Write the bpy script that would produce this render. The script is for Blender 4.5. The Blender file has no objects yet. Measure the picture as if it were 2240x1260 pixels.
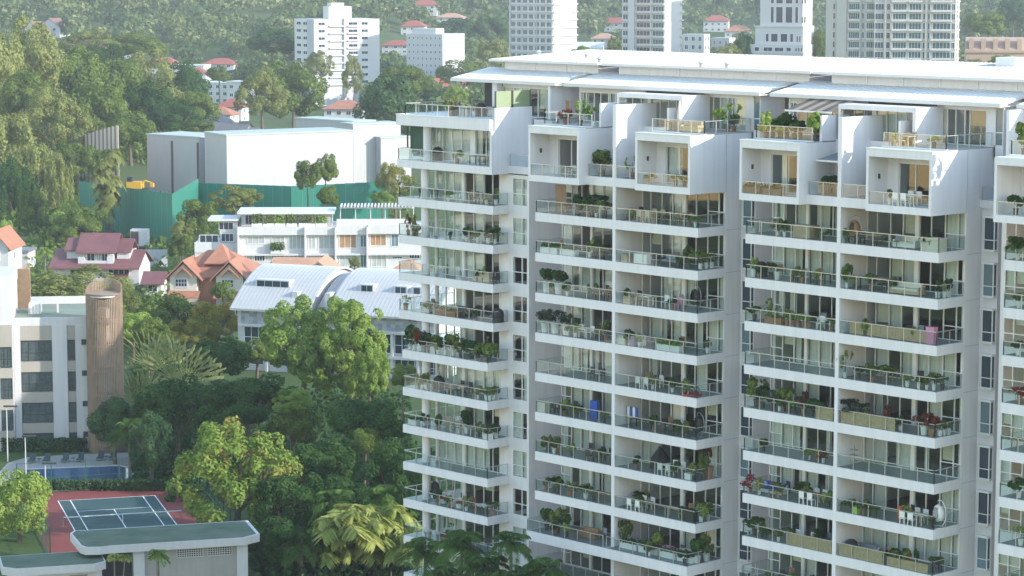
import bpy, math, random
import numpy as np
from mathutils import Vector, Matrix, Quaternion
R = math.radians
rnd = random.Random(7)

# ------------------------------------------------------------------ camera, sky, sun, exposure
scn = bpy.context.scene
col = scn.collection
FPX, PITCH, YAW = 5630.485, 0.1246422, -0.8151685
CAM = Vector((150.859, -144.746, 60.281))
FW = Vector((math.sin(YAW)*math.cos(PITCH), math.cos(YAW)*math.cos(PITCH), -math.sin(PITCH)))
RT = Vector((math.cos(YAW), -math.sin(YAW), 0.0))
UPV = RT.cross(FW)
GF = Vector((math.sin(YAW), math.cos(YAW), 0.0))      # level forward direction
cam_d = bpy.data.cameras.new('camera')
cam_d.sensor_width = 36.0; cam_d.sensor_fit = 'HORIZONTAL'
cam_d.lens = FPX/2240*36
cam_d.clip_start = 1.0; cam_d.clip_end = 20000
cam = bpy.data.objects.new('camera', cam_d); col.objects.link(cam)
cam.location = CAM; cam.rotation_euler = FW.to_track_quat('-Z', 'Y').to_euler()
scn.camera = cam

SUN = Vector((2.28, 0.95, 1.0)).normalized()          # towards the sun
SUN_EL = math.asin(SUN.z)
wd = bpy.data.worlds.new('World'); scn.world = wd; wd.use_nodes = True
nt = wd.node_tree; bg = nt.nodes['Background']
sky = nt.nodes.new('ShaderNodeTexSky'); sky.sky_type = 'NISHITA'; sky.sun_disc = False
sky.sun_elevation = SUN_EL; sky.sun_rotation = math.atan2(SUN.x, SUN.y)
sky.air_density = 1.42; sky.dust_density = 0.1; sky.ozone_density = 1.0
nt.links.new(sky.outputs[0], bg.inputs[0]); bg.inputs[1].default_value = SKY_STRENGTH = 0.15
sl = bpy.data.lights.new('sun', 'SUN'); sl.energy = 2.2; sl.angle = R(0.6); sl.color = (1.0, 0.93, 0.84)
so = bpy.data.objects.new('sun', sl); col.objects.link(so)
so.rotation_euler = SUN.to_track_quat('Z', 'Y').to_euler(); so.location = (0, 0, 300)
vs = scn.view_settings
vs.view_transform = 'Standard'; vs.look = 'None'; vs.gamma = 1.0; vs.use_curve_mapping = False
vs.exposure = 1.62
try:
    scn.cycles.max_bounces = 8; scn.cycles.transparent_max_bounces = 24; scn.cycles.volume_bounces = 0
    scn.cycles.diffuse_bounces = 3; scn.cycles.glossy_bounces = 3; scn.cycles.transmission_bounces = 4
    scn.cycles.caustics_reflective = False; scn.cycles.caustics_refractive = False
except Exception: pass

# ------------------------------------------------------------------ places: where a sight line meets a known plane
def ray(x, y): return FW + RT*((x-1120)/FPX) - UPV*((y-630)/FPX)
def at_v(x, y, v): d = ray(x, y); return CAM + d*((v-CAM.y)/d.y)
def at_z(x, y, z=0.0): d = ray(x, y); return CAM + d*((z-CAM.z)/d.z)
def at_d(x, y, D): return CAM + ray(x, y)*D          # D metres along the view axis
def px_size(p):
    return FPX/max(1.0, (Vector(p)-CAM).dot(FW))
def project(p):
    d = Vector(p)-CAM; z = d.dot(FW)
    return 1120+FPX*d.dot(RT)/z, 630-FPX*d.dot(UPV)/z, z
def sm(a, b, t):
    t = min(1.0, max(0.0, (t-a)/(b-a))); return t*t*(3-2*t)
def ground_z(x, y):
    d = Vector((x, y, 0))-CAM
    D = d.dot(GF); L = d.dot(RT)
    if D < 100: return 0.0
    a = L/D                                           # bearing, left negative
    z = 13*sm(600, 860, D)*(1-sm(-0.155, -0.10, a))*(1-sm(900, 1250, D))
    z += 75*sm(1500, 3000, D) + 120*sm(2400, 5200, D)
    z += 40*sm(1150, 1900, D)*(1-sm(-0.10, 0.02, a))
    return z

# ------------------------------------------------------------------ mesh helpers
class MB:
    def __init__(s): s.v = []; s.f = []; s.m = []
    def face(s, pts, m=0):
        n = len(s.v); s.v.extend([tuple(p) for p in pts]); s.f.append(tuple(range(n, n+len(pts)))); s.m.append(m); return s
    def box(s, x0, x1, y0, y1, z0, z1, m=0):
        n = len(s.v)
        s.v.extend([(x0,y0,z0),(x1,y0,z0),(x1,y1,z0),(x0,y1,z0),(x0,y0,z1),(x1,y0,z1),(x1,y1,z1),(x0,y1,z1)])
        for q in ((0,3,2,1),(4,5,6,7),(0,1,5,4),(1,2,6,5),(2,3,7,6),(3,0,4,7)):
            s.f.append(tuple(n+i for i in q)); s.m.append(m)
        return s
    def tube(s, p0, p1, r0, r1=None, n=6, m=0, caps=True):
        p0 = Vector(p0); p1 = Vector(p1); r1 = r0 if r1 is None else r1
        a = (p1-p0)
        if a.length < 1e-6: return s
        a.normalize(); b = a.orthogonal().normalized(); c = a.cross(b)
        k = len(s.v)
        for p, r in ((p0, r0), (p1, r1)):
            for i in range(n):
                t = 2*math.pi*i/n; s.v.append(tuple(p+b*(r*math.cos(t))+c*(r*math.sin(t))))
        for i in range(n):
            j = (i+1) % n; s.f.append((k+i, k+j, k+n+j, k+n+i)); s.m.append(m)
        if caps:
            s.f.append(tuple(k+i for i in range(n-1, -1, -1))); s.m.append(m)
            s.f.append(tuple(k+n+i for i in range(n))); s.m.append(m)
        return s
    def path(s, pts, r0, r1=None, n=6, m=0):
        r1 = r0 if r1 is None else r1; N = len(pts)-1
        for i in range(N):
            s.tube(pts[i], pts[i+1], r0+(r1-r0)*i/N, r0+(r1-r0)*(i+1)/N, n, m, True)
        return s
    def prism(s, poly, z0, z1, m=0):
        k = len(s.v); n = len(poly)
        s.v.extend([(p[0], p[1], z0) for p in poly]); s.v.extend([(p[0], p[1], z1) for p in poly])
        s.f.append(tuple(k+i for i in range(n-1, -1, -1))); s.m.append(m)
        s.f.append(tuple(k+n+i for i in range(n))); s.m.append(m)
        for i in range(n):
            j = (i+1) % n; s.f.append((k+i, k+j, k+n+j, k+n+i)); s.m.append(m)
        return s
    def extr(s, prof, x0, x1, m=0):
        """profile in (y, z), swept along x"""
        k = len(s.v); n = len(prof)
        s.v.extend([(x0, p[0], p[1]) for p in prof]); s.v.extend([(x1, p[0], p[1]) for p in prof])
        s.f.append(tuple(k+i for i in range(n))); s.m.append(m)
        s.f.append(tuple(k+n+i for i in range(n-1, -1, -1))); s.m.append(m)
        for i in range(n):
            j = (i+1) % n; s.f.append((k+j, k+i, k+n+i, k+n+j)); s.m.append(m)
        return s
    def lathe(s, prof, n=12, c=(0, 0), m=0):
        """profile list of (r, z)"""
        k = len(s.v)
        for r, z in prof:
            for i in range(n):
                t = 2*math.pi*i/n; s.v.append((c[0]+r*math.cos(t), c[1]+r*math.sin(t), z))
        for a in range(len(prof)-1):
            for i in range(n):
                j = (i+1) % n; s.f.append((k+a*n+i, k+a*n+j, k+(a+1)*n+j, k+(a+1)*n+i)); s.m.append(m)
        s.f.append(tuple(k+i for i in range(n-1, -1, -1))); s.m.append(m)
        s.f.append(tuple(k+(len(prof)-1)*n+i for i in range(n))); s.m.append(m)
        return s
    def add(s, o, off=(0, 0, 0)):
        k = len(s.v); s.v.extend([(p[0]+off[0], p[1]+off[1], p[2]+off[2]) for p in o.v])
        s.f.extend([tuple(k+i for i in q) for q in o.f]); s.m.extend(o.m); return s
    def mesh(s, name, mats, smooth=False):
        me = bpy.data.meshes.new(name); me.from_pydata(s.v, [], s.f)
        for mt in (mats if isinstance(mats, (list, tuple)) else [mats]): me.materials.append(mt)
        if any(s.m): me.polygons.foreach_set('material_index', s.m)
        if smooth: me.polygons.foreach_set('use_smooth', [True]*len(me.polygons))
        me.update(); return me

def np_mesh(name, V, F, mat_, smooth=False):
    """V (n,3) array, F (m,4) array of quads"""
    me = bpy.data.meshes.new(name)
    V = np.asarray(V, dtype=np.float32); F = np.asarray(F, dtype=np.int32)
    me.vertices.add(len(V)); me.vertices.foreach_set('co', V.ravel())
    me.loops.add(F.size); me.loops.foreach_set('vertex_index', F.ravel())
    me.polygons.add(len(F)); k = F.shape[1]
    me.polygons.foreach_set('loop_start', np.arange(0, F.size, k, dtype=np.int32))
    me.materials.append(mat_); me.update(calc_edges=True); return me

def link(name, me, parent=None, loc=None, rz=0.0, scale=None):
    o = bpy.data.objects.new(name, me); col.objects.link(o)
    if parent is not None: o.parent = parent
    if loc is not None: o.location = loc
    if rz: o.rotation_euler = (0, 0, rz)
    if scale is not None: o.scale = scale if hasattr(scale, '__len__') else (scale,)*3
    return o
def obj(name, mb, mat_, parent=None, smooth=False, loc=None, rz=0.0):
    return link(name, mb.mesh(name, mat_, smooth), parent, loc, rz)
def tag(o, label, cat, group=None):
    o['label'] = label; o['category'] = cat
    if group: o['group'] = group
    return o
def thing(name, label, cat, loc=(0, 0, 0), rz=0.0, group=None):
    o = bpy.data.objects.new(name, None); col.objects.link(o); o.empty_display_size = 0.5
    o.location = loc; o.rotation_euler = (0, 0, rz); return tag(o, label, cat, group)
def structure(name, me, **k):
    o = link(name, me, **k); o['kind'] = 'structure'; return o

# ------------------------------------------------------------------ materials
MATS = {}
def mat(name, c, rough=0.6, var=0.0, scale=1.0, c2=None, bump=0.0, bscale=20.0, metal=0.0, spec=0.5, streak=0.0, wave=None):
    """plain surface: base colour, soft variation, vertical weather streaks, fine relief"""
    if name in MATS: return MATS[name]
    m = bpy.data.materials.new(name); m.use_nodes = True; MATS[name] = m
    N = m.node_tree; b = N.nodes['Principled BSDF']
    b.inputs['Base Color'].default_value = (*c, 1); b.inputs['Roughness'].default_value = rough
    b.inputs['Metallic'].default_value = metal; b.inputs['Specular IOR Level'].default_value = spec
    tc = N.nodes.new('ShaderNodeTexCoord'); out = None
    if var or c2:
        no = N.nodes.new('ShaderNodeTexNoise'); no.inputs['Scale'].default_value = scale; no.inputs['Detail'].default_value = 6
        N.links.new(tc.outputs['Object'], no.inputs['Vector'])
        rp = N.nodes.new('ShaderNodeValToRGB'); rp.color_ramp.elements[0].position = 0.3; rp.color_ramp.elements[1].position = 0.7
        d = c2 if c2 else tuple(x*(1-var) for x in c)
        rp.color_ramp.elements[0].color = (*d, 1); rp.color_ramp.elements[1].color = (*c, 1)
        N.links.new(no.outputs[0], rp.inputs[0]); out = rp.outputs[0]
    if streak:
        mp = N.nodes.new('ShaderNodeMapping'); mp.inputs['Scale'].default_value = (1.6, 1.6, 0.10)
        N.links.new(tc.outputs['Object'], mp.inputs[0])
        n2 = N.nodes.new('ShaderNodeTexNoise'); n2.inputs['Scale'].default_value = 1.5; n2.inputs['Detail'].default_value = 5
        N.links.new(mp.outputs[0], n2.inputs['Vector'])
        r2 = N.nodes.new('ShaderNodeValToRGB'); r2.color_ramp.elements[0].position = 0.35; r2.color_ramp.elements[1].position = 0.62
        k = 1-streak; r2.color_ramp.elements[0].color = (k*0.98, k, k, 1); r2.color_ramp.elements[1].color = (1, 1, 1, 1)
        N.links.new(n2.outputs[0], r2.inputs[0])
        mx = N.nodes.new('ShaderNodeMix'); mx.data_type = 'RGBA'; mx.blend_type = 'MULTIPLY'; mx.inputs[0].default_value = 1
        if out: N.links.new(out, mx.inputs[6])
        else: mx.inputs[6].default_value = (*c, 1)
        N.links.new(r2.outputs[0], mx.inputs[7]); out = mx.outputs[2]
    if out: N.links.new(out, b.inputs['Base Color'])
    if bump:
        n3 = N.nodes.new('ShaderNodeTexNoise'); n3.inputs['Scale'].default_value = bscale; n3.inputs['Detail'].default_value = 4
        N.links.new(tc.outputs['Object'], n3.inputs['Vector'])
        bp = N.nodes.new('ShaderNodeBump'); bp.inputs['Strength'].default_value = bump; bp.inputs['Distance'].default_value = 0.03
        N.links.new(n3.outputs[0], bp.inputs['Height']); N.links.new(bp.outputs[0], b.inputs['Normal'])
    return m
def mat_wave(name, c, c2, axis, scale, rough=0.5, bump=0.6, dist=0.05):
    """ribbed surface such as roof tiles or profiled sheet"""
    m = mat(name, c, rough, 0.18, 0.6, c2=c2); N = m.node_tree
    if name+'_w' in MATS: return m
    MATS[name+'_w'] = m
    tc = N.nodes.new('ShaderNodeTexCoord')
    w = N.nodes.new('ShaderNodeTexWave'); w.wave_type = 'BANDS'; w.bands_direction = axis; w.inputs['Scale'].default_value = scale
    N.links.new(tc.outputs['Object'], w.inputs['Vector'])
    bp = N.nodes.new('ShaderNodeBump'); bp.inputs['Strength'].default_value = bump; bp.inputs['Distance'].default_value = dist
    N.links.new(w.outputs['Fac'], bp.inputs['Height']); N.links.new(bp.outputs[0], N.nodes['Principled BSDF'].inputs['Normal'])
    return m
def mat_glass(name, tint, gloss=1.0, rough=0.02, ior=1.5):
    if name in MATS: return MATS[name]
    m = bpy.data.materials.new(name); m.use_nodes = True; MATS[name] = m
    N = m.node_tree; N.nodes.remove(N.nodes['Principled BSDF'])
    t = N.nodes.new('ShaderNodeBsdfTransparent'); t.inputs[0].default_value = (*tint, 1)
    g = N.nodes.new('ShaderNodeBsdfGlossy'); g.inputs['Roughness'].default_value = rough; g.inputs[0].default_value = (1, 1, 1, 1)
    ge = N.nodes.new('ShaderNodeNewGeometry'); dt = N.nodes.new('ShaderNodeVectorMath'); dt.operation = 'DOT_PRODUCT'
    N.links.new(ge.outputs['Incoming'], dt.inputs[0]); N.links.new(ge.outputs['Normal'], dt.inputs[1])
    ab = N.nodes.new('ShaderNodeMath'); ab.operation = 'ABSOLUTE'; N.links.new(dt.outputs['Value'], ab.inputs[0])
    iv = N.nodes.new('ShaderNodeMath'); iv.operation = 'SUBTRACT'; iv.inputs[0].default_value = 1.0; N.links.new(ab.outputs[0], iv.inputs[1])
    pw = N.nodes.new('ShaderNodeMath'); pw.operation = 'POWER'; pw.inputs[1].default_value = 5.0; N.links.new(iv.outputs[0], pw.inputs[0])
    fr = N.nodes.new('ShaderNodeMath'); fr.operation = 'MULTIPLY_ADD'; fr.inputs[1].default_value = 0.95; fr.inputs[2].default_value = 0.045
    N.links.new(pw.outputs[0], fr.inputs[0])
    mu = N.nodes.new('ShaderNodeMath'); mu.operation = 'MULTIPLY'; mu.inputs[1].default_value = gloss; mu.use_clamp = True
    mx = N.nodes.new('ShaderNodeMixShader')
    N.links.new(fr.outputs[0], mu.inputs[0]); N.links.new(mu.outputs[0], mx.inputs[0])
    N.links.new(t.outputs[0], mx.inputs[1]); N.links.new(g.outputs[0], mx.inputs[2])
    N.links.new(mx.outputs[0], N.nodes['Material Output'].inputs[0])
    return m
def mat_leaf(name, a, b, c=None, scale=0.5, trans=0.33, cpos=0.72):
    """foliage: hue wanders from clump to clump and from plant to plant, light passes through the leaves"""
    if name in MATS: return MATS[name]
    m = bpy.data.materials.new(name); m.use_nodes = True; MATS[name] = m
    N = m.node_tree; N.nodes.remove(N.nodes['Principled BSDF'])
    geo = N.nodes.new('ShaderNodeNewGeometry'); oi = N.nodes.new('ShaderNodeObjectInfo')
    no = N.nodes.new('ShaderNodeTexNoise'); no.inputs['Scale'].default_value = scale; no.inputs['Detail'].default_value = 3
    N.links.new(geo.outputs['Position'], no.inputs['Vector'])
    ad = N.nodes.new('ShaderNodeMath'); ad.operation = 'MULTIPLY_ADD'; ad.inputs[1].default_value = 0.30
    N.links.new(geo.outputs['Random Per Island'], ad.inputs[0]); N.links.new(no.outputs[0], ad.inputs[2])
    a2 = N.nodes.new('ShaderNodeMath'); a2.operation = 'MULTIPLY_ADD'; a2.inputs[1].default_value = 0.22
    N.links.new(oi.outputs['Random'], a2.inputs[0]); N.links.new(ad.outputs[0], a2.inputs[2])
    rp = N.nodes.new('ShaderNodeValToRGB'); e = rp.color_ramp.elements
    e[0].position = 0.48; e[0].color = (*a, 1); e[1].position = 0.92; e[1].color = (*b, 1)
    if c: x = e.new(min(0.999, 0.5+cpos*0.5+0.1)); x.color = (*c, 1)
    N.links.new(a2.outputs[0], rp.inputs[0])
    d = N.nodes.new('ShaderNodeBsdfDiffuse'); t = N.nodes.new('ShaderNodeBsdfTranslucent')
    mx = N.nodes.new('ShaderNodeMixShader'); mx.inputs[0].default_value = trans
    N.links.new(rp.outputs[0], d.inputs[0]); N.links.new(rp.outputs[0], t.inputs[0])
    N.links.new(d.outputs[0], mx.inputs[1]); N.links.new(t.outputs[0], mx.inputs[2])
    N.links.new(mx.outputs[0], N.nodes['Material Output'].inputs[0])
    return m

WHITE = mat('white_render', (0.80, 0.765, 0.785), 0.7, 0.04, 0.35, streak=0.06)
WHITE2 = mat('white_paint', (0.80, 0.80, 0.80), 0.5, 0.04, 0.6)
FRAME = mat('white_aluminium', (0.78, 0.78, 0.78), 0.35)
ALU = mat('brushed_aluminium', (0.55, 0.54, 0.53), 0.35, metal=0.5)
CEIL = mat('soffit_white', (0.76, 0.75, 0.73), 0.8)
FLOORT = mat('balcony_tile', (0.20, 0.225, 0.235), 0.35, 0.15, 2.0)
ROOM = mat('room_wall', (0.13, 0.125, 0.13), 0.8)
ROOF_L = mat('white_eaves_roof', (0.78, 0.77, 0.77), 0.45, 0.05, 0.4, streak=0.05)
ROOF_W = mat('white_metal_roof', (0.50, 0.49, 0.495), 0.45, 0.06, 0.4, streak=0.06)
PANE = mat_glass('window_glass', (0.92, 0.955, 0.945), 1.15, 0.015)
RAILG = mat_glass('balustrade_glass', (0.92, 0.96, 0.955), 0.75, 0.02)
DGLASS = mat('dark_window_glass', (0.035, 0.055, 0.085), 0.08, 0.3, 0.15, spec=0.8)
CURT = mat('curtain_cloth', (0.76, 0.745, 0.71), 0.9, 0.1, 1.0)
BLIND = mat('blind_cloth', (0.66, 0.62, 0.52), 0.9)

# ------------------------------------------------------------------ the ground
def build_ground():
    # a sheet laid out in distance and bearing rings so that it is fine near and coarse far; it reaches the horizon
    Ds = [-900, -300, 0, 60]+list(np.geomspace(100, 9000, 90)); As = np.linspace(-0.9, 0.9, 61)
    V = []; F = []
    for D in Ds:
        for a in As:
            w = max(D, 500.0)
            p = CAM+GF*D+RT*(a*w); V.append((p.x, p.y, ground_z(p.x, p.y)))
    n = len(As)
    for i in range(len(Ds)-1):
        for j in range(n-1):
            F.append((i*n+j, i*n+j+1, (i+1)*n+j+1, (i+1)*n+j))
    m = mat('ground_soil_grass', (0.060, 0.105, 0.035), 0.95, 0.0, 0.03, c2=(0.095, 0.115, 0.055), spec=0.05)
    return structure('ground', np_mesh('ground', V, F, m))
build_ground()

# ------------------------------------------------------------------ the white condominium
H = 3.3
def zb(k): return 42.9-H*k          # underside of slab k
SL = 0.72                           # slab and fascia height
condo = thing('condominium_building', 'white high-rise condominium with stacked glass balconies and stepped metal roof', 'building', (0, 0, 0))
def cpart(name, mb, m, parent=condo, **k): return obj(name, mb, m, parent, **k)

class Pool:
    """many alike pieces: the 300 that show largest become parts of their own, the rest one joined part"""
    def __init__(s, name, rest, m): s.name = name; s.rest = rest; s.m = m; s.items = []; s.cache = {}
    def add(s, size, loc, parent): s.items.append((size, Vector(loc), parent))
    def build(s, owner, most=300):
        def shown(it):
            x, y, z = project(it[1]+Vector(it[0])*0.5); inside = -30 < x < 2270 and -30 < y < 1290
            return (1 if inside else 0, FPX/z*max(it[0]))
        s.items.sort(key=shown, reverse=True)
        for size, loc, par in s.items[:most]:
            k = tuple(round(a, 2) for a in size)
            if k not in s.cache: s.cache[k] = MB().box(0, size[0], 0, size[1], 0, size[2]).mesh(s.name, s.m)
            link(s.name, s.cache[k], par, loc)
        mb = MB()
        for size, loc, par in s.items[most:]: mb.box(loc.x, loc.x+size[0], loc.y, loc.y+size[1], loc.z, loc.z+size[2])
        if mb.v:
            o = obj(s.rest, mb, s.m, owner); o['kind'] = 'stuff'
rail_pool = Pool('glass_panel', 'glass_panels', RAILG)
pane_pool = Pool('pane', 'panes', PANE)

def railing(parent, pts, z, h=0.98, step=1.45, kick=0.04):
    """glass balustrade along a polyline in plan; posts and handrail in one frame, every glass panel a piece"""
    fr = MB()
    for (a, b) in zip(pts[:-1], pts[1:]):
        L = math.hypot(b[0]-a[0], b[1]-a[1]); n = max(1, round(L/step)); ux, uy = (b[0]-a[0])/L, (b[1]-a[1])/L
        alongx = abs(ux) > 0.5
        for i in range(n):
            t0, t1 = L*i/n+0.05, L*(i+1)/n-0.05
            if alongx:
                x0, x1 = sorted((a[0]+ux*t0, a[0]+ux*t1)); rail_pool.add((x1-x0, 0.014, h-0.10), (x0, a[1]-0.007, z+kick), parent)
            else:
                y0, y1 = sorted((a[1]+uy*t0, a[1]+uy*t1)); rail_pool.add((0.014, y1-y0, h-0.10), (a[0]-0.007, y0, z+kick), parent)
        for i in range(n+1):
            x, y = a[0]+ux*L*i/n, a[1]+uy*L*i/n
            fr.box(x-0.025, x+0.025, y-0.025, y+0.025, z, z+h-0.03)
        x0, x1 = min(a[0], b[0])-0.03, max(a[0], b[0])+0.03; y0, y1 = min(a[1], b[1])-0.03, max(a[1], b[1])+0.03
        fr.box(x0, x1, y0, y1, z+h-0.03, z+h+0.02)
    return obj('railing_frame', fr, ALU, parent)

curt_cache = {}
def curtain_mesh(w, h):
    k = (round(w, 1), round(h, 1))
    if k in curt_cache: return curt_cache[k]
    n = max(8, int(w/0.07)); V = []; F = []
    for i in range(n+1):
        x = k[0]*i/n; y = 0.05*math.sin(i*1.9)+0.02*math.sin(i*0.7)
        V += [(x, y, 0.02), (x, y*0.8, k[1])]
    for i in range(n): F.append((2*i, 2*i+2, 2*i+3, 2*i+1))
    curt_cache[k] = np_mesh('curtain', V, F, CURT); return curt_cache[k]
blind_cache = {}

def window_wall(u_list, v, z0, z1, seed, transom=(), style=None, cols=()):
    """front-facing glazing between the given mullions; some panes curtained, some clear, some with blinds"""
    rr = random.Random(seed); fr = MB(); t = 0.035
    for u in u_list: fr.box(u-t, u+t, v-0.05, v+0.06, z0, z1)
    fr.box(u_list[0], u_list[-1], v-0.045, v+0.055, z0, z0+0.06); fr.box(u_list[0], u_list[-1], v-0.045, v+0.055, z1-0.07, z1)
    for (a, b) in transom: fr.box(a, b, v-0.048, v+0.058, z0+0.98, z0+1.04)
    for (a, b) in cols: fr.box(a, b, v-0.12, v+0.14, z0, z1)
    p = cpart('window_frame', fr, FRAME)
    style = style or rr.choice(['shut', 'shut', 'mixed', 'mixed', 'open', 'blind'])
    for a, b in zip(u_list[:-1], u_list[1:]):
        if b-a < 0.3 or any(abs(a-c[0]) < 0.05 and abs(b-c[1]) < 0.05 for c in cols): continue
        q = rr.random()
        opened = style in ('open', 'mixed') and q < 0.22
        if not opened: pane_pool.add((b-a-2*t, 0.012, z1-z0-0.13), (a+t, v, z0+0.06), p)
        pc = {'shut': 0.88, 'mixed': 0.42, 'open': 0.15, 'blind': 0.30}[style]
        if rr.random() < pc and not opened:
            w = (b-a) if rr.random() < 0.75 else (b-a)*rr.uniform(0.35, 0.6)
            link('curtain', curtain_mesh(w, z1-z0-0.1), p, (a if rr.random() < 0.5 else b-w, v+0.22, z0+0.03))
        elif style == 'blind' or rr.random() < 0.12:
            hb = (z1-z0)*rr.uniform(0.25, 0.8); k = (round(b-a, 1), round(hb, 1))
            if k not in blind_cache:
                blind_cache[k] = MB().box(0.04, k[0]-0.04, 0, 0.01, -k[1], 0).box(0.03, k[0]-0.03, -0.02, 0.03, -k[1]-0.04, -k[1]).mesh('roller_blind', BLIND)
            link('roller_blind', blind_cache[k], p, (a, v+0.15, z1-0.08))
    return p

balconies = {}      # (stack, k) -> floor height
def slab(stack, k, u0, u1, v0, v1, rails, z=None, th=SL, deep=9.0):
    """one balcony: fascia and floor, rooms' floor behind, glass balustrade"""
    zz = zb(k) if z is None else z
    mb = MB().box(u0, u1, v0, v1+0.05, zz, zz+th).box(u0+0.28, u1-0.28, v1+0.05, deep, zz+0.3, zz+th-0.02)
    o = cpart('balcony_slab', mb, WHITE)
    obj('room_floor', MB().box(u0+0.3, u1-0.3, v1+0.3, deep-0.5, zz+th-0.018, zz+th), mat('room_floor', (0.14, 0.10, 0.075), 0.4), o)
    ft = MB().box(u0+0.12, u1-0.12, v0+0.14, v1-0.02, zz+th, zz+th+0.012); obj('floor_tiling', ft, FLOORT, o)
    railing(o, rails, zz+th+0.004)
    balconies[(stack, k)] = (zz+th+0.012, u0, u1, v0, v1)
    return o

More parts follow.
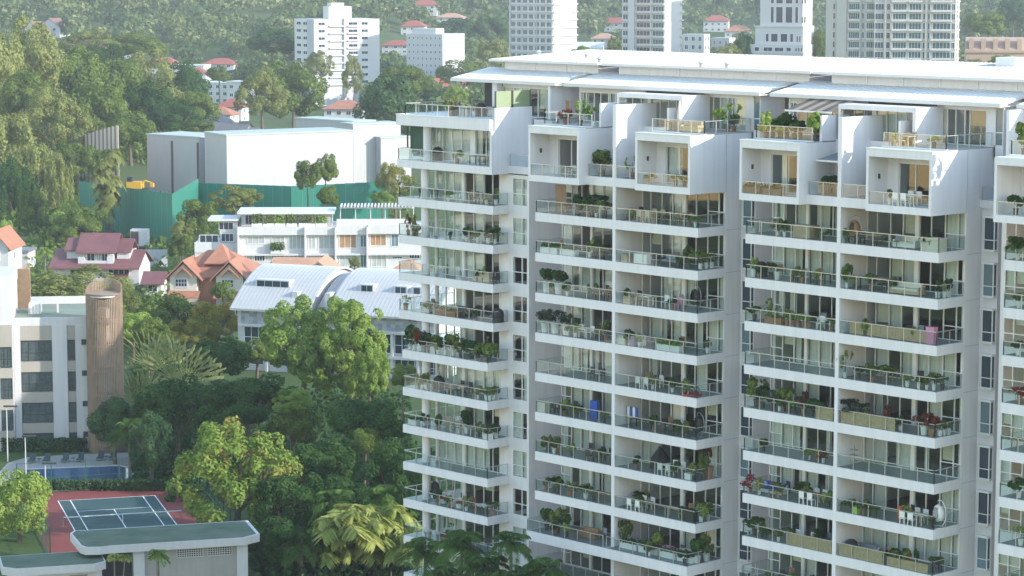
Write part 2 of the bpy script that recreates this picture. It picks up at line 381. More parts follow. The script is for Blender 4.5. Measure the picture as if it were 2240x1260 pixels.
def block(ou, ov, name, k_first=1, k_last=11, canopy=None):
    """a pair of balcony stacks with a party wall between, two projecting boxes on top and a penthouse behind"""
    U = lambda a: ou+a
    V = lambda b: ov+b
    sL, sR = name
    for k in range(k_first, k_last+1):
        f = -0.95 if canopy == k else 0.0
        slab(sL, k, U(0), U(9), V(f), V(3.1), [(U(0.06), V(3.0)), (U(0.06), V(f+0.07)), (U(8.8), V(f+0.07))], th=SL if not f else 0.80)
        slab(sR, k, U(9), U(18), V(f), V(3.1), [(U(9.17), V(f+0.07)), (U(17.94), V(f+0.07)), (U(17.94), V(3.0))], th=SL if not f else 0.80)
        z0, z1 = zb(k)+SL+0.01, zb(k-1)-0.004
        window_wall([U(a) for a in (0.03, 1.15, 2.3, 3.35, 3.62, 4.75, 5.9, 7.05, 8.2, 8.8)], V(3.1), z0, z1, sL*100+k,
                    transom=[(U(0.03), U(1.15))], cols=[(U(3.35), U(3.62))], style=STYLE.get((sL, k)))
        window_wall([U(a) for a in (9.18, 10.07, 11.3, 12.44, 13.57, 13.92, 14.97, 16.2, 17.33, 17.95)], V(3.1), z0, z1, sR*100+k,
                    transom=[(U(16.2), U(17.95))], cols=[(U(13.57), U(13.92))], style=STYLE.get((sR, k)))
    zl = zb(k_last)
    cpart('party_wall', MB().box(U(8.82), U(9.15), V(-0.006), V(8.9), zl-8, 46.0), WHITE)
    cpart('flank_wall', MB().box(U(17.72), U(18.0), V(3.16), V(8.9), zl-8, 47.4), WHITE)
    cpart('flank_wall', MB().box(U(0.0), U(0.25), V(3.3), V(8.9), zl-8, 47.38), WHITE)
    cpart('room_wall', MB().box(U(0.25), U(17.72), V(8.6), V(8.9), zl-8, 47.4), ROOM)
    # recess wall with stacked bay windows beside the block
    cpart('recess_wall', MB().box(U(18.0), U(19.45), V(4.94), V(8.9), zl-8, 43.2), WHITE)
    for k in range(k_first, k_last+1): cpart('wall_joint', MB().box(U(18.0), U(18.004), V(3.2), V(4.9), zb(k)+0.34, zb(k)+0.375), mat('wall_joint_grey', (0.45, 0.44, 0.45), 0.8))  # thin grey joint line across the flank wall at each floor
    for k in range(k_first, k_last+1):
        z0 = zb(k)+0.55; bay = MB()
        x0, x1, y0 = U(18.42), U(19.36), V(4.60)
        bay.box(x0-0.06, x1+0.06, y0-0.08, V(4.94), z0, z0+0.14); bay.box(x0-0.06, x1+0.06, y0-0.08, V(4.94), z0+2.38, z0+2.52)
        for a, b in ((x0, x0+0.07), (x1-0.07, x1)): bay.box(a, b, y0, y0+0.07, z0+0.14, z0+2.38)
        bay.box(x0+0.07, x1-0.07, y0+0.005, y0+0.065, z0+0.78, z0+0.84); bay.box(x1-0.065, x1-0.005, y0+0.07, V(4.94), z0+0.78, z0+0.84)
        p = cpart('bay_window', bay, FRAME)
        gl = DGLASS if (k*7+sL) % 3 else BLUEG
        obj('pane', MB().box(x0+0.07, x1-0.07, y0+0.03, y0+0.05, z0+0.14, z0+2.38), gl, p)
        obj('pane', MB().box(x1-0.05, x1-0.03, y0+0.075, V(4.935), z0+0.14, z0+2.38), DGLASS, p)
    # small terrace over the recess wall, with door
    o = cpart('balcony_slab', MB().box(U(18.0), U(20.6), V(4.7), V(8.0), 43.2, 43.75), WHITE)
    railing(o, [(U(18.1), V(4.78)), (U(20.5), V(4.78)), (U(20.5), V(7.9))], 43.754)
    # two projecting boxes at the top of the stacks, open-fronted
    for a0, a1, st in ((0.2, 6.0, sL), (12.2, 18.0, sR)):
        bx = MB(); t = 0.22; zf, zc = 42.95, 47.4
        if st == sR: bx.box(U(a1-t), U(a1), V(-0.98), V(3.10), zf, zc)
        else: bx.box(U(a1-t), U(a1), V(-0.98), V(5.6), zf, zc)
        bx.box(U(a0), U(a0+t), V(-0.98), V(3.3), zf, zc)
        bx.box(U(a0+t), U(a1-t), V(-0.982), V(8.6), zf, zf+0.52); bx.box(U(a0+t), U(a1-t), V(-0.982), V(8.6), zc-0.55, zc)
        p = cpart('box_bay', bx, WHITE)
        obj('coping', MB().box(U(a0-0.03), U(a1+0.02), V(-1.02), V(-0.2), zc+0.002, zc+0.07), WHITE2, p)
        balconies[(st, 0)] = (zf+0.525, U(a0), U(a1), V(-0.98), V(1.4))
        railing(p, [(U(a0+t+0.03), V(-0.90)), (U(a1-t-0.03), V(-0.90))], zf+0.524, h=0.9)
        w0, w1 = U(a0+1.2), U(a1-t)
        obj('back_wall', MB().box(U(a0+t), w0, V(1.2), V(1.5), zf+0.52, zc-0.55).box(w0, w1, V(1.2), V(1.5), zc-1.05, zc-0.55), WHITE, p)
        obj('room_wall', MB().box(U(a0+t), w1, V(5.0), V(5.2), zf+0.52, zc-0.55), ROOM, p)
        window_wall([w0+0.02, w0+(w1-w0)*0.33, w0+(w1-w0)*0.66, w1-0.03], V(1.35), zf+0.53, zc-1.05, st*100, style='mixed')
        obj('wall_lamp', MB().box(U(a0+t), U(a0+t+0.10), V(0.1), V(0.24), 45.2, 45.55), mat('dark_metal', (0.04, 0.04, 0.045), 0.5), p)
    # the strip between the boxes: small balcony, wall behind with windows, blades dividing the terraces
    o = slab(sL, 'm', U(6.0), U(8.82), V(0.0), V(3.1), [(U(6.1), V(0.07)), (U(8.75), V(0.07))], z=42.95, th=0.70, deep=4.0)
    o = slab(sR, 'm', U(9.15), U(12.2), V(0.0), V(3.1), [(U(9.22), V(0.07)), (U(12.1), V(0.07))], z=42.95, th=0.70, deep=4.0)
    cpart('blade_wall', MB().box(U(8.80), U(9.17), V(-0.01), V(4.6), 45.98, 49.42), WHITE)
    cpart('blade_wall', MB().box(U(5.80), U(6.0), V(1.5), V(4.6), 47.402, 49.35), WHITE)
    cpart('blade_wall', MB().box(U(12.2), U(12.4), V(2.6), V(4.6), 47.402, 49.2), WHITE)
    cpart('strip_wall', MB().box(U(6.0), U(8.8), V(3.1), V(3.3), 46.1, 47.6).box(U(9.17), U(12.2), V(3.1), V(3.3), 46.1, 47.6).box(U(6.0), U(6.9), V(3.1), V(3.3), 43.66, 46.1), WHITE)
    window_wall([U(6.9), U(7.8), U(8.78)], V(3.2), 43.66, 46.1, sL*100+50, style='open')
    window_wall([U(9.19), U(10.2), U(11.2), U(12.18)], V(3.2), 43.66, 46.1, sR*100+50, style='mixed')
    # penthouse storey
    zf, zc = 47.4, 50.25
    cpart('terrace_floor', MB().box(U(0.2), U(6.0), V(-0.2), V(8.5), zf+0.003, zf+0.06).box(U(6.0), U(12.2), V(3.3), V(8.5), zf+0.003, zf+0.06).box(U(12.2), U(18.0), V(-0.2), V(8.5), zf+0.003, zf+0.06), mat('terrace_paving', (0.45, 0.42, 0.38), 0.7, 0.15, 1.5))
    t1 = cpart('terrace_kerb', MB().box(U(0.3), U(5.8), V(0.62), V(0.82), zf+0.06, zf+0.12), WHITE2)
    railing(t1, [(U(0.35), V(3.4)), (U(0.35), V(0.72)), (U(5.75), V(0.72))], zf+0.12, h=0.95)
    t2 = cpart('terrace_kerb', MB().box(U(12.3), U(18.0), V(0.62), V(0.82), zf+0.06, zf+0.12), WHITE2)
    railing(t2, [(U(12.4), V(0.72)), (U(17.9), V(0.72)), (U(17.9), V(6.0))], zf+0.12, h=0.95)
    balconies[(sL, 'T')] = (zf+0.061, U(0.4), U(5.8), V(0.8), V(6.0)); balconies[(sR, 'T')] = (zf+0.061, U(12.4), U(17.8), V(0.8), V(6.0))
    window_wall([U(a) for a in (-1.2, -0.95, -0.55, 0.35, 1.1, 2.0, 2.2, 2.85, 4.0, 6.2)], V(6.45), zf+0.06, zc-0.35, sL*100+70, style='mixed')
    window_wall([U(a) for a in (13.05, 13.85, 14.6, 15.4, 15.85, 17.3)], V(6.2), zf+0.06, zc-0.2, sR*100+70, style='mixed')
    cpart('penthouse_wall', MB().box(U(-1.4), U(-1.2), V(6.4), V(8.8), 42.9, zc+0.4).box(U(-1.2), U(6.2), V(6.42), V(6.6), zc-0.35, zc+0.6), WHITE)
    cpart('penthouse_wall', MB().box(U(17.3), U(18.15), V(6.1), V(6.35), zf+0.06, zc+0.4).box(U(12.9), U(17.3), V(6.17), V(6.35), zc-0.2, zc+0.4), WHITE)
    # corner bay of the penthouse beside the gap, with a tall window
    w = MB().box(U(18.15), U(18.22), V(6.0), V(8.9), 46.7, zc+0.4).box(U(18.15), U(18.9), V(6.0), V(6.2), 46.7, zf+0.2).box(U(18.15), U(18.9), V(6.0), V(6.2), zc-0.05, zc+0.4)
    w.box(U(18.80), U(18.9), V(6.2), V(8.9), 46.7, zc+0.4).box(U(18.82), U(18.9), V(6.0), V(6.2), zf+0.2, zc-0.05).box(U(18.15), U(18.9), V(6.2), V(8.9), 46.7, 46.9)
    p = cpart('corner_bay', w, WHITE)
    obj('pane', MB().box(U(18.22), U(18.82), V(6.08), V(6.1), zf+0.2, zc-0.05), BLUEG, p)
    obj('window_frame', MB().box(U(18.22), U(18.82), V(6.05), V(6.13), zf+1.05, zf+1.13), FRAME, p)
    obj('recess_upper_wall', MB().box(U(18.0), U(20.6), V(8.0), V(8.3), 43.75, 47.4), WHITE, condo)
    obj('door_glass', MB().box(U(18.5), U(19.2), V(7.94), V(7.998), 43.76, 45.9), DGLASS, condo)
    # central portal frame over the strip
    pf = MB().box(U(6.3), U(13.45), V(3.0), V(4.75), 49.82, 50.17).box(U(6.3), U(6.5), V(3.0), V(3.3), 47.5, 49.82).box(U(13.15), U(13.45), V(3.0), V(6.2), zf+0.06, 49.82).box(U(13.15), U(13.45), V(4.75), V(6.2), 49.82, 50.17)
    cpart('portal_frame', pf, WHITE)
    window_wall([U(a) for a in (6.35, 7.3, 8.1, 8.45, 9.4, 10.3, 11.2, 12.1, 13.14)], V(4.8), zf+0.06, 49.8, sL*100+80, style='mixed', cols=[(U(8.1), U(8.45))])
    cpart('room_wall', MB().box(U(-1.2), U(18.1), V(8.62), V(8.8), 47.5, 50.4), mat('penthouse_room', (0.45, 0.42, 0.38), 0.8))

BLUEG = mat('blue_window_glass', (0.16, 0.24, 0.28), 0.12, 0.3, 0.3, spec=0.7)
STYLE = {(2,1):'mixed',(2,3):'shut',(2,5):'shut',(2,7):'shut',(2,8):'shut',(2,9):'mixed',(3,1):'open',(3,2):'open',(3,3):'mixed',(3,4):'mixed',(3,5):'mixed',(3,6):'open',(3,7):'mixed',(3,8):'open',(3,9):'open',
         (4,1):'shut',(4,2):'shut',(4,3):'shut',(4,4):'blind',(4,5):'mixed',(4,6):'shut',(4,7):'shut',(4,8):'open',(5,1):'open',(5,2):'open',(5,3):'open',(5,4):'mixed',(5,5):'mixed',(5,6):'shut',(5,7):'mixed',(5,8):'shut'}
M2 = 23.04
block(0.0, 0.0, (2, 3), canopy=9)
block(M2, -0.25, (4, 5))

# end stack on the left, open at the corner with a round column
for k in range(1, 12):
    up = k <= 4
    L, f = (-18.25, 1.0) if up else (-17.03, 0.336)
    slab(1, k, L, -6.14, f, 2.8, [(L+0.07, 7.5), (L+0.07, f+0.07), (-6.21, f+0.07), (-6.21, 2.7)])
    z0, z1 = zb(k)+SL+0.01, zb(k-1)-0.004
    window_wall([-15.38, -15.15, -14.08, -13.02, -11.92, -11.59, -10.46, -9.26, -8.1, -7.24], 2.8, z0, z1, 100+k, cols=[(-15.38, -15.15), (-11.92, -11.59)],
                style={1: 'mixed', 2: 'mixed', 3: 'mixed', 4: 'open', 5: 'open', 6: 'shut', 7: 'mixed', 8: 'shut', 9: 'open', 10: 'mixed'}.get(k))
    window_wall([-5.66, -4.54, -3.9], 2.86, zb(k)+0.72, zb(k)+3.05, 900+k, transom=[(-5.66, -3.9)], style='shut' if k not in (3, 5, 7, 9) else 'open')
    cpart('front_wall', MB().box(-7.24, -5.66, 2.82, 3.1, zb(k)+SL, zb(k-1)).box(-6.14, -3.67, 2.8, 3.1, zb(k), zb(k)+0.715).box(-5.66, -3.67, 2.8, 3.1, zb(k)+3.05, zb(k-1)).box(-3.9, -3.67, 2.8, 3.1, zb(k)+0.715, zb(k)+3.05), WHITE)
    cm = MB(); cm.lathe([(0.37, zb(k)+SL), (0.37, zb(k-1)+0.01)], 20, (-15.4, 1.62)); cpart('column', cm, WHITE, smooth=False)
cpart('flank_wall', MB().box(-3.95, -3.67, 3.1, 9.5, 0, 42.99).box(-3.95, -3.67, 6.01, 9.5, 43.62, 47.45), WHITE)
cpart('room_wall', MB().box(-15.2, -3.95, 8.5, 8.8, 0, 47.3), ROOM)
cpart('end_wall', MB().box(-15.35, -15.1, 5.6, 8.5, 0, 47.3), WHITE)
b1 = MB().box(-6.36, -6.14, 0.85, 3.2, 42.95, 46.6).box(-6.36, -6.14, 1.3, 5.5, 46.6, 48.5).box(-6.36, -6.14, 3.2, 5.5, 42.95, 46.6)
cpart('blade_wall', b1, WHITE)
s1 = cpart('balcony_slab', MB().box(-18.2, -6.36, 0.85, 9, 42.95, 43.6), WHITE)
railing(s1, [(-18.1, 7.5), (-18.1, 0.93), (-6.45, 0.93)], 43.604); balconies[(1, 0)] = (43.605, -18.2, -6.4, 0.85, 2.9)
window_wall([-15.3, -14.5, -13.3, -12.1, -10.9, -10.3, -9.0, -7.9, -6.4], 2.9, 43.61, 46.5, 199, style='shut', cols=[(-10.9, -10.3)])
cpart('column', MB().lathe([(0.37, 43.6), (0.37, 46.6)], 20, (-15.4, 1.9)), WHITE)
tr = cpart('terrace_slab', MB().box(-18.25, -6.36, 0.80, 9, 46.6, 47.5), WHITE)
obj('coping', MB().box(-18.3, -6.3, 0.76, 1.0, 47.5, 47.56).box(-18.3, -18.05, 1.0, 7.5, 47.5, 47.56), WHITE2, tr)
railing(tr, [(-17.6, 7.5), (-17.6, 1.3), (-6.45, 1.3)], 47.505); balconies[(1, 'T')] = (47.5, -18, -6.4, 1.3, 5.5)
gp = MAT_GREEN = mat('green_screen_panel', (0.27, 0.33, 0.19), 0.6, 0.1, 1.0)
for a, b in ((1.45, 3.15), (3.4, 5.3)):
    p = cpart('privacy_screen', MB().box(-6.30, -6.20, a-0.12, a, 48.5, 49.9), mat('dark_metal', (0.04, 0.04, 0.045), 0.5)); obj('post', MB().box(-6.30, -6.20, b, b+0.1, 48.5, 49.9), mat('dark_metal', (0.04, 0.04, 0.045), 0.5), p)
    obj('panel', MB().box(-6.27, -6.22, a, b, 48.52, 49.88), gp, p)
p = cpart('privacy_screen', MB().box(-18.12, -18.02, 1.9, 2.0, 44.6, 46.4), mat('dark_metal', (0.04, 0.04, 0.045), 0.5))
obj('panel', MB().box(-18.0, -16.3, 2.2, 2.25, 44.5, 46.5), mat('dark_green_panel', (0.02, 0.07, 0.045), 0.6), p)
window_wall([-10.6, -9.2, -8.2, -7.2, -6.2, -5.2, -4.4], 6.3, 47.51, 50.0, 198, style='mixed')
cpart('penthouse_wall', MB().box(-11.2, -10.6, 5.6, 6.2, 47.5, 50.3).box(-10.6, -4.4, 6.27, 6.45, 50.0, 50.5).box(-4.4, -3.67, 6.2, 6.4, 47.5, 50.32).box(-4.0, -3.67, 6.4, 9.5, 47.5, 50.33).box(-4.0, -3.67, 5.25, 6.19, 47.5, 50.32), WHITE)
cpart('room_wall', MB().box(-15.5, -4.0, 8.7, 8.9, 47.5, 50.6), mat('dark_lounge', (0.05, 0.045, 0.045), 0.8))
cpart('small_balcony', MB().box(-5.9, -3.67, 5.5, 6.2, 46.8, 47.4), WHITE)
sb = cpart('balcony_slab', MB().box(-6.14, -3.67, 2.75, 6.0, 43.0, 43.62), WHITE); railing(sb, [(-6.0, 2.83), (-3.75, 2.83)], 43.63, step=2)
cpart('front_wall', MB().box(-6.14, -3.67, 5.6, 5.8, 43.62, 46.8), WHITE)

# stack at the right edge of the picture, behind a white corner pier
for k in range(1, 11):
    slab(6, k, 46.6, 58, -0.25, 2.85, [(46.67, 2.8), (46.67, -0.18), (57.9, -0.18)])
    z0, z1 = zb(k)+SL+0.01, zb(k-1)-0.004
    window_wall([44.45, 45.3, 46.3, 47.5, 48.7, 49.9, 51.1, 52.3, 53.5], 2.9, z0, z1, 600+k, transom=[(44.45, 46.3)], style=['open', 'mixed', 'blind'][k % 3])
    cpart('front_wall', MB().box(44.1, 46.6, 2.86, 3.1, zb(k), zb(k)+0.715).box(44.1, 44.45, 2.86, 3.1, zb(k)+0.715, zb(k-1)), WHITE)
cpart('flank_wall', MB().box(44.1, 44.35, 3.1, 9, 0, 50.3), WHITE)
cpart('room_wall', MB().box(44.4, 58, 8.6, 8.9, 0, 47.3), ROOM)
bx = MB().box(46.3, 46.52, -1.2, 5, 42.95, 47.4).box(46.52, 58, -1.2, 8, 42.95, 43.47).box(46.52, 58, -1.2, 8, 46.85, 47.4)
p = cpart('box_bay', bx, WHITE); railing(p, [(46.6, -1.12), (57, -1.12)], 43.474, h=0.9); balconies[(6, 0)] = (43.475, 46.6, 52, -1.2, 1.2)
obj('back_wall', MB().box(46.52, 58, 1.6, 1.8, 43.47, 46.85), WHITE, p)
p = cpart('terrace_kerb', MB().box(46.3, 58, 0.4, 0.6, 47.4, 47.5), WHITE2); railing(p, [(46.45, 5), (46.45, 0.5), (57, 0.5)], 47.5, h=0.95); balconies[(6, 'T')] = (47.41, 46.4, 52, .5, 5)
cpart('penthouse_wall', MB().box(44.6, 58, 6.2, 6.4, 47.4, 50.5), WHITE)

# roofs: profiled white sheet in sections with gaps, clerestory walls, upper roofs
def roof_section(u0, u1, v0, v1, z0, z1, th=0.22, rib=0.45):
    mb = MB(); mb.extr([(v0, z0-th), (v1, z1-th), (v1, z1), (v0, z0)], u0, u1)
    n = int((u1-u0)/rib)
    for i in range(n):
        a = u0+(i+0.35)*(u1-u0)/n
        mb.extr([(v0+0.01, z0-0.01), (v1-0.01, z1-0.01), (v1-0.01, z1+0.035), (v0+0.01, z0+0.035)], a, a+0.07)
    return mb
for i, (a, b, ov) in enumerate(((-15.9, -2.9, 0), (-1.9, 19.6, 0), (20.9, 42.3, -0.25), (43.7, 60, -0.25))):
    p = cpart('roof', roof_section(a, b, 5.1+ov, 9.6+ov, 50.62, 51.42), ROOF_L)
    obj('gutter', MB().box(a, b, 5.02+ov, 5.10+ov, 50.34, 50.60), mat('gutter_white', (0.66, 0.64, 0.63), 0.5), p)
    obj('soffit', MB().extr([(5.12+ov, 50.34), (8.7+ov, 50.42), (8.7+ov, 50.47), (5.12+ov, 50.39)], a+0.05, b-0.05), CEIL, p)
cpart('roof_deck', MB().box(-14, 60, 9.6, 21, 50.7, 51.3), WHITE)
for i, (a, b, ov) in enumerate(((-13.2, -1.8, 0), (0.65, 21.24, 0), (23.7, 44.3, -0.25), (46.7, 60, -0.25))):
    c = MB().box(a, b, 9.0+ov, 20, 51.25, 52.16); n = int((b-a)/3)
    p = cpart('clerestory_wall', c, WHITE)
    for j in range(1, n): obj('panel_rib', MB().box(a+(b-a)*j/n-0.05, a+(b-a)*j/n+0.05, 8.94+ov, 9.0+ov, 51.4, 52.15), WHITE2, p)
    p = cpart('upper_roof', roof_section(a-1.1, b+0.9, 8.1+ov, 20.5, 52.2, 52.75, 0.16), ROOF_W)
    obj('gutter', MB().box(a-1.1, b+0.9, 8.04+ov, 8.10+ov, 52.02, 52.2), mat('gutter_white', (0.66, 0.64, 0.63), 0.5), p)
for x, y in ((1178, 116), (1284, 122), (1312, 131), (1534, 141), (1591, 143)):
    q = at_z(x, y+2, 52.62); cpart('roof_vent', MB().lathe([(0.16, 0), (0.16, 0.25), (0.30, 0.28), (0.10, 0.45)], 10), ROOF_W, loc=(q.x, min(q.y, 19), 52.5))
cpart('roof_hatch', MB().box(32.2, 34.0, 18.0, 20.0, 52.5, 53.3), WHITE2); cpart('roof_hatch', MB().box(37.5, 41.0, 16.5, 19.5, 52.5, 53.2), WHITE2)
cpart('rear_wall', MB().box(-15, 60, 20.6, 21, 0, 51.2), WHITE);
cpart('podium', MB().box(-17, 58, 0.5, 8.5, 0, zb(11)-0.01), WHITE)
# condominium across the garden whose sunlit side the windows mirror
nb = thing('neighbouring_block', 'cream apartment block across the garden, seen only mirrored in the balcony glass', 'building', (-120, -95, 0))
obj('wall', MB().box(-12, 0, -45, 55, 0, 52), mat('cream_wall', (0.70, 0.67, 0.60), 0.8), nb)
for fz in range(3, 48, 3):
    obj('window_band', MB().box(0.0, 0.06, -43+(fz % 2)*2, 53, fz+1.0, fz+2.1), DGLASS, nb); obj('balcony', MB().box(0.06, 1.3, -44, 54, fz-0.2, fz+0.75), mat('cream_wall', (0.70, 0.67, 0.60), 0.8), nb)

# twin block of the condominium behind it, which keeps the sun off part of the garden
rb = thing('rear_condominium_block', 'white twin condominium block standing behind the main one', 'building', (-29, 63, 0))
obj('wall', MB().box(-29, 29, 0, 14, 0, 40), WHITE, rb)
for j in range(11):
    obj('balcony', MB().box(-29.2, 29.2, -1.6, -0.003, 2.4+j*3.3, 3.1+j*3.3), WHITE, rb); obj('window_band', MB().box(-28, 28, -0.05, -0.004, 3.2+j*3.3, 5.5+j*3.3), DGLASS, rb)
obj('roof', MB().box(-30, 30, -2, 15, 40.003, 40.5), ROOF_W, rb)

# ------------------------------------------------------------------ foliage
def leaves(P, Nrm, size, rs, jitter=0.6, aspect=0.55):
    """one pointed four-sided leaf (or leaf cluster) at each point"""
    n = len(P); Nn = Nrm+rs.normal(0, jitter, (n, 3)); Nn /= np.linalg.norm(Nn, axis=1)[:, None]+1e-9
    A = rs.normal(0, 1, (n, 3)); A -= (A*Nn).sum(1)[:, None]*Nn; A /= np.linalg.norm(A, axis=1)[:, None]+1e-9
    B = np.cross(Nn, A); s = (size*rs.uniform(0.6, 1.4, n))[:, None]
    V = np.stack([P-A*s, P+B*s*aspect+Nn*s*0.12, P+A*s, P-B*s*aspect+Nn*s*0.12], 1).reshape(-1, 3)
    return V, np.arange(4*n).reshape(-1, 4)
def crown(name, seed, m, n_lobe=26, n_leaf=7000, leaf=0.055, lobe=(0.22, 0.36), reach=0.72, low=-0.75, up_bias=0.0, droop=0.0, shell=0.6):
    """unit crown: leaf clusters on many overlapping lobes, gaps between them, ragged outline"""
    rs = np.random.RandomState(seed); C = []
    while len(C) < n_lobe:
        d = rs.normal(0, 1, 3); d /= np.linalg.norm(d)
        if d[2] < low: continue
        C.append(d*reach*rs.uniform(0.55, 1.05)*np.array([1, 1, 1.0+up_bias*d[2]]))
    C = np.array(C); r = rs.uniform(lobe[0], lobe[1], n_lobe)
    w = r**2; k = rs.choice(n_lobe, n_leaf, p=w/w.sum())
    d = rs.normal(0, 1, (n_leaf, 3)); d /= np.linalg.norm(d, axis=1)[:, None]
    out = C/(np.linalg.norm(C, axis=1)[:, None]+1e-9)
    flip = (d*out[k]).sum(1) < rs.uniform(-0.9, 0.4, n_leaf); d[flip] *= -1
    q = rs.uniform(shell, 1.08, n_leaf)
    P = C[k]+d*(r[k]*q)[:, None]; P[:, 2] -= droop*rs.uniform(0, 1, n_leaf)**2
    return np_mesh(name, *leaves(P, d+np.array([0, 0, 0.30]), leaf, rs, 0.38), m)
def fronds(name, seed, m, n=14, L=1.0, leafl=0.30, lw=0.045, nl=16, rise=(0.1, 1.2), sag=0.9, base=0.0):
    """palm head: arching ribs with leaflets hanging on both sides, unit length fronds"""
    rs = np.random.RandomState(seed); V = []; F = []
    def q(a, b, c, d): k = len(V); V.extend([a, b, c, d]); F.append((k, k+1, k+2, k+3))
    for i in range(n):
        az = 2*math.pi*(i*0.382+rs.uniform(-0.03, 0.03)); el = rs.uniform(*rise); l = L*rs.uniform(0.8, 1.1)
        h = np.array([math.cos(az), math.sin(az), 0]); side = np.array([-math.sin(az), math.cos(az), 0])
        pts = []
        for j in range(nl+1):
            t = j/nl; pts.append(h*(l*t*math.cos(el)*(1-0.15*t)+base)+np.array([0, 0, l*(t*math.sin(el)-sag*0.55*t*t)]))
        for j in range(nl):
            a, b = pts[j], pts[j+1]; d = (b-a)/np.linalg.norm(b-a); t = j/nl; ll = leafl*L*(0.45+0.9*math.sin(math.pi*min(1, 0.12+t*0.86)))
            q(a-side*0.008*L, a+side*0.008*L, b+side*0.006*L, b-side*0.006*L)
            if t < 0.08: continue
            for s in (-1, 1):
                for e in (0.25, 0.75):
                    o = a+(b-a)*e; tip = o+side*s*ll*0.80+d*ll*0.45+np.array([0, 0, -ll*rs.uniform(0.25, 0.6)])
                    wv = d*lw*L*0.5; mid = o+(tip-o)*0.5+np.array([0, 0, ll*0.07])
                    q(o, mid-wv, tip, mid+wv)
    return np_mesh(name, V, F, m)
def paddle_fan(name, seed, m, n=15, spread=2.6):
    """traveller's palm: long stalks in one fan, each with a torn paddle blade; unit height"""
    rs = np.random.RandomState(seed); V = []; F = []
    def q(a, b, c, d): k = len(V); V.extend([a, b, c, d]); F.append((k, k+1, k+2, k+3))
    for i in range(n):
        th = (i/(n-1)-0.5)*spread; l = rs.uniform(0.9, 1.08); d = np.array([math.sin(th), rs.uniform(-0.12, 0.12), math.cos(th)]); s = np.array([math.cos(th), 0, -math.sin(th)]); f = np.array([0, 1, 0])
        a = d*0.42*l; q(np.zeros(3)-s*0.012, np.zeros(3)+s*0.012, a+s*0.008, a-s*0.008)
        m_ = 9
        for j in range(m_):
            t0, t1 = 0.42+0.58*j/m_, 0.42+0.58*(j+0.92)/m_
            for sd in (-1, 1):
                w0 = 0.085*math.sin(math.pi*min(1, 0.12+0.9*j/m_)); dr = rs.uniform(0.2, 0.9)
                e = (s*0.55+f*sd*0.85)*w0
                sagv = np.array([0, 0, -0.10*(j/m_)**2]); q(d*t0*l+sagv, d*t1*l+sagv, d*(t1-0.02)*l+f*sd*w0+s*w0*0.4+sagv*(1+dr), d*(t0-0.02)*l+f*sd*w0+s*w0*0.4+sagv*(1+dr))
    return np_mesh(name, V, F, m)

LF = dict(
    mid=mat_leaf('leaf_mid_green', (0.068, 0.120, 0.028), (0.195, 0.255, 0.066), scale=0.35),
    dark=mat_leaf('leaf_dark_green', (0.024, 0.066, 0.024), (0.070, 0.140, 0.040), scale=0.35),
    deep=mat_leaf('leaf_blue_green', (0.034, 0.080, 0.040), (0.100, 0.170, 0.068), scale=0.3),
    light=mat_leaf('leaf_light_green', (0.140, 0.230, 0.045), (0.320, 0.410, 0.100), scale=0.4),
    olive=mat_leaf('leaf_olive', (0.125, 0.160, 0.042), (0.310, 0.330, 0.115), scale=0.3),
    flame=mat_leaf('leaf_with_orange_blossom', (0.110, 0.180, 0.036), (0.235, 0.335, 0.075), (0.37, 0.28, 0.09), scale=0.45, cpos=0.97),
    gold=mat_leaf('leaf_yellowing', (0.130, 0.170, 0.036), (0.36, 0.31, 0.065), (0.46, 0.27, 0.07), scale=0.22, cpos=0.9),
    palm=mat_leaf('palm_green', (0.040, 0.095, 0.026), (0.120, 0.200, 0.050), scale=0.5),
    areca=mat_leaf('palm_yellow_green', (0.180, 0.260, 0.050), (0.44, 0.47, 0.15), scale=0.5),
    fanp=mat_leaf('paddle_leaf', (0.130, 0.185, 0.065), (0.36, 0.38, 0.16), scale=0.5),
    far=mat_leaf('leaf_far', (0.030, 0.072, 0.034), (0.155, 0.200, 0.072), (0.32, 0.32, 0.15), scale=0.045, cpos=0.95),
    red=mat_leaf('bougainvillea', (0.035, 0.07, 0.02), (0.28, 0.04, 0.06), (0.45, 0.10, 0.12), scale=2.0, cpos=0.8),
    grey=mat_leaf('leaf_grey_green', (0.05, 0.075, 0.05), (0.11, 0.135, 0.09), scale=0.8))
BARK = mat('bark', (0.16, 0.125, 0.095), 0.9, 0.4, 3.0, bump=0.5, bscale=6)
PBARK = mat('palm_bark', (0.24, 0.21, 0.17), 0.9, 0.4, 4.0, bump=0.4)

CROWN = {}
for kd, a in dict(
    round=dict(n_lobe=38, n_leaf=9500, leaf=0.043, lobe=(0.20, 0.32), shell=0.80),
    cauli=dict(n_lobe=85, n_leaf=17000, leaf=0.034, lobe=(0.13, 0.20), reach=0.86, shell=0.85),
    airy=dict(n_lobe=60, n_leaf=12000, leaf=0.032, lobe=(0.13, 0.24), reach=0.82, shell=0.65),
    flat=dict(n_lobe=44, n_leaf=9500, leaf=0.038, lobe=(0.16, 0.28), reach=0.80, low=-0.35, shell=0.75),
    vine=dict(n_lobe=34, n_leaf=9500, leaf=0.040, lobe=(0.14, 0.24), reach=0.82, low=-0.5, droop=0.55),
    ragged=dict(n_lobe=20, n_leaf=4200, leaf=0.055, lobe=(0.18, 0.34), reach=0.85, shell=0.4)).items(): CROWN[kd] = a
crown_cache = {}
def crown_mesh(kind, leafm, variant):
    k = (kind, leafm, variant)
    if k not in crown_cache: crown_cache[k] = crown('crown', sum(map(ord, kind+leafm))*13+variant, LF[leafm], **CROWN[kind])
    return crown_cache[k]
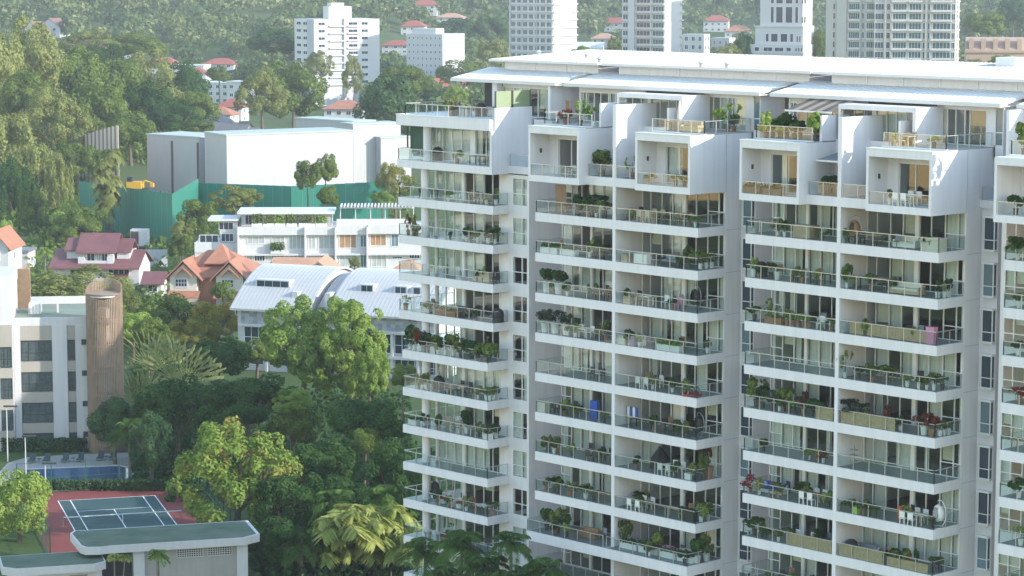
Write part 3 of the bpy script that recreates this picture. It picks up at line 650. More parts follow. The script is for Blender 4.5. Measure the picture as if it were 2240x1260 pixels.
def trunk_mb(h, r, rr, limbs=5, spread=2.0, top=1.0):
    """tapered trunk with limbs running up into the crown; base at the origin"""
    mb = MB(); lean = Vector((rr.uniform(-.06, .06)*h, rr.uniform(-.06, .06)*h, 0)); fork = Vector((0, 0, h*0.62))+lean*0.6
    mb.path([(0, 0, -0.4), (lean.x*0.15, lean.y*0.15, h*0.2), tuple(fork)], r*1.25, r*0.7, 8)
    for i in range(limbs):
        a = 2*math.pi*(i+rr.random()*0.6)/limbs; s = spread*rr.uniform(0.5, 0.95)
        tip = fork+Vector((math.cos(a)*s, math.sin(a)*s, top*rr.uniform(0.6, 1.0))); mid = fork.lerp(tip, 0.5)+Vector((0, 0, -0.08*top))
        mb.path([tuple(fork), tuple(mid), tuple(tip)], r*0.55, r*0.15, 6)
        for j in range(2):
            b = a+rr.uniform(-1, 1); q = mid+Vector((math.cos(b)*s*0.5, math.sin(b)*s*0.5, top*rr.uniform(0.3, 0.6))); mb.path([tuple(mid), tuple(q)], r*0.25, r*0.08, 5)
    return mb
ntree = [0]
def tree(kind, leafm, x, y0, y1, w, D, label, name='tree', group=None, zbase=None, extra=()):
    """tree whose crown spans y0..y1 and w pixels wide in the photograph, standing D metres away"""
    ntree[0] += 1; rr = random.Random(ntree[0]*31+5)
    s = D/FPX; p = at_d(x, (y0+y1)/2, D); gz = ground_z(p.x, p.y) if zbase is None else zbase
    rz = (y1-y0)*s/2*1.02; rx = w*s/2
    cz = max(p.z-gz, rz*0.8)
    o = thing(name, label, 'tree', (p.x, p.y, gz), 0, group)
    c = link('crown', crown_mesh(kind, leafm, ntree[0] % 2), o, (0, 0, cz), rr.uniform(0, 6.28), (rx*1.06, rx*1.06, rz*1.06))
    for (dx, dz, k) in extra:
        link('crown', crown_mesh(kind, leafm, (ntree[0]+1) % 2), o, (RT.x*dx*rx, RT.y*dx*rx, cz+dz*rz), rr.uniform(0, 6.28), (rx*k, rx*k, rz*k))
    hb = max(cz-rz*0.55, 1.0)/0.62
    obj('trunk', trunk_mb(hb, max(0.16, min(0.55, rx*0.07)), rr, 5, rx*0.7, rz*0.9), BARK, o)
    return o
head_cache = {}
def palm(x, y0, D, rpx, label, kind='coco', leafm='palm', name='palm_tree', ybase=None, stems=1, group=None, gz=0.0):
    """palm whose crown centre is seen at (x, y0)"""
    ntree[0] += 1; rr = random.Random(ntree[0]*17+3)
    s = D/FPX; p = at_d(x, y0, D); h = p.z-gz; r = rpx*s
    o = thing(name, label, 'palm', (p.x, p.y, gz), rr.uniform(0, 6), group)
    for i in range(stems):
        off = Vector((0, 0, 0)) if i == 0 else Vector((rr.uniform(-1, 1)*r*0.75, rr.uniform(-1, 1)*r*0.75, (rr.uniform(-0.72, 0.05)*h if kind == 'droop' else rr.uniform(-0.30, 0.12)*min(h, r*2.0))))
        v = (kind, leafm, (ntree[0]+i) % 3)
        if v not in head_cache:
            kw = dict(coco=dict(n=20, leafl=0.26, sag=1.0, rise=(-0.25, 1.15)), areca=dict(n=15, leafl=0.30, lw=0.075, sag=1.15, rise=(0.5, 1.35), nl=13),
                      droop=dict(n=13, leafl=0.34, lw=0.10, sag=1.5, rise=(0.0, 1.3), nl=9))[kind]
            head_cache[v] = fronds('fronds', 11*v[2]+len(kind), LF[leafm], **kw)
        link('fronds', head_cache[v], o, (off.x, off.y, h+off.z), rr.uniform(0, 6.28), r*rr.uniform(0.9, 1.1))
        t = MB(); q = [(off.x*0.25*(1-t_)+off.x*t_, off.y*0.25*(1-t_)+off.y*t_, (h+off.z+r*0.02)*t_-0.3*(1-t_)) for t_ in (0, 0.35, 0.7, 1)]
        t.path(q, 0.20 if kind == 'coco' else 0.10, 0.12 if kind == 'coco' else 0.06, 7); obj('trunk', t, PBARK, o)
    return o
fan_cache = {}
def traveller(x, ytop, ybot, D, label, rz):
    s = D/FPX; p = at_d(x, ybot, D); gz = 0.0; h = (ybot-ytop)*s; v = len(fan_cache) % 2
    if v not in fan_cache: fan_cache[v] = paddle_fan('fan', 5+v, LF['fanp'], 17)
    fan_cache[len(fan_cache)+10] = fan_cache[v]
    o = thing('travellers_palm', label, 'palm', (p.x, p.y, gz), math.atan2(RT.y, RT.x)+rz)
    link('fan', fan_cache[v], o, (0, 0, p.z), 0, h); link('fan', fan_cache[v], o, (h*0.15, h*0.3, p.z-h*0.15), 0.5, h*0.85)
    obj('trunk', MB().path([(0, 0, -0.3), (0, 0, p.z+0.05*h)], 0.22, 0.16, 8), PBARK, o)
    return o

# ------------------------------------------------------------------ things on the balconies
POTW = mat('white_pot', (0.72, 0.72, 0.70), 0.5); POTT = mat('terracotta_pot', (0.36, 0.17, 0.09), 0.8, 0.2, 4); POTD = mat('dark_pot', (0.07, 0.065, 0.065), 0.5)
WOOD = mat('garden_wood', (0.34, 0.20, 0.105), 0.6, 0.35, 3.0); PALEW = mat('pale_wood', (0.52, 0.40, 0.27), 0.6, 0.25, 3.0); RATT = mat('dark_rattan', (0.035, 0.033, 0.035), 0.6)
WFURN = mat('white_furniture', (0.74, 0.74, 0.73), 0.4); STEEL = mat('grey_steel', (0.30, 0.31, 0.33), 0.4, metal=0.4); BLACK = mat('black_cover', (0.02, 0.02, 0.024), 0.6)
REED = mat('reed_screen', (0.50, 0.37, 0.22), 0.85, 0.3, 4.0); BLUE = mat('blue_cloth', (0.03, 0.09, 0.42), 0.8); RED = mat('red_cloth', (0.42, 0.04, 0.05), 0.8); ORANGE = mat('orange_cloth', (0.62, 0.13, 0.04), 0.8)
PINK = mat('pink_plastic', (0.60, 0.25, 0.38), 0.5); LIME = mat('lime_plastic', (0.45, 0.60, 0.12), 0.5); CREAM = mat('cream_cloth', (0.66, 0.60, 0.50), 0.9); GREYC = mat('grey_cloth', (0.25, 0.26, 0.28), 0.9)
_pm = {}
def shared(key, fn):
    if key not in _pm: _pm[key] = fn()
    return _pm[key]
SHRUB = dict(
    bush=('mid', dict(n_lobe=12, n_leaf=420, leaf=0.16, reach=0.6)), dark=('dark', dict(n_lobe=12, n_leaf=480, leaf=0.16, reach=0.6)),
    tall=('mid', dict(n_lobe=14, n_leaf=460, leaf=0.14, reach=0.75, lobe=(0.2, 0.34))), grey=('grey', dict(n_lobe=14, n_leaf=480, leaf=0.13, reach=0.7, shell=0.3)),
    airy=('light', dict(n_lobe=16, n_leaf=300, leaf=0.12, reach=0.85, lobe=(0.12, 0.24), shell=0.3)), red=('red', dict(n_lobe=14, n_leaf=420, leaf=0.13, reach=0.75)),
    olive=('olive', dict(n_lobe=12, n_leaf=360, leaf=0.15, reach=0.7)), light=('light', dict(n_lobe=12, n_leaf=420, leaf=0.16, reach=0.6)))
def foliage(kind, v): return shared(('fol', kind, v), lambda: crown('foliage', 40+v+len(kind)*7, LF[SHRUB[kind][0]], **SHRUB[kind][1]))
def pot_mesh(m): return shared(('pot', m.name), lambda: MB().lathe([(0.30, 0), (0.34, 0.05), (0.42, 0.92), (0.46, 0.92), (0.46, 1.0), (0.38, 1.0), (0.36, 0.9)], 12).mesh('pot', m))
KN = {'bush': 'bushy green shrub', 'dark': 'dark green shrub', 'tall': 'tall green shrub', 'grey': 'grey-green feathery shrub', 'airy': 'sparse small tree', 'red': 'red-flowering shrub', 'olive': 'olive-brown shrub', 'light': 'bright green shrub', 'palm': 'potted palm', 'pot': 'plant'}
POTN = {'w': ('white', POTW), 't': ('terracotta', POTT), 'd': ('dark', POTD)}
ORD = ['', 'first', 'second', 'third', 'fourth', 'fifth', 'sixth', 'seventh', 'eighth', 'ninth', 'tenth', 'eleventh']
COLN = {1: 'far-left column', 2: 'second column', 3: 'third column', 4: 'fourth column', 5: 'fifth column', 6: 'right-edge column'}
def where(st, k):
    if k == 'T': return 'roof terrace, %s' % COLN[st]
    if k == 'm': return 'small balcony between boxes, %s' % COLN[st]
    if k == 0: return 'topmost balcony, %s' % COLN[st]
    return '%s balcony below the boxes, %s' % (ORD[k], COLN[st])
used = {}
def lab(desc, st, k):
    """description plus place; alike things on one balcony are told apart by their order from the left"""
    used[(desc, st, k)] = used.get((desc, st, k), 0)+1
    return desc, st, k
pending = []
def spot(x, st, k, dv):
    z, u0, u1, v0, v1 = balconies[(st, k)]
    # the photograph's column x on this balcony at dv metres behind its front edge
    yy = project(((u0+u1)/2, v0+dv, z))[1]; p = at_v(x, yy, v0+dv)
    return Vector((min(max(p.x, u0+0.35), u1-0.35), v0+dv, z))
def put(name, desc, cat, st, k, x, dv=0.6, rz=0.0, group=None):
    p = spot(x, st, k, dv); o = thing(name, desc, cat, p, rz, group); pending.append((o, desc, st, k, x)); return o
def plant(st, k, x, kind='bush', h=1.2, w=0.9, pot='w', dv=0.55, ph=0.45):
    h *= 1.25; w *= 1.35; rr = random.Random(int(x*7)+st); pn, pm = POTN[pot]
    o = put('potted_plant', '%s in %s pot' % (KN[kind], pn), 'plant', st, k, x, dv, 0, 'potted plants on the balconies')
    pr = ph*0.9 if h > 0.8 else ph*0.8
    link('pot', pot_mesh(pm), o, (0, 0, 0), 0, (pr*0.55/0.46*0.9, pr*0.55/0.46*0.9, ph))
    if kind == 'palm':
        me = shared(('pp', int(x) % 2), lambda: fronds('fronds', 3+int(x) % 2, LF['palm'], n=12, nl=9, leafl=0.34, lw=0.09, rise=(0.5, 1.4), sag=0.9))
        link('fronds', me, o, (0, 0, ph+h*0.22), rr.uniform(0, 6), w*0.75)
    else:
        link('foliage', foliage(kind, int(x) % 2), o, (0, 0, ph+h*0.40), rr.uniform(0, 6), (w*0.54, w*0.54, h*0.56))
    obj('stem', MB().path([(0, 0, ph*0.8), (0.03, 0.02, ph+h*0.45)], 0.035, 0.02, 5), BARK, o)
    return o
def hedge(st, k, x0, x1, h=0.5, m='mid', pot=POTW, dv=0.45, pn='white', ph=0.5):
    a, b = spot(x0, st, k, dv), spot(x1, st, k, dv); L = max(0.8, b.x-a.x)
    o = thing('planter_box', '', 'planter', ((a.x+b.x)/2, a.y, a.z), 0, 'planter boxes on the balconies'); pending.append((o, 'long %s planter with low hedge' % pn, st, k, x0))
    obj('box', MB().box(-L/2, L/2, -0.22, 0.22, 0, ph-0.06).box(-L/2-0.02, L/2+0.02, -0.24, 0.24, ph-0.06, ph), pot, o)
    rs = np.random.RandomState(int(x0)); n = int(L*170); P = np.stack([rs.uniform(-L/2, L/2, n), rs.uniform(-0.28, 0.28, n), ph+h*rs.uniform(0, 1, n)*(0.6+0.4*np.sin(rs.uniform(0, 6)+np.linspace(0, 40, n)))], 1)
    link('hedge', np_mesh('hedge', *leaves(P, rs.normal(0, 1, (n, 3)), 0.09, rs), LF[m]), o)
    return o
def table(st, k, x, w=1.6, d=0.9, h=0.74, top=WOOD, leg=None, tn='wooden', dv=1.3, rz=0.0):
    leg = leg or top; o = put('table', '%s table' % tn, 'table', st, k, x, dv, rz, 'balcony tables')
    link('table_top', shared(('tt', w, d, top.name), lambda: MB().box(-w/2, w/2, -d/2, d/2, 0, 0.05).mesh('table_top', top)), o, (0, 0, h-0.05))
    me = shared(('tl', h, leg.name), lambda: MB().box(-0.035, 0.035, -0.035, 0.035, 0, h-0.05).mesh('leg', leg))
    for sx in (-1, 1):
        for sy in (-1, 1): link('leg', me, o, (sx*(w/2-0.08), sy*(d/2-0.08), 0))
    return o
def chair(st, k, x, m=WFURN, mn='white', dv=1.2, rz=0.0, cushion=None):
    o = put('chair', '%s chair' % mn, 'chair', st, k, x, dv, rz, 'balcony chairs')
    link('seat', shared(('cs', m.name), lambda: MB().box(-0.24, 0.24, -0.24, 0.24, 0.42, 0.47).mesh('seat', m)), o)
    link('backrest', shared(('cb', m.name), lambda: MB().box(-0.24, 0.24, 0.20, 0.24, 0.50, 0.95).box(-0.24, -0.19, 0.2, 0.24, 0.47, 0.5).box(0.19, 0.24, 0.2, 0.24, 0.47, 0.5).mesh('backrest', m)), o)
    me = shared(('cl', m.name), lambda: MB().box(-0.022, 0.022, -0.022, 0.022, 0, 0.42).mesh('leg', m))
    for sx in (-1, 1):
        for sy in (-1, 1): link('leg', me, o, (sx*0.21, sy*0.21, 0))
    if cushion: obj('cushion', MB().box(-0.22, 0.22, -0.2, 0.2, 0.472, 0.56), cushion, o)
    return o
def tub_chair(st, k, x, m=WFURN, mn='white', cushion=RED, dv=1.0):
    o = put('tub_chair', '%s round tub chair with red cushion' % mn, 'chair', st, k, x, dv, 0.6, 'balcony chairs')
    prof = MB(); prof.lathe([(0.30, 0), (0.34, 0.2), (0.44, 0.42), (0.40, 0.42), (0.36, 0.36)], 14)
    obj('shell', prof, m, o)
    b = MB()
    for i in range(9):
        a0, a1 = math.pi*(0.0+i/9), math.pi*((i+1)/9)
        p = [(0.44*math.cos(a), 0.44*math.sin(a)) for a in (a0, a1)]; q = [(0.40*math.cos(a), 0.40*math.sin(a)) for a in (a0, a1)]
        b.prism([p[0], p[1], q[1], q[0]], 0.42, 0.80)
    obj('backrest', b, m, o); obj('cushion', MB().lathe([(0.36, 0.40), (0.38, 0.48), (0.30, 0.54)], 12), cushion, o)
def sofa(st, k, x, m=GREYC, mn='grey', w=1.9, dv=1.6, base=WFURN, cushions=()):
    o = put('sofa', '%s sofa' % mn, 'sofa', st, k, x, dv, 0, 'balcony sofas')
    obj('base', MB().box(-w/2, w/2, -0.42, 0.42, 0.05, 0.30).box(-w/2, -w/2+0.14, -0.42, 0.42, 0.3, 0.58).box(w/2-0.14, w/2, -0.42, 0.42, 0.3, 0.58).box(-w/2, w/2, 0.30, 0.42, 0.3, 0.68), base, o)
    obj('seat_cushion', MB().box(-w/2+0.15, w/2-0.15, -0.4, 0.28, 0.302, 0.46), m, o); obj('back_cushion', MB().box(-w/2+0.15, w/2-0.15, 0.14, 0.298, 0.462, 0.82), m, o)
    for i, cm in enumerate(cushions):
        a = -w/2+0.35+i*(w-0.7)/max(1, len(cushions)-1); obj('pillow', MB().box(a-0.2, a+0.2, 0.0, 0.135, 0.465, 0.80), cm, o)
def egg_chair(st, k, x, m=RATT, mn='dark', dv=1.4, rz=0.0):
    o = put('egg_chair', '%s hanging egg chair on curved stand' % mn, 'chair', st, k, x, dv, rz, 'hanging egg chairs')
    arc = [(0.55*math.cos(t)+0.15, 0, 1.05+0.95*math.sin(t)) for t in np.linspace(-1.45, 1.9, 14)]
    obj('stand', MB().path(arc, 0.03, 0.03, 6).path([(0.5*math.cos(t), 0.5*math.sin(t), 0.03) for t in np.linspace(0, 6.28, 13)], 0.03, 0.03, 6), m if m is WFURN else STEEL, o)
    b = MB(); prof = [(0.06, 0.42), (0.34, 0.52), (0.47, 0.80), (0.45, 1.15), (0.30, 1.50), (0.05, 1.68)]; n = 14; k0 = 0
    for (r0, z0), (r1, z1) in zip(prof[:-1], prof[1:]):
        for i in range(n):
            a0, a1 = 2*math.pi*i/n, 2*math.pi*(i+1)/n
            if z0 >= 0.7 and z1 <= 1.55 and math.cos((a0+a1)/2+1.9) > 0.45: continue
            b.face([(r0*math.cos(a0), r0*math.sin(a0), z0), (r0*math.cos(a1), r0*math.sin(a1), z0), (r1*math.cos(a1), r1*math.sin(a1), z1), (r1*math.cos(a0), r1*math.sin(a0), z1)])
    obj('basket', b, m, o); obj('chain', MB().tube((0, 0, 1.66), (-0.06, 0, 1.97), 0.012), STEEL, o); obj('cushion', MB().lathe([(0.30, 0.56), (0.36, 0.66), (0.2, 0.72)], 12), GREYC if m is RATT else CREAM, o)
def grill(st, k, x, dv=1.2):
    o = put('covered_barbecue', 'round barbecue under black cover', 'barbecue', st, k, x, dv, 0, 'covered barbecues')
    obj('cover', MB().lathe([(0.50, 0.0), (0.48, 0.30), (0.52, 0.60), (0.44, 0.95), (0.22, 1.14), (0.05, 1.18)], 14), BLACK, o)
def screen(st, k, x0, x1, h=0.92, m=REED, mn='reed', dv=0.14):
    a, b = spot(x0, st, k, dv), spot(x1, st, k, dv); L = max(0.5, b.x-a.x)
    o = thing('reed_screen', '', 'screen', ((a.x+b.x)/2, a.y, a.z), 0, 'screens behind the railings'); pending.append((o, 'beige %s screen fixed behind glass railing' % mn, st, k, x0))
    n = max(1, round(L/1.3))
    for i in range(n): obj('panel', MB().box(-L/2+L*i/n+0.01, -L/2+L*(i+1)/n-0.01, -0.012, 0.012, 0.03, h), m, o)
    obj('batten', MB().box(-L/2, L/2, 0.0125, 0.03, 0.1, 0.14).box(-L/2, L/2, 0.0125, 0.03, h-0.14, h-0.1), WOOD, o)
def crate(st, k, x, desc, cat, m, w=0.6, d=0.5, h=0.5, dv=0.9, lid=True):
    o = put('storage_box', desc, cat, st, k, x, dv, 0.0, 'boxes and counters on the balconies')
    obj('box', MB().box(-w/2, w/2, -d/2, d/2, 0, h-0.05), m, o)
    if lid: obj('lid', MB().box(-w/2-0.02, w/2+0.02, -d/2-0.02, d/2+0.02, h-0.05, h), m, o)
def deckchair(st, k, x, m=PALEW, dv=1.6, rz=1.2):
    o = put('deck_chair', 'folding wooden deck chair', 'chair', st, k, x, dv, rz, 'balcony chairs')
    obj('frame', MB().tube((-0.3, -0.5, 0), (-0.3, 0.5, 0.95), 0.025).tube((0.3, -0.5, 0), (0.3, 0.5, 0.95), 0.025).tube((-0.26, 0.5, 0), (-0.26, -0.5, 0.45), 0.025).tube((0.26, 0.5, 0), (0.26, -0.5, 0.45), 0.025), m, o)
    obj('sling', MB().face([(-0.28, -0.48, 0.42), (0.28, -0.48, 0.42), (0.28, 0.1, 0.34), (-0.28, 0.1, 0.34)]).face([(-0.28, 0.1, 0.34), (0.28, 0.1, 0.34), (0.28, 0.5, 0.96), (-0.28, 0.5, 0.96)]), CREAM, o)
def parasol(st, k, x, m=CREAM, dv=1.2):
    o = put('folded_parasol', 'folded cream parasol on pole', 'parasol', st, k, x, dv); obj('pole', MB().tube((0, 0, 0), (0, 0, 2.5), 0.03), STEEL, o)
    obj('canopy', MB().lathe([(0.10, 0.9), (0.20, 1.05), (0.13, 1.9), (0.04, 2.42)], 8), m, o); obj('base', MB().lathe([(0.28, 0), (0.28, 0.08), (0.06, 0.12)], 12), STEEL, o)
def set4(st, k, x, top, tn, cm, cn, dv=1.4, w=1.6):
    table(st, k, x, w, 0.9, top=top, tn=tn, dv=dv)
    for dx, ddv, rz in ((-9, -0.75, 3.14), (9, -0.75, 3.14), (-9, 0.7, 0), (9, 0.7, 0)): chair(st, k, x+dx+(12 if ddv > 0 else -14), cm, cn, dv=dv+ddv, rz=rz)
def finish_labels():
    by = {}
    for it in pending: by.setdefault((it[1], it[2], it[3]), []).append(it)
    for (d, st, k), its in by.items():
        its.sort(key=lambda q: q[0].location.x)
        for i, it in enumerate(its):
            pre = '' if len(its) == 1 else (['leftmost ', 'rightmost '][i] if len(its) == 2 else ORD[i+1]+'-from-left ')
            it[0]['label'] = '%s%s, %s' % (pre, d, where(st, k))

P_ = plant
# far-left column
P_(1, 'T', 985, 'olive', 1.0, 1.0, 't', 1.2); crate(1, 'T', 1012, 'white planter trough on left terrace', 'planter', WFURN, 1.8, 0.6, 0.8, 2.4); grill(1, 'T', 1052, 2.8); sofa(1, 'T', 1062, GREYC, 'grey', dv=3.6); table(1, 'T', 1035, 1.6, 0.9, dv=2.0)
P_(1, 'T', 996, 'olive', 0.5, 0.4, 'd', 1.8, 1.2)
grill(1, 0, 957, 1.6); P_(1, 0, 1001, 'olive', 0.7, 0.9, 't', 0.8, 0.4); table(1, 0, 1045, 1.4, 0.8, top=RATT, tn='dark', dv=1.0); sofa(1, 0, 925, GREYC, 'dark grey', dv=1.3)
table(1, 1, 940, 1.5, 0.8, top=RATT, tn='dark', dv=1.2); chair(1, 1, 925, RATT, 'black', 1.0); chair(1, 1, 1040, RATT, 'black', 1.1); chair(1, 1, 1050, RATT, 'black', 0.6); P_(1, 1, 1085, 'airy', 1.0, 0.6, 'w', 1.0)
P_(1, 2, 893, 'red', 1.1, 0.5, 't', 0.5); P_(1, 2, 905, 'olive', 1.3, 0.5, 't', 0.7); P_(1, 2, 908, 'dark', 0.6, 0.5, 'd', 0.4, .2); P_(1, 2, 1045, 'bush', 0.6, 1.0, 'w', 0.6); P_(1, 2, 1082, 'palm', 1.5, 1.2, 'w', 0.7); P_(1, 2, 985, 'dark', 0.4, 0.5, 'd', 0.5, .3); P_(1, 2, 1068, 'bush', 0.8, 0.8, 'w', 0.7)
screen(1, 3, 1035, 1070, 0.85, PALEW, 'wooden slat', 0.5); chair(1, 3, 1085, RATT, 'black', 1.1); table(1, 3, 1060, 1.0, 0.7, tn='wooden', dv=1.3)
P_(1, 4, 884, 'airy', 0.8, 0.6, 't', 0.5, 0.55); P_(1, 4, 942, 'red', 0.5, 0.4, 'd', 0.6, .5); hedge(1, 4, 955, 1000, 0.35, 'mid', POTT, 0.5, 'terracotta'); sofa(1, 4, 1010, RATT, 'black', dv=1.2, base=RATT); P_(1, 4, 1040, 'dark', 0.6, 0.7, 'd'); grill(1, 4, 1098, 0.9); P_(1, 4, 925, 'dark', 0.5, 0.5, 'd')
for x, kd, h in ((893, 'dark', 1.7), (907, 'bush', 1.5), (920, 'red', 1.5), (932, 'dark', 1.3), (955, 'bush', 1.2), (975, 'dark', 1.4), (992, 'tall', 1.6), (1008, 'bush', 1.3), (1028, 'dark', 1.2), (1045, 'bush', 1.0), (1062, 'dark', 1.1), (1085, 'light', 1.1), (1100, 'tall', 1.3)): P_(1, 5, x, kd, h, 1.2, 'w' if h > 1.3 else 'd', 0.55)
P_(1, 6, 932, 'tall', 1.1, 0.7, 'w'); grill(1, 6, 960, 1.5); set4(1, 6, 1005, PALEW, 'pale wooden', RATT, 'black', 1.2); chair(1, 6, 1042, PALEW, 'pale wooden', 0.5)
for x in (1064, 1074, 1085, 1096): P_(1, 6, x, 'bush', 0.75, 0.6, 'w', 0.5 if x < 1070 else (x-1060)*0.04)
hedge(1, 7, 890, 915, 0.15, 'grey', POTW, 0.5); deckchair(1, 7, 968, dv=1.7); deckchair(1, 7, 985, dv=1.7); P_(1, 7, 1021, 'dark', 1.5, 1.25, 'w', 0.9, 0.6); table(1, 7, 1050, 1.7, 0.9, top=PALEW, leg=WFURN, tn='pale wooden', dv=0.9)
hedge(1, 7, 1066, 1088, 0.5, 'mid'); P_(1, 7, 1097, 'dark', 0.8, 0.7, 'w', 1.3); table(1, 7, 1000, 1.6, .8, top=PALEW, tn='long wooden', dv=1.3)
egg_chair(1, 9, 951, RATT, 'black', 1.5); tub_chair(1, 9, 971, dv=1.2); tub_chair(1, 9, 1006, dv=0.9); crate(1, 9, 988, 'white cylindrical side table between tub chairs', 'table', WFURN, 0.5, 0.5, 0.45, 0.8); table(1, 9, 1058, 1.3, 0.8, top=WFURN, leg=WOOD, tn='white cloth-covered', dv=0.9); P_(1, 9, 1099, 'palm', 1.2, 0.9, 't', 0.9); chair(1, 9, 1030, RED, 'red', 1.5)
sofa(1, 10, 985, RATT, 'dark', dv=1.5, base=WOOD); deckchair(1, 10, 935, WOOD, 1.2)
# second column
P_(2, 'T', 1236, 'red', 0.9, 1.0, 't', 0.5); P_(2, 'T', 1270, 'airy', 1.8, 1.2, 'd', 0.8); P_(2, 'T', 1298, 'airy', 1.2, 0.9, 'w', 0.8); screen(2, 'T', 1196, 1246, 1.9, mat('brown_slats', (0.26, 0.16, 0.09), 0.7, 0.3, 6), 'brown slatted', 1.9)
chair(2, 0, 1252, STEEL, 'grey', 0.7); table(2, 0, 1240, 1.0, 0.6, top=STEEL, tn='grey', dv=0.7)
P_(2, 'm', 1318, 'bush', 1.6, 1.7, 'd', 1.0, 0.6)
P_(2, 1, 1262, 'dark', 1.3, 0.55, 'd', 0.7); P_(2, 1, 1298, 'dark', 0.9, 2.2, 'd', 0.75, 0.9); P_(2, 1, 1322, 'bush', 0.8, 1.3, 'd', 0.6, 0.6); screen(2, 1, 1215, 1238, 2.2, WOOD, 'brown wooden', 1.8)
hedge(2, 2, 1182, 1222, 0.4, 'mid'); hedge(2, 2, 1228, 1262, 0.35, 'mid'); P_(2, 2, 1303, 'airy', 1.3, 0.9, 'd'); P_(2, 2, 1318, 'dark', 0.8, 0.7, 'd'); chair(2, 2, 1330, RATT, 'black', 0.6); P_(2, 2, 1290, 'tall', 0.9, 0.5, 'w')
P_(2, 3, 1196, 'dark', 1.25, 1.3, 'w', 0.6, 0.85); P_(2, 3, 1222, 'dark', 1.2, 1.3, 'w', 0.7, 0.85); table(2, 3, 1318, 1.5, 0.7, tn='wooden', dv=0.7); chair(2, 3, 1330, WOOD, 'wooden', 1.2)
P_(2, 4, 1192, 'grey', 1.2, 1.3, 'w', 0.6, 0.8); P_(2, 4, 1214, 'grey', 1.1, 1.5, 'w', 0.7, 0.85); P_(2, 4, 1238, 'grey', 1.0, 1.1, 'w', 0.8, 0.8); chair(2, 4, 1268, WFURN, 'white', 1.1); chair(2, 4, 1292, WFURN, 'white', 1.1); P_(2, 4, 1326, 'tall', 1.4, 0.5, 't', 0.6); table(2, 4, 1280, 0.9, 0.9, top=WFURN, tn='white', dv=1.0)
chair(2, 5, 1292, RATT, 'black', 0.9); chair(2, 5, 1315, RATT, 'black', 0.8); table(2, 5, 1232, 1.2, 0.7, top=STEEL, tn='low grey', h=0.45, dv=1.2)
set4(2, 6, 1235, RATT, 'dark', RATT, 'black', 1.3); crate(2, 6, 1301, 'bright blue folded sunshade bundle', 'bundle', BLUE, 0.8, 0.3, 1.5, 1.3, False); P_(2, 6, 1322, 'bush', 0.5, 0.6, 'd', 0.4); crate(2, 6, 1185, 'heap of white dust sheets', 'sheets', CREAM, 1.1, 0.5, 0.8, 0.5, False); P_(2, 6, 1262, 'dark', 0.7, 0.8, 'd', 0.5)
P_(2, 7, 1200, 'olive', 0.9, 0.9, 'd', 0.6); P_(2, 7, 1218, 'bush', 1.0, 0.8, 't', 0.7); P_(2, 7, 1212, 'red', 0.6, 0.5, 'w', 0.4); set4(2, 7, 1312, STEEL, 'grey', RATT, 'black', 1.0)
P_(2, 8, 1213, 'palm', 1.2, 1.2, 'd', 0.6); P_(2, 8, 1246, 'olive', 0.7, 0.9, 't', 0.6); P_(2, 8, 1281, 'palm', 0.9, 1.0, 'w', 0.8); table(2, 8, 1315, 1.6, 0.8, tn='wooden', dv=0.9); P_(2, 8, 1298, 'bush', 0.5, 0.5, 'd', 0.4); P_(2, 8, 1195, 'bush', 0.5, 0.5, 't', 0.4)
P_(2, 9, 1196, 'dark', 1.5, 1.2, 'd', 1.2, 0.5); P_(2, 9, 1220, 'tall', 1.6, 1.3, 'd', 1.4, 0.5); P_(2, 9, 1238, 'dark', 1.2, 1.0, 'd', 1.6, 0.5); sofa(2, 9, 1290, WOOD, 'brown wooden', dv=1.8, base=WOOD); table(2, 9, 1268, 1.0, 0.6, h=0.4, tn='low wooden', dv=1.4)
# third column
parasol(3, 'T', 1486, dv=1.0); sofa(3, 'T', 1515, PALEW, 'pale wooden', dv=1.2, base=PALEW); P_(3, 'T', 1592, 'airy', 1.9, 1.6, 't', 3.5); P_(3, 'T', 1606, 'bush', 1.0, 1.0, 't', 4.2); table(3, 'T', 1475, 1.4, .8, tn='wooden', dv=1.6)
P_(3, 0, 1421, 'olive', 0.5, 0.9, 't', 0.6, 0.35); P_(3, 0, 1478, 'bush', 0.5, 0.6, 'd', 0.7); P_(3, 0, 1497, 'dark', 0.5, 0.6, 'd', 0.7); P_(3, 'm', 1383, 'airy', 1.4, 0.8, 't', 0.5, 0.5)
chair(3, 1, 1377, WOOD, 'wooden', 0.8, 0.5); set4(3, 1, 1425, PALEW, 'pale wooden', PALEW, 'pale wooden', 1.1); chair(3, 1, 1478, WOOD, 'wooden', 1.3); chair(3, 1, 1508, WOOD, 'wooden', 1.2); chair(3, 1, 1490, WOOD, 'wooden', 0.9)
crate(3, 2, 1372, 'round rattan basket', 'basket', PALEW, 0.7, 0.7, 0.6, 0.6); crate(3, 2, 1405, 'white cabinet', 'cabinet', WFURN, 1.4, 0.5, 0.75, 0.7); sofa(3, 2, 1470, GREYC, 'dark grey', dv=1.4, base=RATT); P_(3, 2, 1505, 'bush', 1.3, 0.9, 'd', 0.7); P_(3, 2, 1532, 'tall', 1.1, 0.7, 'w', 1.2); P_(3, 2, 1545, 'bush', .8, .6, 'w', 1.8); P_(3, 2, 1557, 'airy', .9, .6, 'w', 2.4)
crate(3, 3, 1375, 'pale wooden toy chest', 'box', PALEW, 0.8, 0.5, 0.6, 0.6); chair(3, 3, 1395, BLACK, 'black', 1.5); table(3, 3, 1410, 1.5, 0.7, top=CREAM, tn='cream cloth-covered', dv=0.8); chair(3, 3, 1455, WFURN, 'white', 0.9); chair(3, 3, 1484, PINK, 'pale pink', 0.8); egg_chair(3, 3, 1519, RATT, 'dark', 1.3)
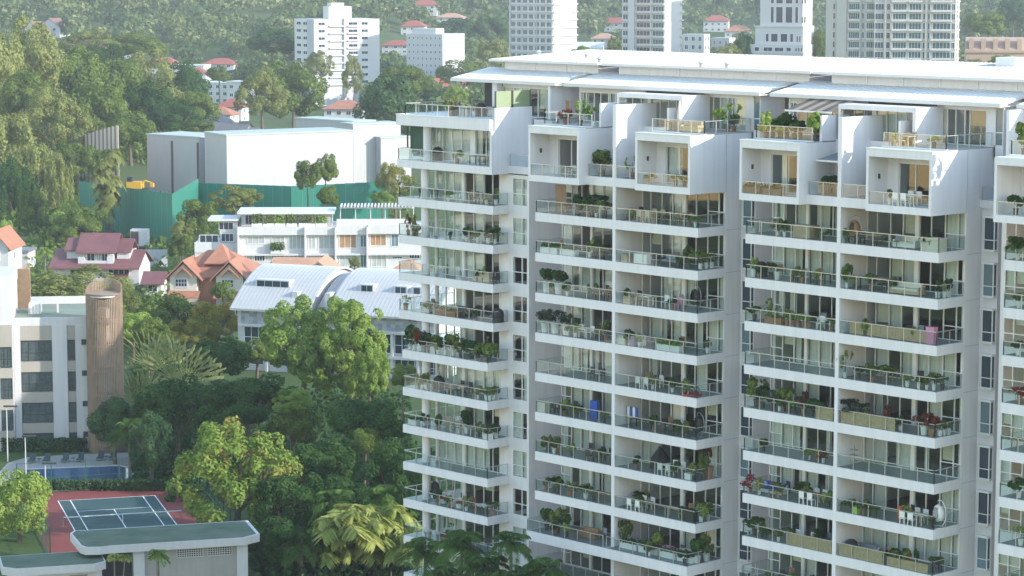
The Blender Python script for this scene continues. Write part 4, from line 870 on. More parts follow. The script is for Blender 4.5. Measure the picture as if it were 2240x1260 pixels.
crate(3, 4, 1362, 'heap of mixed household boxes', 'boxes', CREAM, 1.0, 0.6, 0.7, 0.6); crate(3, 4, 1384, 'purple toy box', 'box', mat('mauve', (0.30, 0.24, 0.36), 0.7), 0.7, 0.5, 0.8, 0.6); crate(3, 4, 1404, 'white board leaning', 'board', WFURN, 0.9, 0.1, 0.9, 1.0, False); hedge(3, 4, 1440, 1490, 0.45, 'light', POTW, 0.5); chair(3, 4, 1486, BLACK, 'black', 1.5); P_(3, 4, 1548, 'bush', 0.6, 0.6, 'w', 1.8)
set4(3, 5, 1422, WFURN, 'white', WFURN, 'white', 1.1)
o = put('baby_play_gym', 'red-edged play gym with grey arches', 'toy', 3, 5, 1512, 0.9)
obj('mat', MB().lathe([(0.85, 0), (0.9, 0.06), (0.8, 0.16), (0.7, 0.10)], 16), RED, o)
for a in (0.4, 1.97): obj('arch', MB().path([(0.75*math.cos(t)*math.cos(a), 0.75*math.cos(t)*math.sin(a), 0.08+0.85*math.sin(t)) for t in np.linspace(0, 3.14, 9)], 0.05, 0.05, 6), GREYC, o)
o = put('clothes_rack', 'clothes rack with white and blue washing', 'rack', 3, 6, 1384, 1.2)
obj('frame', MB().tube((-0.7, 0, 0), (-0.7, 0, 1.5), 0.02).tube((0.7, 0, 0), (0.7, 0, 1.5), 0.02).tube((-0.7, 0, 1.5), (0.7, 0, 1.5), 0.02).tube((-0.7, -0.3, 0.01), (-0.7, 0.3, 0.01), 0.02).tube((0.7, -0.3, 0.01), (0.7, 0.3, 0.01), 0.02), STEEL, o)
for i, mm in enumerate((WFURN, BLUE, WFURN, BLUE)): obj('towel', MB().box(-0.6+i*0.3, -0.34+i*0.3, -0.03, 0.03, 0.7, 1.49), mm, o)
table(3, 6, 1402, 1.8, 0.8, top=RATT, tn='long dark', dv=0.9); set4(3, 6, 1476, RATT, 'dark', RATT, 'black', 1.0); egg_chair(3, 6, 1526, RATT, 'dark', 1.0)
set4(3, 7, 1470, WFURN, 'white', WFURN, 'white', 1.1); P_(3, 7, 1546, 'tall', 1.9, 0.9, 'd', 1.2, 0.4); P_(3, 7, 1553, 'red', 1.5, 0.7, 't', 1.8, 1.0); crate(3, 7, 1508, 'white side table', 'table', WFURN, 0.6, 0.5, 0.5, 0.6)
o = put('play_tent', 'dark pointed play tent', 'tent', 3, 7, 1443, 2.2); obj('canvas', MB().lathe([(0.85, 0), (0.72, 0.9), (0.06, 1.75)], 6), BLACK, o); obj('pole', MB().tube((0, 0, 1.7), (0, 0, 1.95), 0.02), WOOD, o)
set4(3, 8, 1403, PALEW, 'pale wooden', WFURN, 'white', 0.9, 1.8); P_(3, 8, 1398, 'palm', 1.1, 0.9, 'w', 1.9); table(3, 8, 1475, 1.6, 0.7, top=PALEW, tn='pale wooden bar', dv=0.9); crate(3, 8, 1508, 'black barbecue cabinet', 'barbecue', BLACK, 1.3, 0.6, 0.95, 0.6); P_(3, 8, 1540, 'light', 1.0, 1.0, 'w', 1.0); P_(3, 8, 1556, 'bush', 1.1, 1.1, 'w', 1.8); P_(3, 8, 1415, 'airy', .9, .6, 'd', 2.2)
for a, b in ((1358, 1395), (1400, 1440), (1445, 1480), (1485, 1518)): hedge(3, 9, a, b, 0.45, 'dark', POTW, 1.3)
P_(3, 9, 1366, 'tall', 1.6, 1.2, 'd', 1.7, 0.6); P_(3, 9, 1440, 'light', 1.1, 1.0, 'd', 2.4); P_(3, 9, 1528, 'dark', 1.5, 1.3, 'w', 1.6, 0.6); P_(3, 9, 1545, 'tall', 1.7, 1.2, 'w', 2.6, 0.6); crate(3, 9, 1462, 'bright pink plastic toy house', 'toy', PINK, 0.9, 0.5, 0.8, 1.7); table(3, 9, 1500, 1.3, 0.8, top=CREAM, tn='cloth-covered', dv=2.0)
# fourth column
for x, kd, h, w, dv in ((1662, 'light', 1.6, 0.9, 0.6), (1672, 'light', 0.7, 0.9, 0.5), (1690, 'bush', 1.1, 1.3, 1.2), (1706, 'dark', 1.2, 1.3, 1.4), (1722, 'dark', 1.5, 1.3, 2.0), (1738, 'bush', 0.8, 0.9, 1.0), (1750, 'dark', 1.0, 1.0, 2.0), (1784, 'light', 1.7, 1.2, 0.8), (1800, 'tall', 1.4, 0.8, 1.2), (1712, 'light', 0.5, 0.9, 0.6)): P_(4, 'T', x, kd, h, w, 'd', dv)
hedge(4, 0, 1630, 1665, 0.35, 'deep', POTD, 0.35, 'dark'); hedge(4, 0, 1672, 1712, 0.35, 'deep', POTD, 0.35, 'dark'); P_(4, 'm', 1816, 'palm', 1.3, 1.2, 'd', 1.4)
crate(4, 1, 1758, 'pale counter with wooden top', 'counter', PALEW, 1.6, 0.6, 0.95, 1.0); crate(4, 1, 1775, 'brown wicker cabinet', 'cabinet', WOOD, 1.0, 0.6, 0.9, 1.4)
P_(4, 2, 1644, 'light', 0.9, 0.6, 'w', 0.6, 0.6); grill(4, 2, 1665, 1.0); P_(4, 2, 1686, 'palm', 1.3, 0.8, 'd', 1.0); P_(4, 2, 1700, 'airy', 0.4, 0.4, 'w', 0.6, 0.6); chair(4, 2, 1703, WOOD, 'wooden', 2.0); P_(4, 2, 1732, 'airy', 0.6, 0.4, 't', 0.6); chair(4, 2, 1762, STEEL, 'grey', 1.5); table(4, 2, 1795, 1.5, 0.8, top=RATT, tn='dark', dv=1.2); P_(4, 2, 1755, 'bush', .6, .5, 't', .5)
P_(4, 3, 1650, 'dark', 0.7, 0.9, 'd', 0.6); P_(4, 3, 1681, 'airy', 1.3, 0.8, 't', 1.4); P_(4, 3, 1699, 'airy', 0.8, 0.6, 't', 1.2); hedge(4, 3, 1676, 1712, 0.2, 'olive', POTT, 0.45, 'terracotta')
for x in (1722, 1734, 1746, 1758, 1770): P_(4, 3, x, ('bush', 'light')[x % 3 == 0], 0.55, 0.5, 'tw'[x % 2], 0.5)
table(4, 3, 1808, 1.3, 0.8, top=WFURN, tn='white', dv=1.1); chair(4, 3, 1795, WFURN, 'white', 0.7)
P_(4, 5, 1655, 'bush', 1.7, 1.5, 'd', 0.7, 0.6); P_(4, 5, 1668, 'dark', 1.3, 1.3, 'd', 0.8); P_(4, 5, 1692, 'grey', 1.1, 1.2, 'd', 0.8); P_(4, 5, 1714, 'tall', 1.4, 1.2, 'd', 0.9); P_(4, 5, 1737, 'tall', 1.3, 1.3, 'd', 0.9); P_(4, 5, 1758, 'red', 1.4, 0.6, 't', 0.8); P_(4, 5, 1776, 'dark', 0.9, 1.2, 'd', 0.8); P_(4, 5, 1795, 'dark', .8, 1.1, 'd', .8); screen(4, 5, 1784, 1822)
P_(4, 6, 1801, 'red', 0.5, 0.8, 'w', 0.5, 0.35); table(4, 6, 1780, 1.0, 0.5, top=WOOD, tn='small wooden', dv=0.6)
P_(4, 7, 1639, 'red', 0.9, 1.1, 't', 0.5, 0.35); sofa(4, 7, 1690, BLUE, 'bright blue cushioned', 2.4, 1.6, WFURN, (mat('pale_blue_pillow', (0.35, 0.55, 0.75), 0.8), RED, mat('pale_blue_pillow', (0.35, 0.55, 0.75), 0.8))); table(4, 7, 1697, 1.1, 0.6, h=0.4, top=PALEW, tn='low pale wooden', dv=0.9); P_(4, 7, 1756, 'palm', 1.1, 1.1, 'd', 1.6); set4(4, 7, 1780, WOOD, 'wooden', WFURN, 'white', 1.0); P_(4, 7, 1812, 'light', 0.8, 0.9, 'd', 0.6)
P_(4, 8, 1650, 'dark', 1.0, 1.4, 'd', 0.7, 0.5); P_(4, 8, 1676, 'dark', 0.4, 1.0, 'd', 0.6, 0.3); P_(4, 8, 1728, 'bush', 0.6, 0.8, 'd', 1.0); chair(4, 8, 1742, WFURN, 'white wicker', 1.2); chair(4, 8, 1775, WFURN, 'white wicker', 1.2); P_(4, 8, 1790, 'dark', 1.0, 0.9, 'd', 1.2); screen(4, 8, 1720, 1822)
chair(4, 9, 1706, RATT, 'black', 1.0); chair(4, 9, 1731, RATT, 'black', 0.9); table(4, 9, 1718, 0.9, 0.6, top=RATT, tn='dark', dv=1.0)
# fifth column
set4(5, 'T', 1975, PALEW, 'pale wooden', PALEW, 'pale wooden', 1.3); P_(5, 'T', 1951, 'olive', 0.6, 0.8, 'w', 0.8); P_(5, 'T', 2043, 'light', 0.5, 0.9, 'd', 0.9); P_(5, 'T', 2020, 'airy', 1.5, 0.8, 'd', 4.2)
P_(5, 0, 1946, 'bush', 0.7, 0.4, 'w', 0.6); set4(5, 0, 1985, WFURN, 'white', WFURN, 'white', 1.0, 1.3)
P_(5, 1, 1853, 'bush', 0.6, 0.7, 'd', 0.5); table(5, 1, 1900, 2.2, 0.8, top=PALEW, leg=RATT, tn='long pale wooden', dv=0.9); chair(5, 1, 1882, RATT, 'black', 0.5); sofa(5, 1, 1985, CREAM, 'cream', 2.0, 1.0); crate(5, 1, 2042, 'pale stone barbecue island with dark end', 'barbecue', CREAM, 1.7, 0.8, 0.95, 0.6); chair(5, 1, 1960, GREYC, 'grey', 0.6); egg_chair(5, 1, 1868, WOOD, 'brown', .8)
P_(5, 2, 1852, 'bush', 1.5, 0.8, 'w', 0.5, 0.4); table(5, 2, 1905, 2.6, 0.8, h=0.95, top=PALEW, leg=RATT, tn='tall wooden bar', dv=0.8); sofa(5, 2, 1985, CREAM, 'cream', 2.6, 0.9, PALEW); P_(5, 2, 2051, 'dark', 0.9, 0.55, 'w', 0.7); P_(5, 2, 2084, 'dark', 0.95, 0.7, 'w', 1.7); P_(5, 2, 2070, 'light', 0.6, 0.5, 'w', 1.2); chair(5, 2, 1955, GREYC, 'grey', 2.2)
screen(5, 3, 1858, 2030, 0.85, REED, 'woven', 0.5); chair(5, 3, 1985, BLACK, 'black', 1.5); crate(5, 3, 2038, 'pink and white toy kitchen', 'toy', PINK, 0.7, 0.5, 1.2, 0.7); table(5, 3, 1935, 1.6, 0.8, top=RATT, tn='dark', dv=1.4)
P_(5, 4, 1848, 'airy', 1.7, 0.9, 'w', 0.5, 0.4); P_(5, 4, 1878, 'dark', 0.6, 0.9, 'd', 0.6); P_(5, 4, 1900, 'bush', 0.9, 0.7, 'd', 0.6); P_(5, 4, 1938, 'bush', 0.8, 1.0, 't', 1.4); P_(5, 4, 1985, 'light', 0.4, 0.9, 'w', 0.5); P_(5, 4, 2010, 'bush', 0.4, 0.7, 'w', 0.5); P_(5, 4, 2044, 'bush', 0.9, 1.0, 'w', 0.7); P_(5, 4, 2066, 'bush', .6, .8, 'd', 1.2); table(5, 4, 1945, 1.2, .7, tn='wooden', dv=1.7)
P_(5, 5, 1860, 'grey', 1.2, 1.6, 'd', 0.7, 0.6); P_(5, 5, 1885, 'grey', 1.0, 1.2, 'd', 0.9, 0.6); screen(5, 5, 1836, 1958); P_(5, 5, 1940, 'red', 1.4, 0.4, 'd', 1.0); P_(5, 5, 2022, 'red', 1.0, 1.2, 'w', 0.6, 0.7); P_(5, 5, 2038, 'red', 0.9, 1.0, 't', 0.5, 0.6); P_(5, 5, 2064, 'bush', 0.7, 0.8, 'w', 1.0); P_(5, 5, 2076, 'bush', 0.7, 0.7, 'w', 1.5); P_(5, 5, 2086, 'dark', 0.7, 0.7, 'w', 2.0)
o = put('shelf_stand', 'slim grey metal shelf stand', 'shelf', 5, 6, 1868, 1.2)
obj('post', MB().box(-0.02, 0.02, -0.02, 0.02, 0, 1.6), STEEL, o)
for z in (0.4, 0.8, 1.2): obj('shelf', MB().box(-0.3, 0.3, -0.15, 0.15, z, z+0.03), STEEL, o)
hedge(5, 7, 1840, 1866, 0.4, 'dark', POTD, 0.45, 'dark'); crate(5, 7, 1872, 'lime green plastic stool', 'stool', LIME, 0.5, 0.4, 0.5, 0.5); P_(5, 7, 1900, 'dark', 0.5, 0.9, 'd', 0.5); P_(5, 7, 1915, 'bush', 0.5, 0.8, 'd', 0.5); set4(5, 7, 2000, CREAM, 'cloth-covered', WFURN, 'white', 0.9, 2.0); egg_chair(5, 7, 2068, WFURN, 'white', 1.0); P_(5, 7, 2050, 'bush', 0.4, 0.6, 'd', 0.4); crate(5, 7, 1975, 'stack of coloured boxes', 'boxes', ORANGE, .6, .5, .9, 1.6)
grill(5, 8, 1862, 1.0); screen(5, 8, 1832, 1930); screen(5, 8, 1940, 2030, 0.7); chair(5, 8, 1945, ORANGE, 'orange', 1.2); chair(5, 8, 1984, ORANGE, 'orange', 1.0); P_(5, 8, 2004, 'dark', 1.1, 0.35, 'd', 0.9); P_(5, 8, 2044, 'dark', 0.8, 0.9, 'd', 0.9); P_(5, 8, 2056, 'bush', 0.7, 0.7, 'd', 1.4); sofa(5, 8, 1895, GREYC, 'grey', dv=1.6)
# right-edge column
P_(6, 'T', 2233, 'bush', 1.8, 1.2, 'd', 1.0); P_(6, 0, 2222, 'dark', 1.0, 1.1, 'd', 0.7); P_(6, 1, 2226, 'palm', 1.4, 1.6, 'w', 0.5); P_(6, 2, 2228, 'bush', 0.6, .7, 'w', 0.6)
P_(6, 4, 2230, 'red', 0.8, 1.2, 't', 0.5); P_(6, 6, 2228, 'dark', 1.0, 1.3, 'w', 0.6); P_(6, 7, 2232, 'airy', 1.0, 1.0, 'w', 0.6); table(6, 5, 2232, 1.2, .8, dv=1.0); P_(6, 3, 2226, 'dark', .6, .8, 'w', .6)
# striped retractable awning over the fourth column's terrace, small grey awning below it
aw = thing('awning', 'open brown retractable awning over the planted roof terrace', 'awning', (M2+3.9, 5.2, 47.4))
for i in range(8): obj('stripe', MB().extr([(-3.0, 2.15), (0.0, 2.95), (0.0, 2.98), (-3.0, 2.18)], -2.2+i*0.55, -2.2+(i+1)*0.55-0.004), mat('awning_brown', (0.34, 0.26, 0.19), 0.9) if i % 2 else mat('awning_dark', (0.12, 0.10, 0.09), 0.9), aw)
obj('front_bar', MB().box(-2.25, 2.25, -3.08, -2.98, 2.08, 2.20), FRAME, aw); obj('arm', MB().tube((-1.8, -2.95, 2.12), (-1.4, 0, 2.7), 0.03).tube((1.8, -2.95, 2.12), (1.4, 0, 2.7), 0.03), FRAME, aw)
aw = thing('awning', 'small grey awning over the recessed balcony between two boxes', 'awning', (M2+7.5, 2.8, 43.6))
obj('canopy', MB().extr([(-2.4, 2.55), (0.0, 2.95), (0.0, 3.0), (-2.4, 2.6)], -1.2, 1.25), mat('awning_grey', (0.22, 0.24, 0.26), 0.8), aw); obj('front_bar', MB().box(-1.25, 1.28, -2.47, -2.4, 2.48, 2.6), FRAME, aw)
# lesser pots and seats that fill the lived-in balconies
re_ = random.Random(21)
for (st, k), (z, u0, u1, v0, v1) in sorted(balconies.items(), key=lambda q: (q[0][0], str(q[0][1]))):
    if (st, k) in ((1, 8), (2, 5), (4, 4), (5, 6)) or k in ('m', 0, 'T') or k > 9 or st == 6: continue
    xa, xb = project((u0+0.8, v0+0.6, z))[0], project((u1-0.8, v0+0.6, z))[0]
    for i in range(3): P_(st, k, re_.uniform(xa, xb), re_.choice(['bush', 'dark', 'tall', 'olive', 'light', 'dark']), re_.uniform(0.5, 1.0), re_.uniform(0.5, 0.9), re_.choice('wtd'), re_.uniform(0.4, 0.8), 0.35)
    if st != 1 or k < 5: chair(st, k, re_.uniform(xa+20, xb+10), *re_.choice([(RATT, 'dark wicker'), (WOOD, 'brown'), (GREYC, 'slate grey')]), dv=2.1, rz=re_.uniform(-0.5, 0.5))
finish_labels()
rail_pool.build(condo); pane_pool.build(condo)

# ------------------------------------------------------------------ frames for the other buildings
def frame(x, D, alpha, gz=None):
    """ground point D metres away in picture column x; local +x runs to the right (nearer by alpha degrees), +y away"""
    p = at_d(x, 630, D); a = R(alpha); ex = RT*math.cos(a)-GF*math.sin(a)
    z = ground_z(p.x, p.y) if gz is None else gz
    return (p.x, p.y, z), math.atan2(ex.y, ex.x), D/FPX
def zpx(y, D, gz=0.0): return 60.281-(y+75.5)*D/FPX*1.0-gz      # height seen at picture row y, D metres away
WIN = {}
def win_mesh(w, h, axis, glass=DGLASS, fr=FRAME, mull=1, tr=0):
    """window: proud frame with mullions, pane set back inside; faces -y (axis 'y') or +x (axis 'x')"""
    k = (round(w, 2), round(h, 2), axis, glass.name, fr.name, mull, tr)
    if k in WIN: return WIN[k]
    mb = MB(); t = min(0.09, w*0.09)
    def bx(a0, a1, d0, d1, z0, z1, m):
        if axis == 'y': mb.box(a0, a1, -d1, -d0, z0, z1, m)
        else: mb.box(d0, d1, a0, a1, z0, z1, m)
    bx(0, w, 0, 0.10, 0, t, 0); bx(0, w, 0, 0.10, h-t, h, 0); bx(0, t, 0, 0.10, t, h-t, 0); bx(w-t, w, 0, 0.10, t, h-t, 0)
    bx(t, w-t, 0, 0.03, t, h-t, 1)
    for i in range(1, mull+1): a = w*i/(mull+1); bx(a-t*0.4, a+t*0.4, 0.031, 0.09, t, h-t, 0)
    if tr: bx(t, w-t, 0.031, 0.085, h*tr-t*0.4, h*tr+t*0.4, 0)
    WIN[k] = mb.mesh('window', [fr, glass]); return WIN[k]
def win(parent, x, y, z, w, h, axis='y', name='window', **k): return link(name, win_mesh(w, h, axis, **k), parent, (x, y, z))

# ------------------------------------------------------------------ serviced apartments by the pool
BEIGE = mat('beige_panel', (0.40, 0.36, 0.315), 0.7, 0.08, 0.4, streak=0.06); WHITEL = mat('white_wall', (0.60, 0.58, 0.585), 0.7, 0.05, 0.3, streak=0.06)
DFR = mat('dark_window_frame', (0.04, 0.045, 0.05), 0.4); CGL = mat('curtained_glass', (0.10, 0.13, 0.14), 0.15, 0.5, 3.0, spec=0.6)
D0 = 322; loc, rz, s = frame(195, D0, -7)
ap = thing('apartment_block', 'white and beige apartment block with dark-framed windows beside the pool', 'building', loc, rz)
X = lambda x: (x-195)*s/math.cos(R(7))
Zp = lambda y: zpx(y, D0)
wl = MB().box(X(31), X(195), 0.25, 14, -0.3, Zp(690)); obj('wall', wl, WHITEL, ap)
obj('parapet', MB().box(X(31), X(195), 0.0, 0.25, Zp(706), Zp(688)).box(X(31), X(195), 13.7, 14, Zp(690), Zp(690)+1.0).box(X(193), X(195), 0.25, 13.7, Zp(690), Zp(688)), WHITEL, ap)
obj('roof_deck', MB().box(X(33), X(192), 0.3, 13.6, Zp(690)+0.003, Zp(690)+0.05), mat('roof_felt_green', (0.22, 0.26, 0.20), 0.9, 0.2, 0.5), ap)
for a, b, m in ((31, 45, WHITEL), (113, 145, WHITEL), (163, 195, WHITEL)): obj('pier', MB().box(X(a), X(b), -0.12, 0.25, -0.3, Zp(706)), m, ap)
for a, b in ((45, 113), (145, 163)):
    for y0, y1 in ((706, 738), (785, 808), (853, 876), (922, 944)): obj('spandrel', MB().box(X(a)+0.005, X(b)-0.005, 0.02, 0.25, Zp(y1), Zp(y0)), BEIGE, ap)
for y0, y1 in ((739, 784), (809, 852), (877, 921), (945, 989)):
    w = X(112)-X(46); win(ap, X(46), 0.22, Zp(y1), w, Zp(y0)-Zp(y1), glass=CGL, fr=DFR, mull=3, tr=0.4)
    w = X(162)-X(146); win(ap, X(146), 0.22, Zp(y1), w, Zp(y0)-Zp(y1), glass=CGL, fr=DFR, mull=1, tr=0.4)
for y0 in (737, 806, 874, 942): win(ap, X(176), -0.12, Zp(y0+12), 0.75, 0.68, glass=CGL, fr=DFR, mull=1)
obj('roof_tank', MB().box(X(60), X(86), 4, 7, Zp(690)+0.05, Zp(690)+1.3).box(X(120), X(124), 5, 5.3, Zp(690)+0.05, Zp(690)+2.0), WHITEL, ap)
# taller stair bay at the left edge with its slatted screen
obj('stair_tower', MB().box(X(-60), X(30.5), -1.2, 9, -0.3, Zp(592)), WHITEL, ap)
for y0, y1 in ((700, 748), (795, 817), (864, 887), (934, 958)): obj('spandrel', MB().box(X(-60), X(30)-0.05, -1.32, -1.2, Zp(y1), Zp(y0)), BEIGE, ap)
for y0, y1 in ((749, 794), (818, 863), (888, 933), (959, 990)): win(ap, X(3), -1.2, Zp(y1), X(28)-X(3), Zp(y0)-Zp(y1), glass=CGL, fr=DFR, mull=2, tr=0.42)
tan = mat('tan_slats', (0.40, 0.27, 0.17), 0.7, 0.2, 2.0)
sc = obj('slat_screen', MB().box(X(31), X(59), 9.6, 9.75, Zp(700), Zp(600)), tan, ap)
for i in range(13): obj('slat', MB().box(X(31)+i*0.125, X(31)+i*0.125+0.06, 9.52, 9.6, Zp(700), Zp(600)+i*0.08), tan, sc)
# slatted cylinder stair
loc, rz, s = frame(227, 320, 0)
cy = thing('slatted_stair_cylinder', 'tall round stair tower wrapped in thin brown vertical slats', 'stair tower', loc, rz)
r = 40*s; ht = zpx(607, 320); mb = MB(); n = 62; brown = mat('brown_slats', (0.26, 0.16, 0.09), 0.7, 0.3, 6)
brown = mat('copper_brown_slats', (0.33, 0.235, 0.17), 0.6, 0.2, 1.0)
for i in range(n):
    t = 2*math.pi*i/n; c, s_ = math.cos(t), math.sin(t); top = ht-1.1+1.1*s_
    e = Vector((c, s_, 0)); q = Vector((-s_, c, 0)); a = e*r; w = 0.062; d = 0.10
    P = [a+q*w, a-q*w, a-q*w-e*d, a+q*w-e*d]; mb.prism([(p.x, p.y) for p in P], -0.3, top)
o = obj('slats', mb, brown, cy); o['kind'] = 'stuff'
for k in range(7): obj('ring', MB().lathe([(r-0.12, 1.2+k*3.1), (r-0.05, 1.2+k*3.1), (r-0.05, 1.32+k*3.1), (r-0.12, 1.32+k*3.1)], 32), brown, cy); obj('landing', MB().lathe([(r-0.2, 0.9+k*3.1), (r-0.2, 1.1+k*3.1)], 24), WHITEL, cy)
obj('core', MB().lathe([(0.9, -0.3), (0.9, ht-3.5)], 16), mat('core_concrete', (0.42, 0.36, 0.31), 0.9), cy)

# ------------------------------------------------------------------ pool, deck, loungers
def sheet(name, pxs, z, m, zg=None):
    pts = [at_z(x, y, z) for x, y in pxs]; return structure(name, MB().face([(p.x, p.y, z) for p in reversed(pts)]).mesh(name, m))
DECK = mat('pool_deck_stone', (0.33, 0.325, 0.31), 0.8, 0.15, 0.5); WATER = mat('pool_water', (0.006, 0.07, 0.16), 0.10, 0.3, 0.25, c2=(0.008, 0.09, 0.20), bump=0.25, bscale=1.5, spec=0.08)
sheet('pool_deck', [(-30, 1062), (18, 1012), (60, 1000), (180, 993), (290, 990), (322, 1010), (348, 1042), (300, 1068), (60, 1074)], 0.02, DECK)
pool = [(34, 1036), (48, 1027), (263, 1018.5), (282, 1023), (298, 1046), (290, 1056), (60, 1062), (30, 1050)]
sheet('pool_water', pool, 0.035, WATER)
pp = [at_z(x, y, 0.03) for x, y in pool]; mb = MB()
for a, b in zip(pp, pp[1:]+pp[:1]):
    d = (b-a).normalized(); q = Vector((d.y, -d.x, 0))*0.17; mb.prism([((a-q).x, (a-q).y), ((b-q).x, (b-q).y), ((b+q).x, (b+q).y), ((a+q).x, (a+q).y)], 0.02, 0.085)
structure('pool_coping', mb.mesh('pool_coping', mat('coping_stone', (0.60, 0.58, 0.54), 0.8)))
slate = mat('slate_cushion', (0.045, 0.065, 0.075), 0.8); lms = None
LDX = ['leftmost', 'second from left', 'third from left', 'fourth from left', 'fifth from left', 'rightmost']
for i, (x, y) in enumerate(((70, 1011), (102, 1010), (143, 1009), (176, 1008), (220, 1005), (247, 1004))):
    p = at_z(x, y, 0.02); o = thing('sun_lounger', '%s of six dark sun loungers along the pool' % LDX[i], 'sun lounger', p, math.atan2(RT.y, RT.x), 'sun loungers by the pool')
    if lms is None:
        lms = (MB().box(-0.36, 0.36, -1.0, 0.45, 0.26, 0.36).mesh('mattress', slate), MB().extr([(0.45, 0.30), (1.0, 0.85), (0.93, 0.92), (0.38, 0.37)], -0.36, 0.36).mesh('backrest', slate), MB().box(-0.03, 0.03, -0.03, 0.03, 0, 0.26).mesh('leg', STEEL), MB().box(-0.38, 0.38, -1.0, 0.5, 0.20, 0.255).mesh('frame', STEEL))
    link('mattress', lms[0], o); link('backrest', lms[1], o); link('frame', lms[3], o)
    for a in (-0.33, 0.33):
        for b in (-0.9, 0.4): link('leg', lms[2], o, (a, b, 0))
for i, (x, y) in enumerate(((86, 1011), (160, 1009), (233, 1005))):
    p = at_z(x, y, 0.02); o = thing('side_table', '%s small dark table between a pair of sun loungers' % ['left', 'middle', 'right'][i], 'table', p, 0, 'pool side tables')
    obj('table_top', MB().lathe([(0.3, 0.40), (0.3, 0.44)], 12), slate, o); obj('leg', MB().lathe([(0.22, 0), (0.05, 0.05), (0.05, 0.40)], 10), STEEL, o)

# ------------------------------------------------------------------ tennis court
A0 = Vector((-93.15, 14.4, 0)); ea = Vector((0.4543, 0.8909, 0)); eb = Vector((0.8909, -0.4543, 0)); KB = 1.14
def court(name, a0, a1, b0, b1, z, m):
    q = [A0+ea*a+eb*b*KB for a, b in ((a0, b0), (a1, b0), (a1, b1), (a0, b1))]
    return structure(name, MB().face([(p.x, p.y, z) for p in reversed(q)]).mesh(name, m))
court('court_surround', -4.0, 15.4, -4.6, 28.5, 0.008, mat('court_red', (0.22, 0.045, 0.038), 0.85, 0.15, 0.4))
court('tennis_court', 0, 10.97, 0, 23.77, 0.012, mat('court_green', (0.035, 0.085, 0.085), 0.8, 0.15, 0.4))
LINE = mat('court_line_paint', (0.75, 0.75, 0.74), 0.8); t = 0.06
for i, (a0, a1, b0, b1) in enumerate(((-t, 10.97+t, -t, t), (-t, 10.97+t, 23.77-t, 23.77+t), (-t, t, t, 23.77-t), (10.97-t, 10.97+t, t, 23.77-t), (1.37-t, 1.37+t, t, 23.77-t), (9.6-t, 9.6+t, t, 23.77-t),
        (1.37+t, 9.6-t, 5.49-t, 5.49+t), (1.37+t, 9.6-t, 18.28-t, 18.28+t), (5.485-t, 5.485+t, 5.49+t, 18.28-t))): court('court_line', a0, a1, b0, b1, 0.016, LINE)
court('court_kerb', -4.2, 15.6, -4.8, -4.6, 0.10, DECK)
net = thing('tennis_net', 'tennis net with white band across the green court', 'net', A0+eb*11.885*KB, math.atan2(ea.y, ea.x))
obj('band', MB().box(-0.9, 11.9, -0.03, 0.03, 0.92, 1.02), LINE, net); obj('post', MB().tube((-0.95, 0, 0), (-0.95, 0, 1.08), 0.05), STEEL, net); obj('post', MB().tube((11.95, 0, 0), (11.95, 0, 1.08), 0.05), STEEL, net)
nm = MB()
for i in range(64): nm.box(-0.9+i*0.2, -0.892+i*0.2, -0.004, 0.004, 0.03, 0.92)
for i in range(9): nm.box(-0.9, 11.9, -0.004, 0.004, 0.05+i*0.1, 0.058+i*0.1)
o = obj('netting', nm, BLACK, net); o['kind'] = 'stuff'; obj('centre_strap', MB().box(5.45, 5.52, -0.02, 0.02, 0.0, 0.919), LINE, net)
GREENM = mat('green_fence_metal', (0.01, 0.10, 0.075), 0.5)
fe = thing('court_fence', 'tall dark green wire fence round the tennis court', 'fence', A0, math.atan2(ea.y, ea.x))
def fence_run(a, b):
    a = Vector(a); b = Vector(b); L = (b-a).length; n = max(1, round(L/4)); d = (b-a)/L
    for i in range(n+1): q = a+d*(L*i/n); obj('post', MB().tube((q.x, q.y, 0), (q.x, q.y, 3.6), 0.05), GREENM, fe)
    w = MB()
    for z in (0.1, 1.8, 3.58): w.tube((a.x, a.y, z), (b.x, b.y, z), 0.03, n=5)
    obj('rail', w, GREENM, fe)
    w = MB(); m_ = int(L/0.5)
    for i in range(m_): q = a+d*(L*i/m_); w.tube((q.x, q.y, 0.1), (q.x, q.y, 3.55), 0.008, n=3, caps=False)
    o = obj('wire_mesh', w, GREENM, fe); o['kind'] = 'stuff'
# local x runs along ea, local y along -eb
fence_run((-4.1, 5.0, 0), (15.5, 5.0, 0)); fence_run((-4.1, 5.0, 0), (-4.1, -30, 0)); fence_run((15.5, 5.0, 0), (15.5, -28, 0))
for x, y0, y1, lb in ((17, 880, 1010, 'thin grey floodlight mast left of the pool lamp'), (57, 945, 1050, 'grey floodlight mast in front of the pool lounger row'), (100, 1005, 1080, 'short white lamp post by the tennis court hedge')):
    p = at_z(x, y1, 0); h = zpx(y0, (p-CAM).dot(FW)); o = thing('lamp_post', lb, 'lamp post', p, math.atan2(RT.y, RT.x), 'court lamp posts')
    obj('pole', MB().tube((0, 0, -0.1), (0, 0, h), 0.09, 0.06, 8), mat('pale_grey_metal', (0.5, 0.5, 0.5), 0.5), o); obj('lamp_head', MB().box(-0.35, 1.3, -0.18, 0.18, h, h+0.16), mat('dark_metal', (0.04, 0.04, 0.045), 0.5), o)

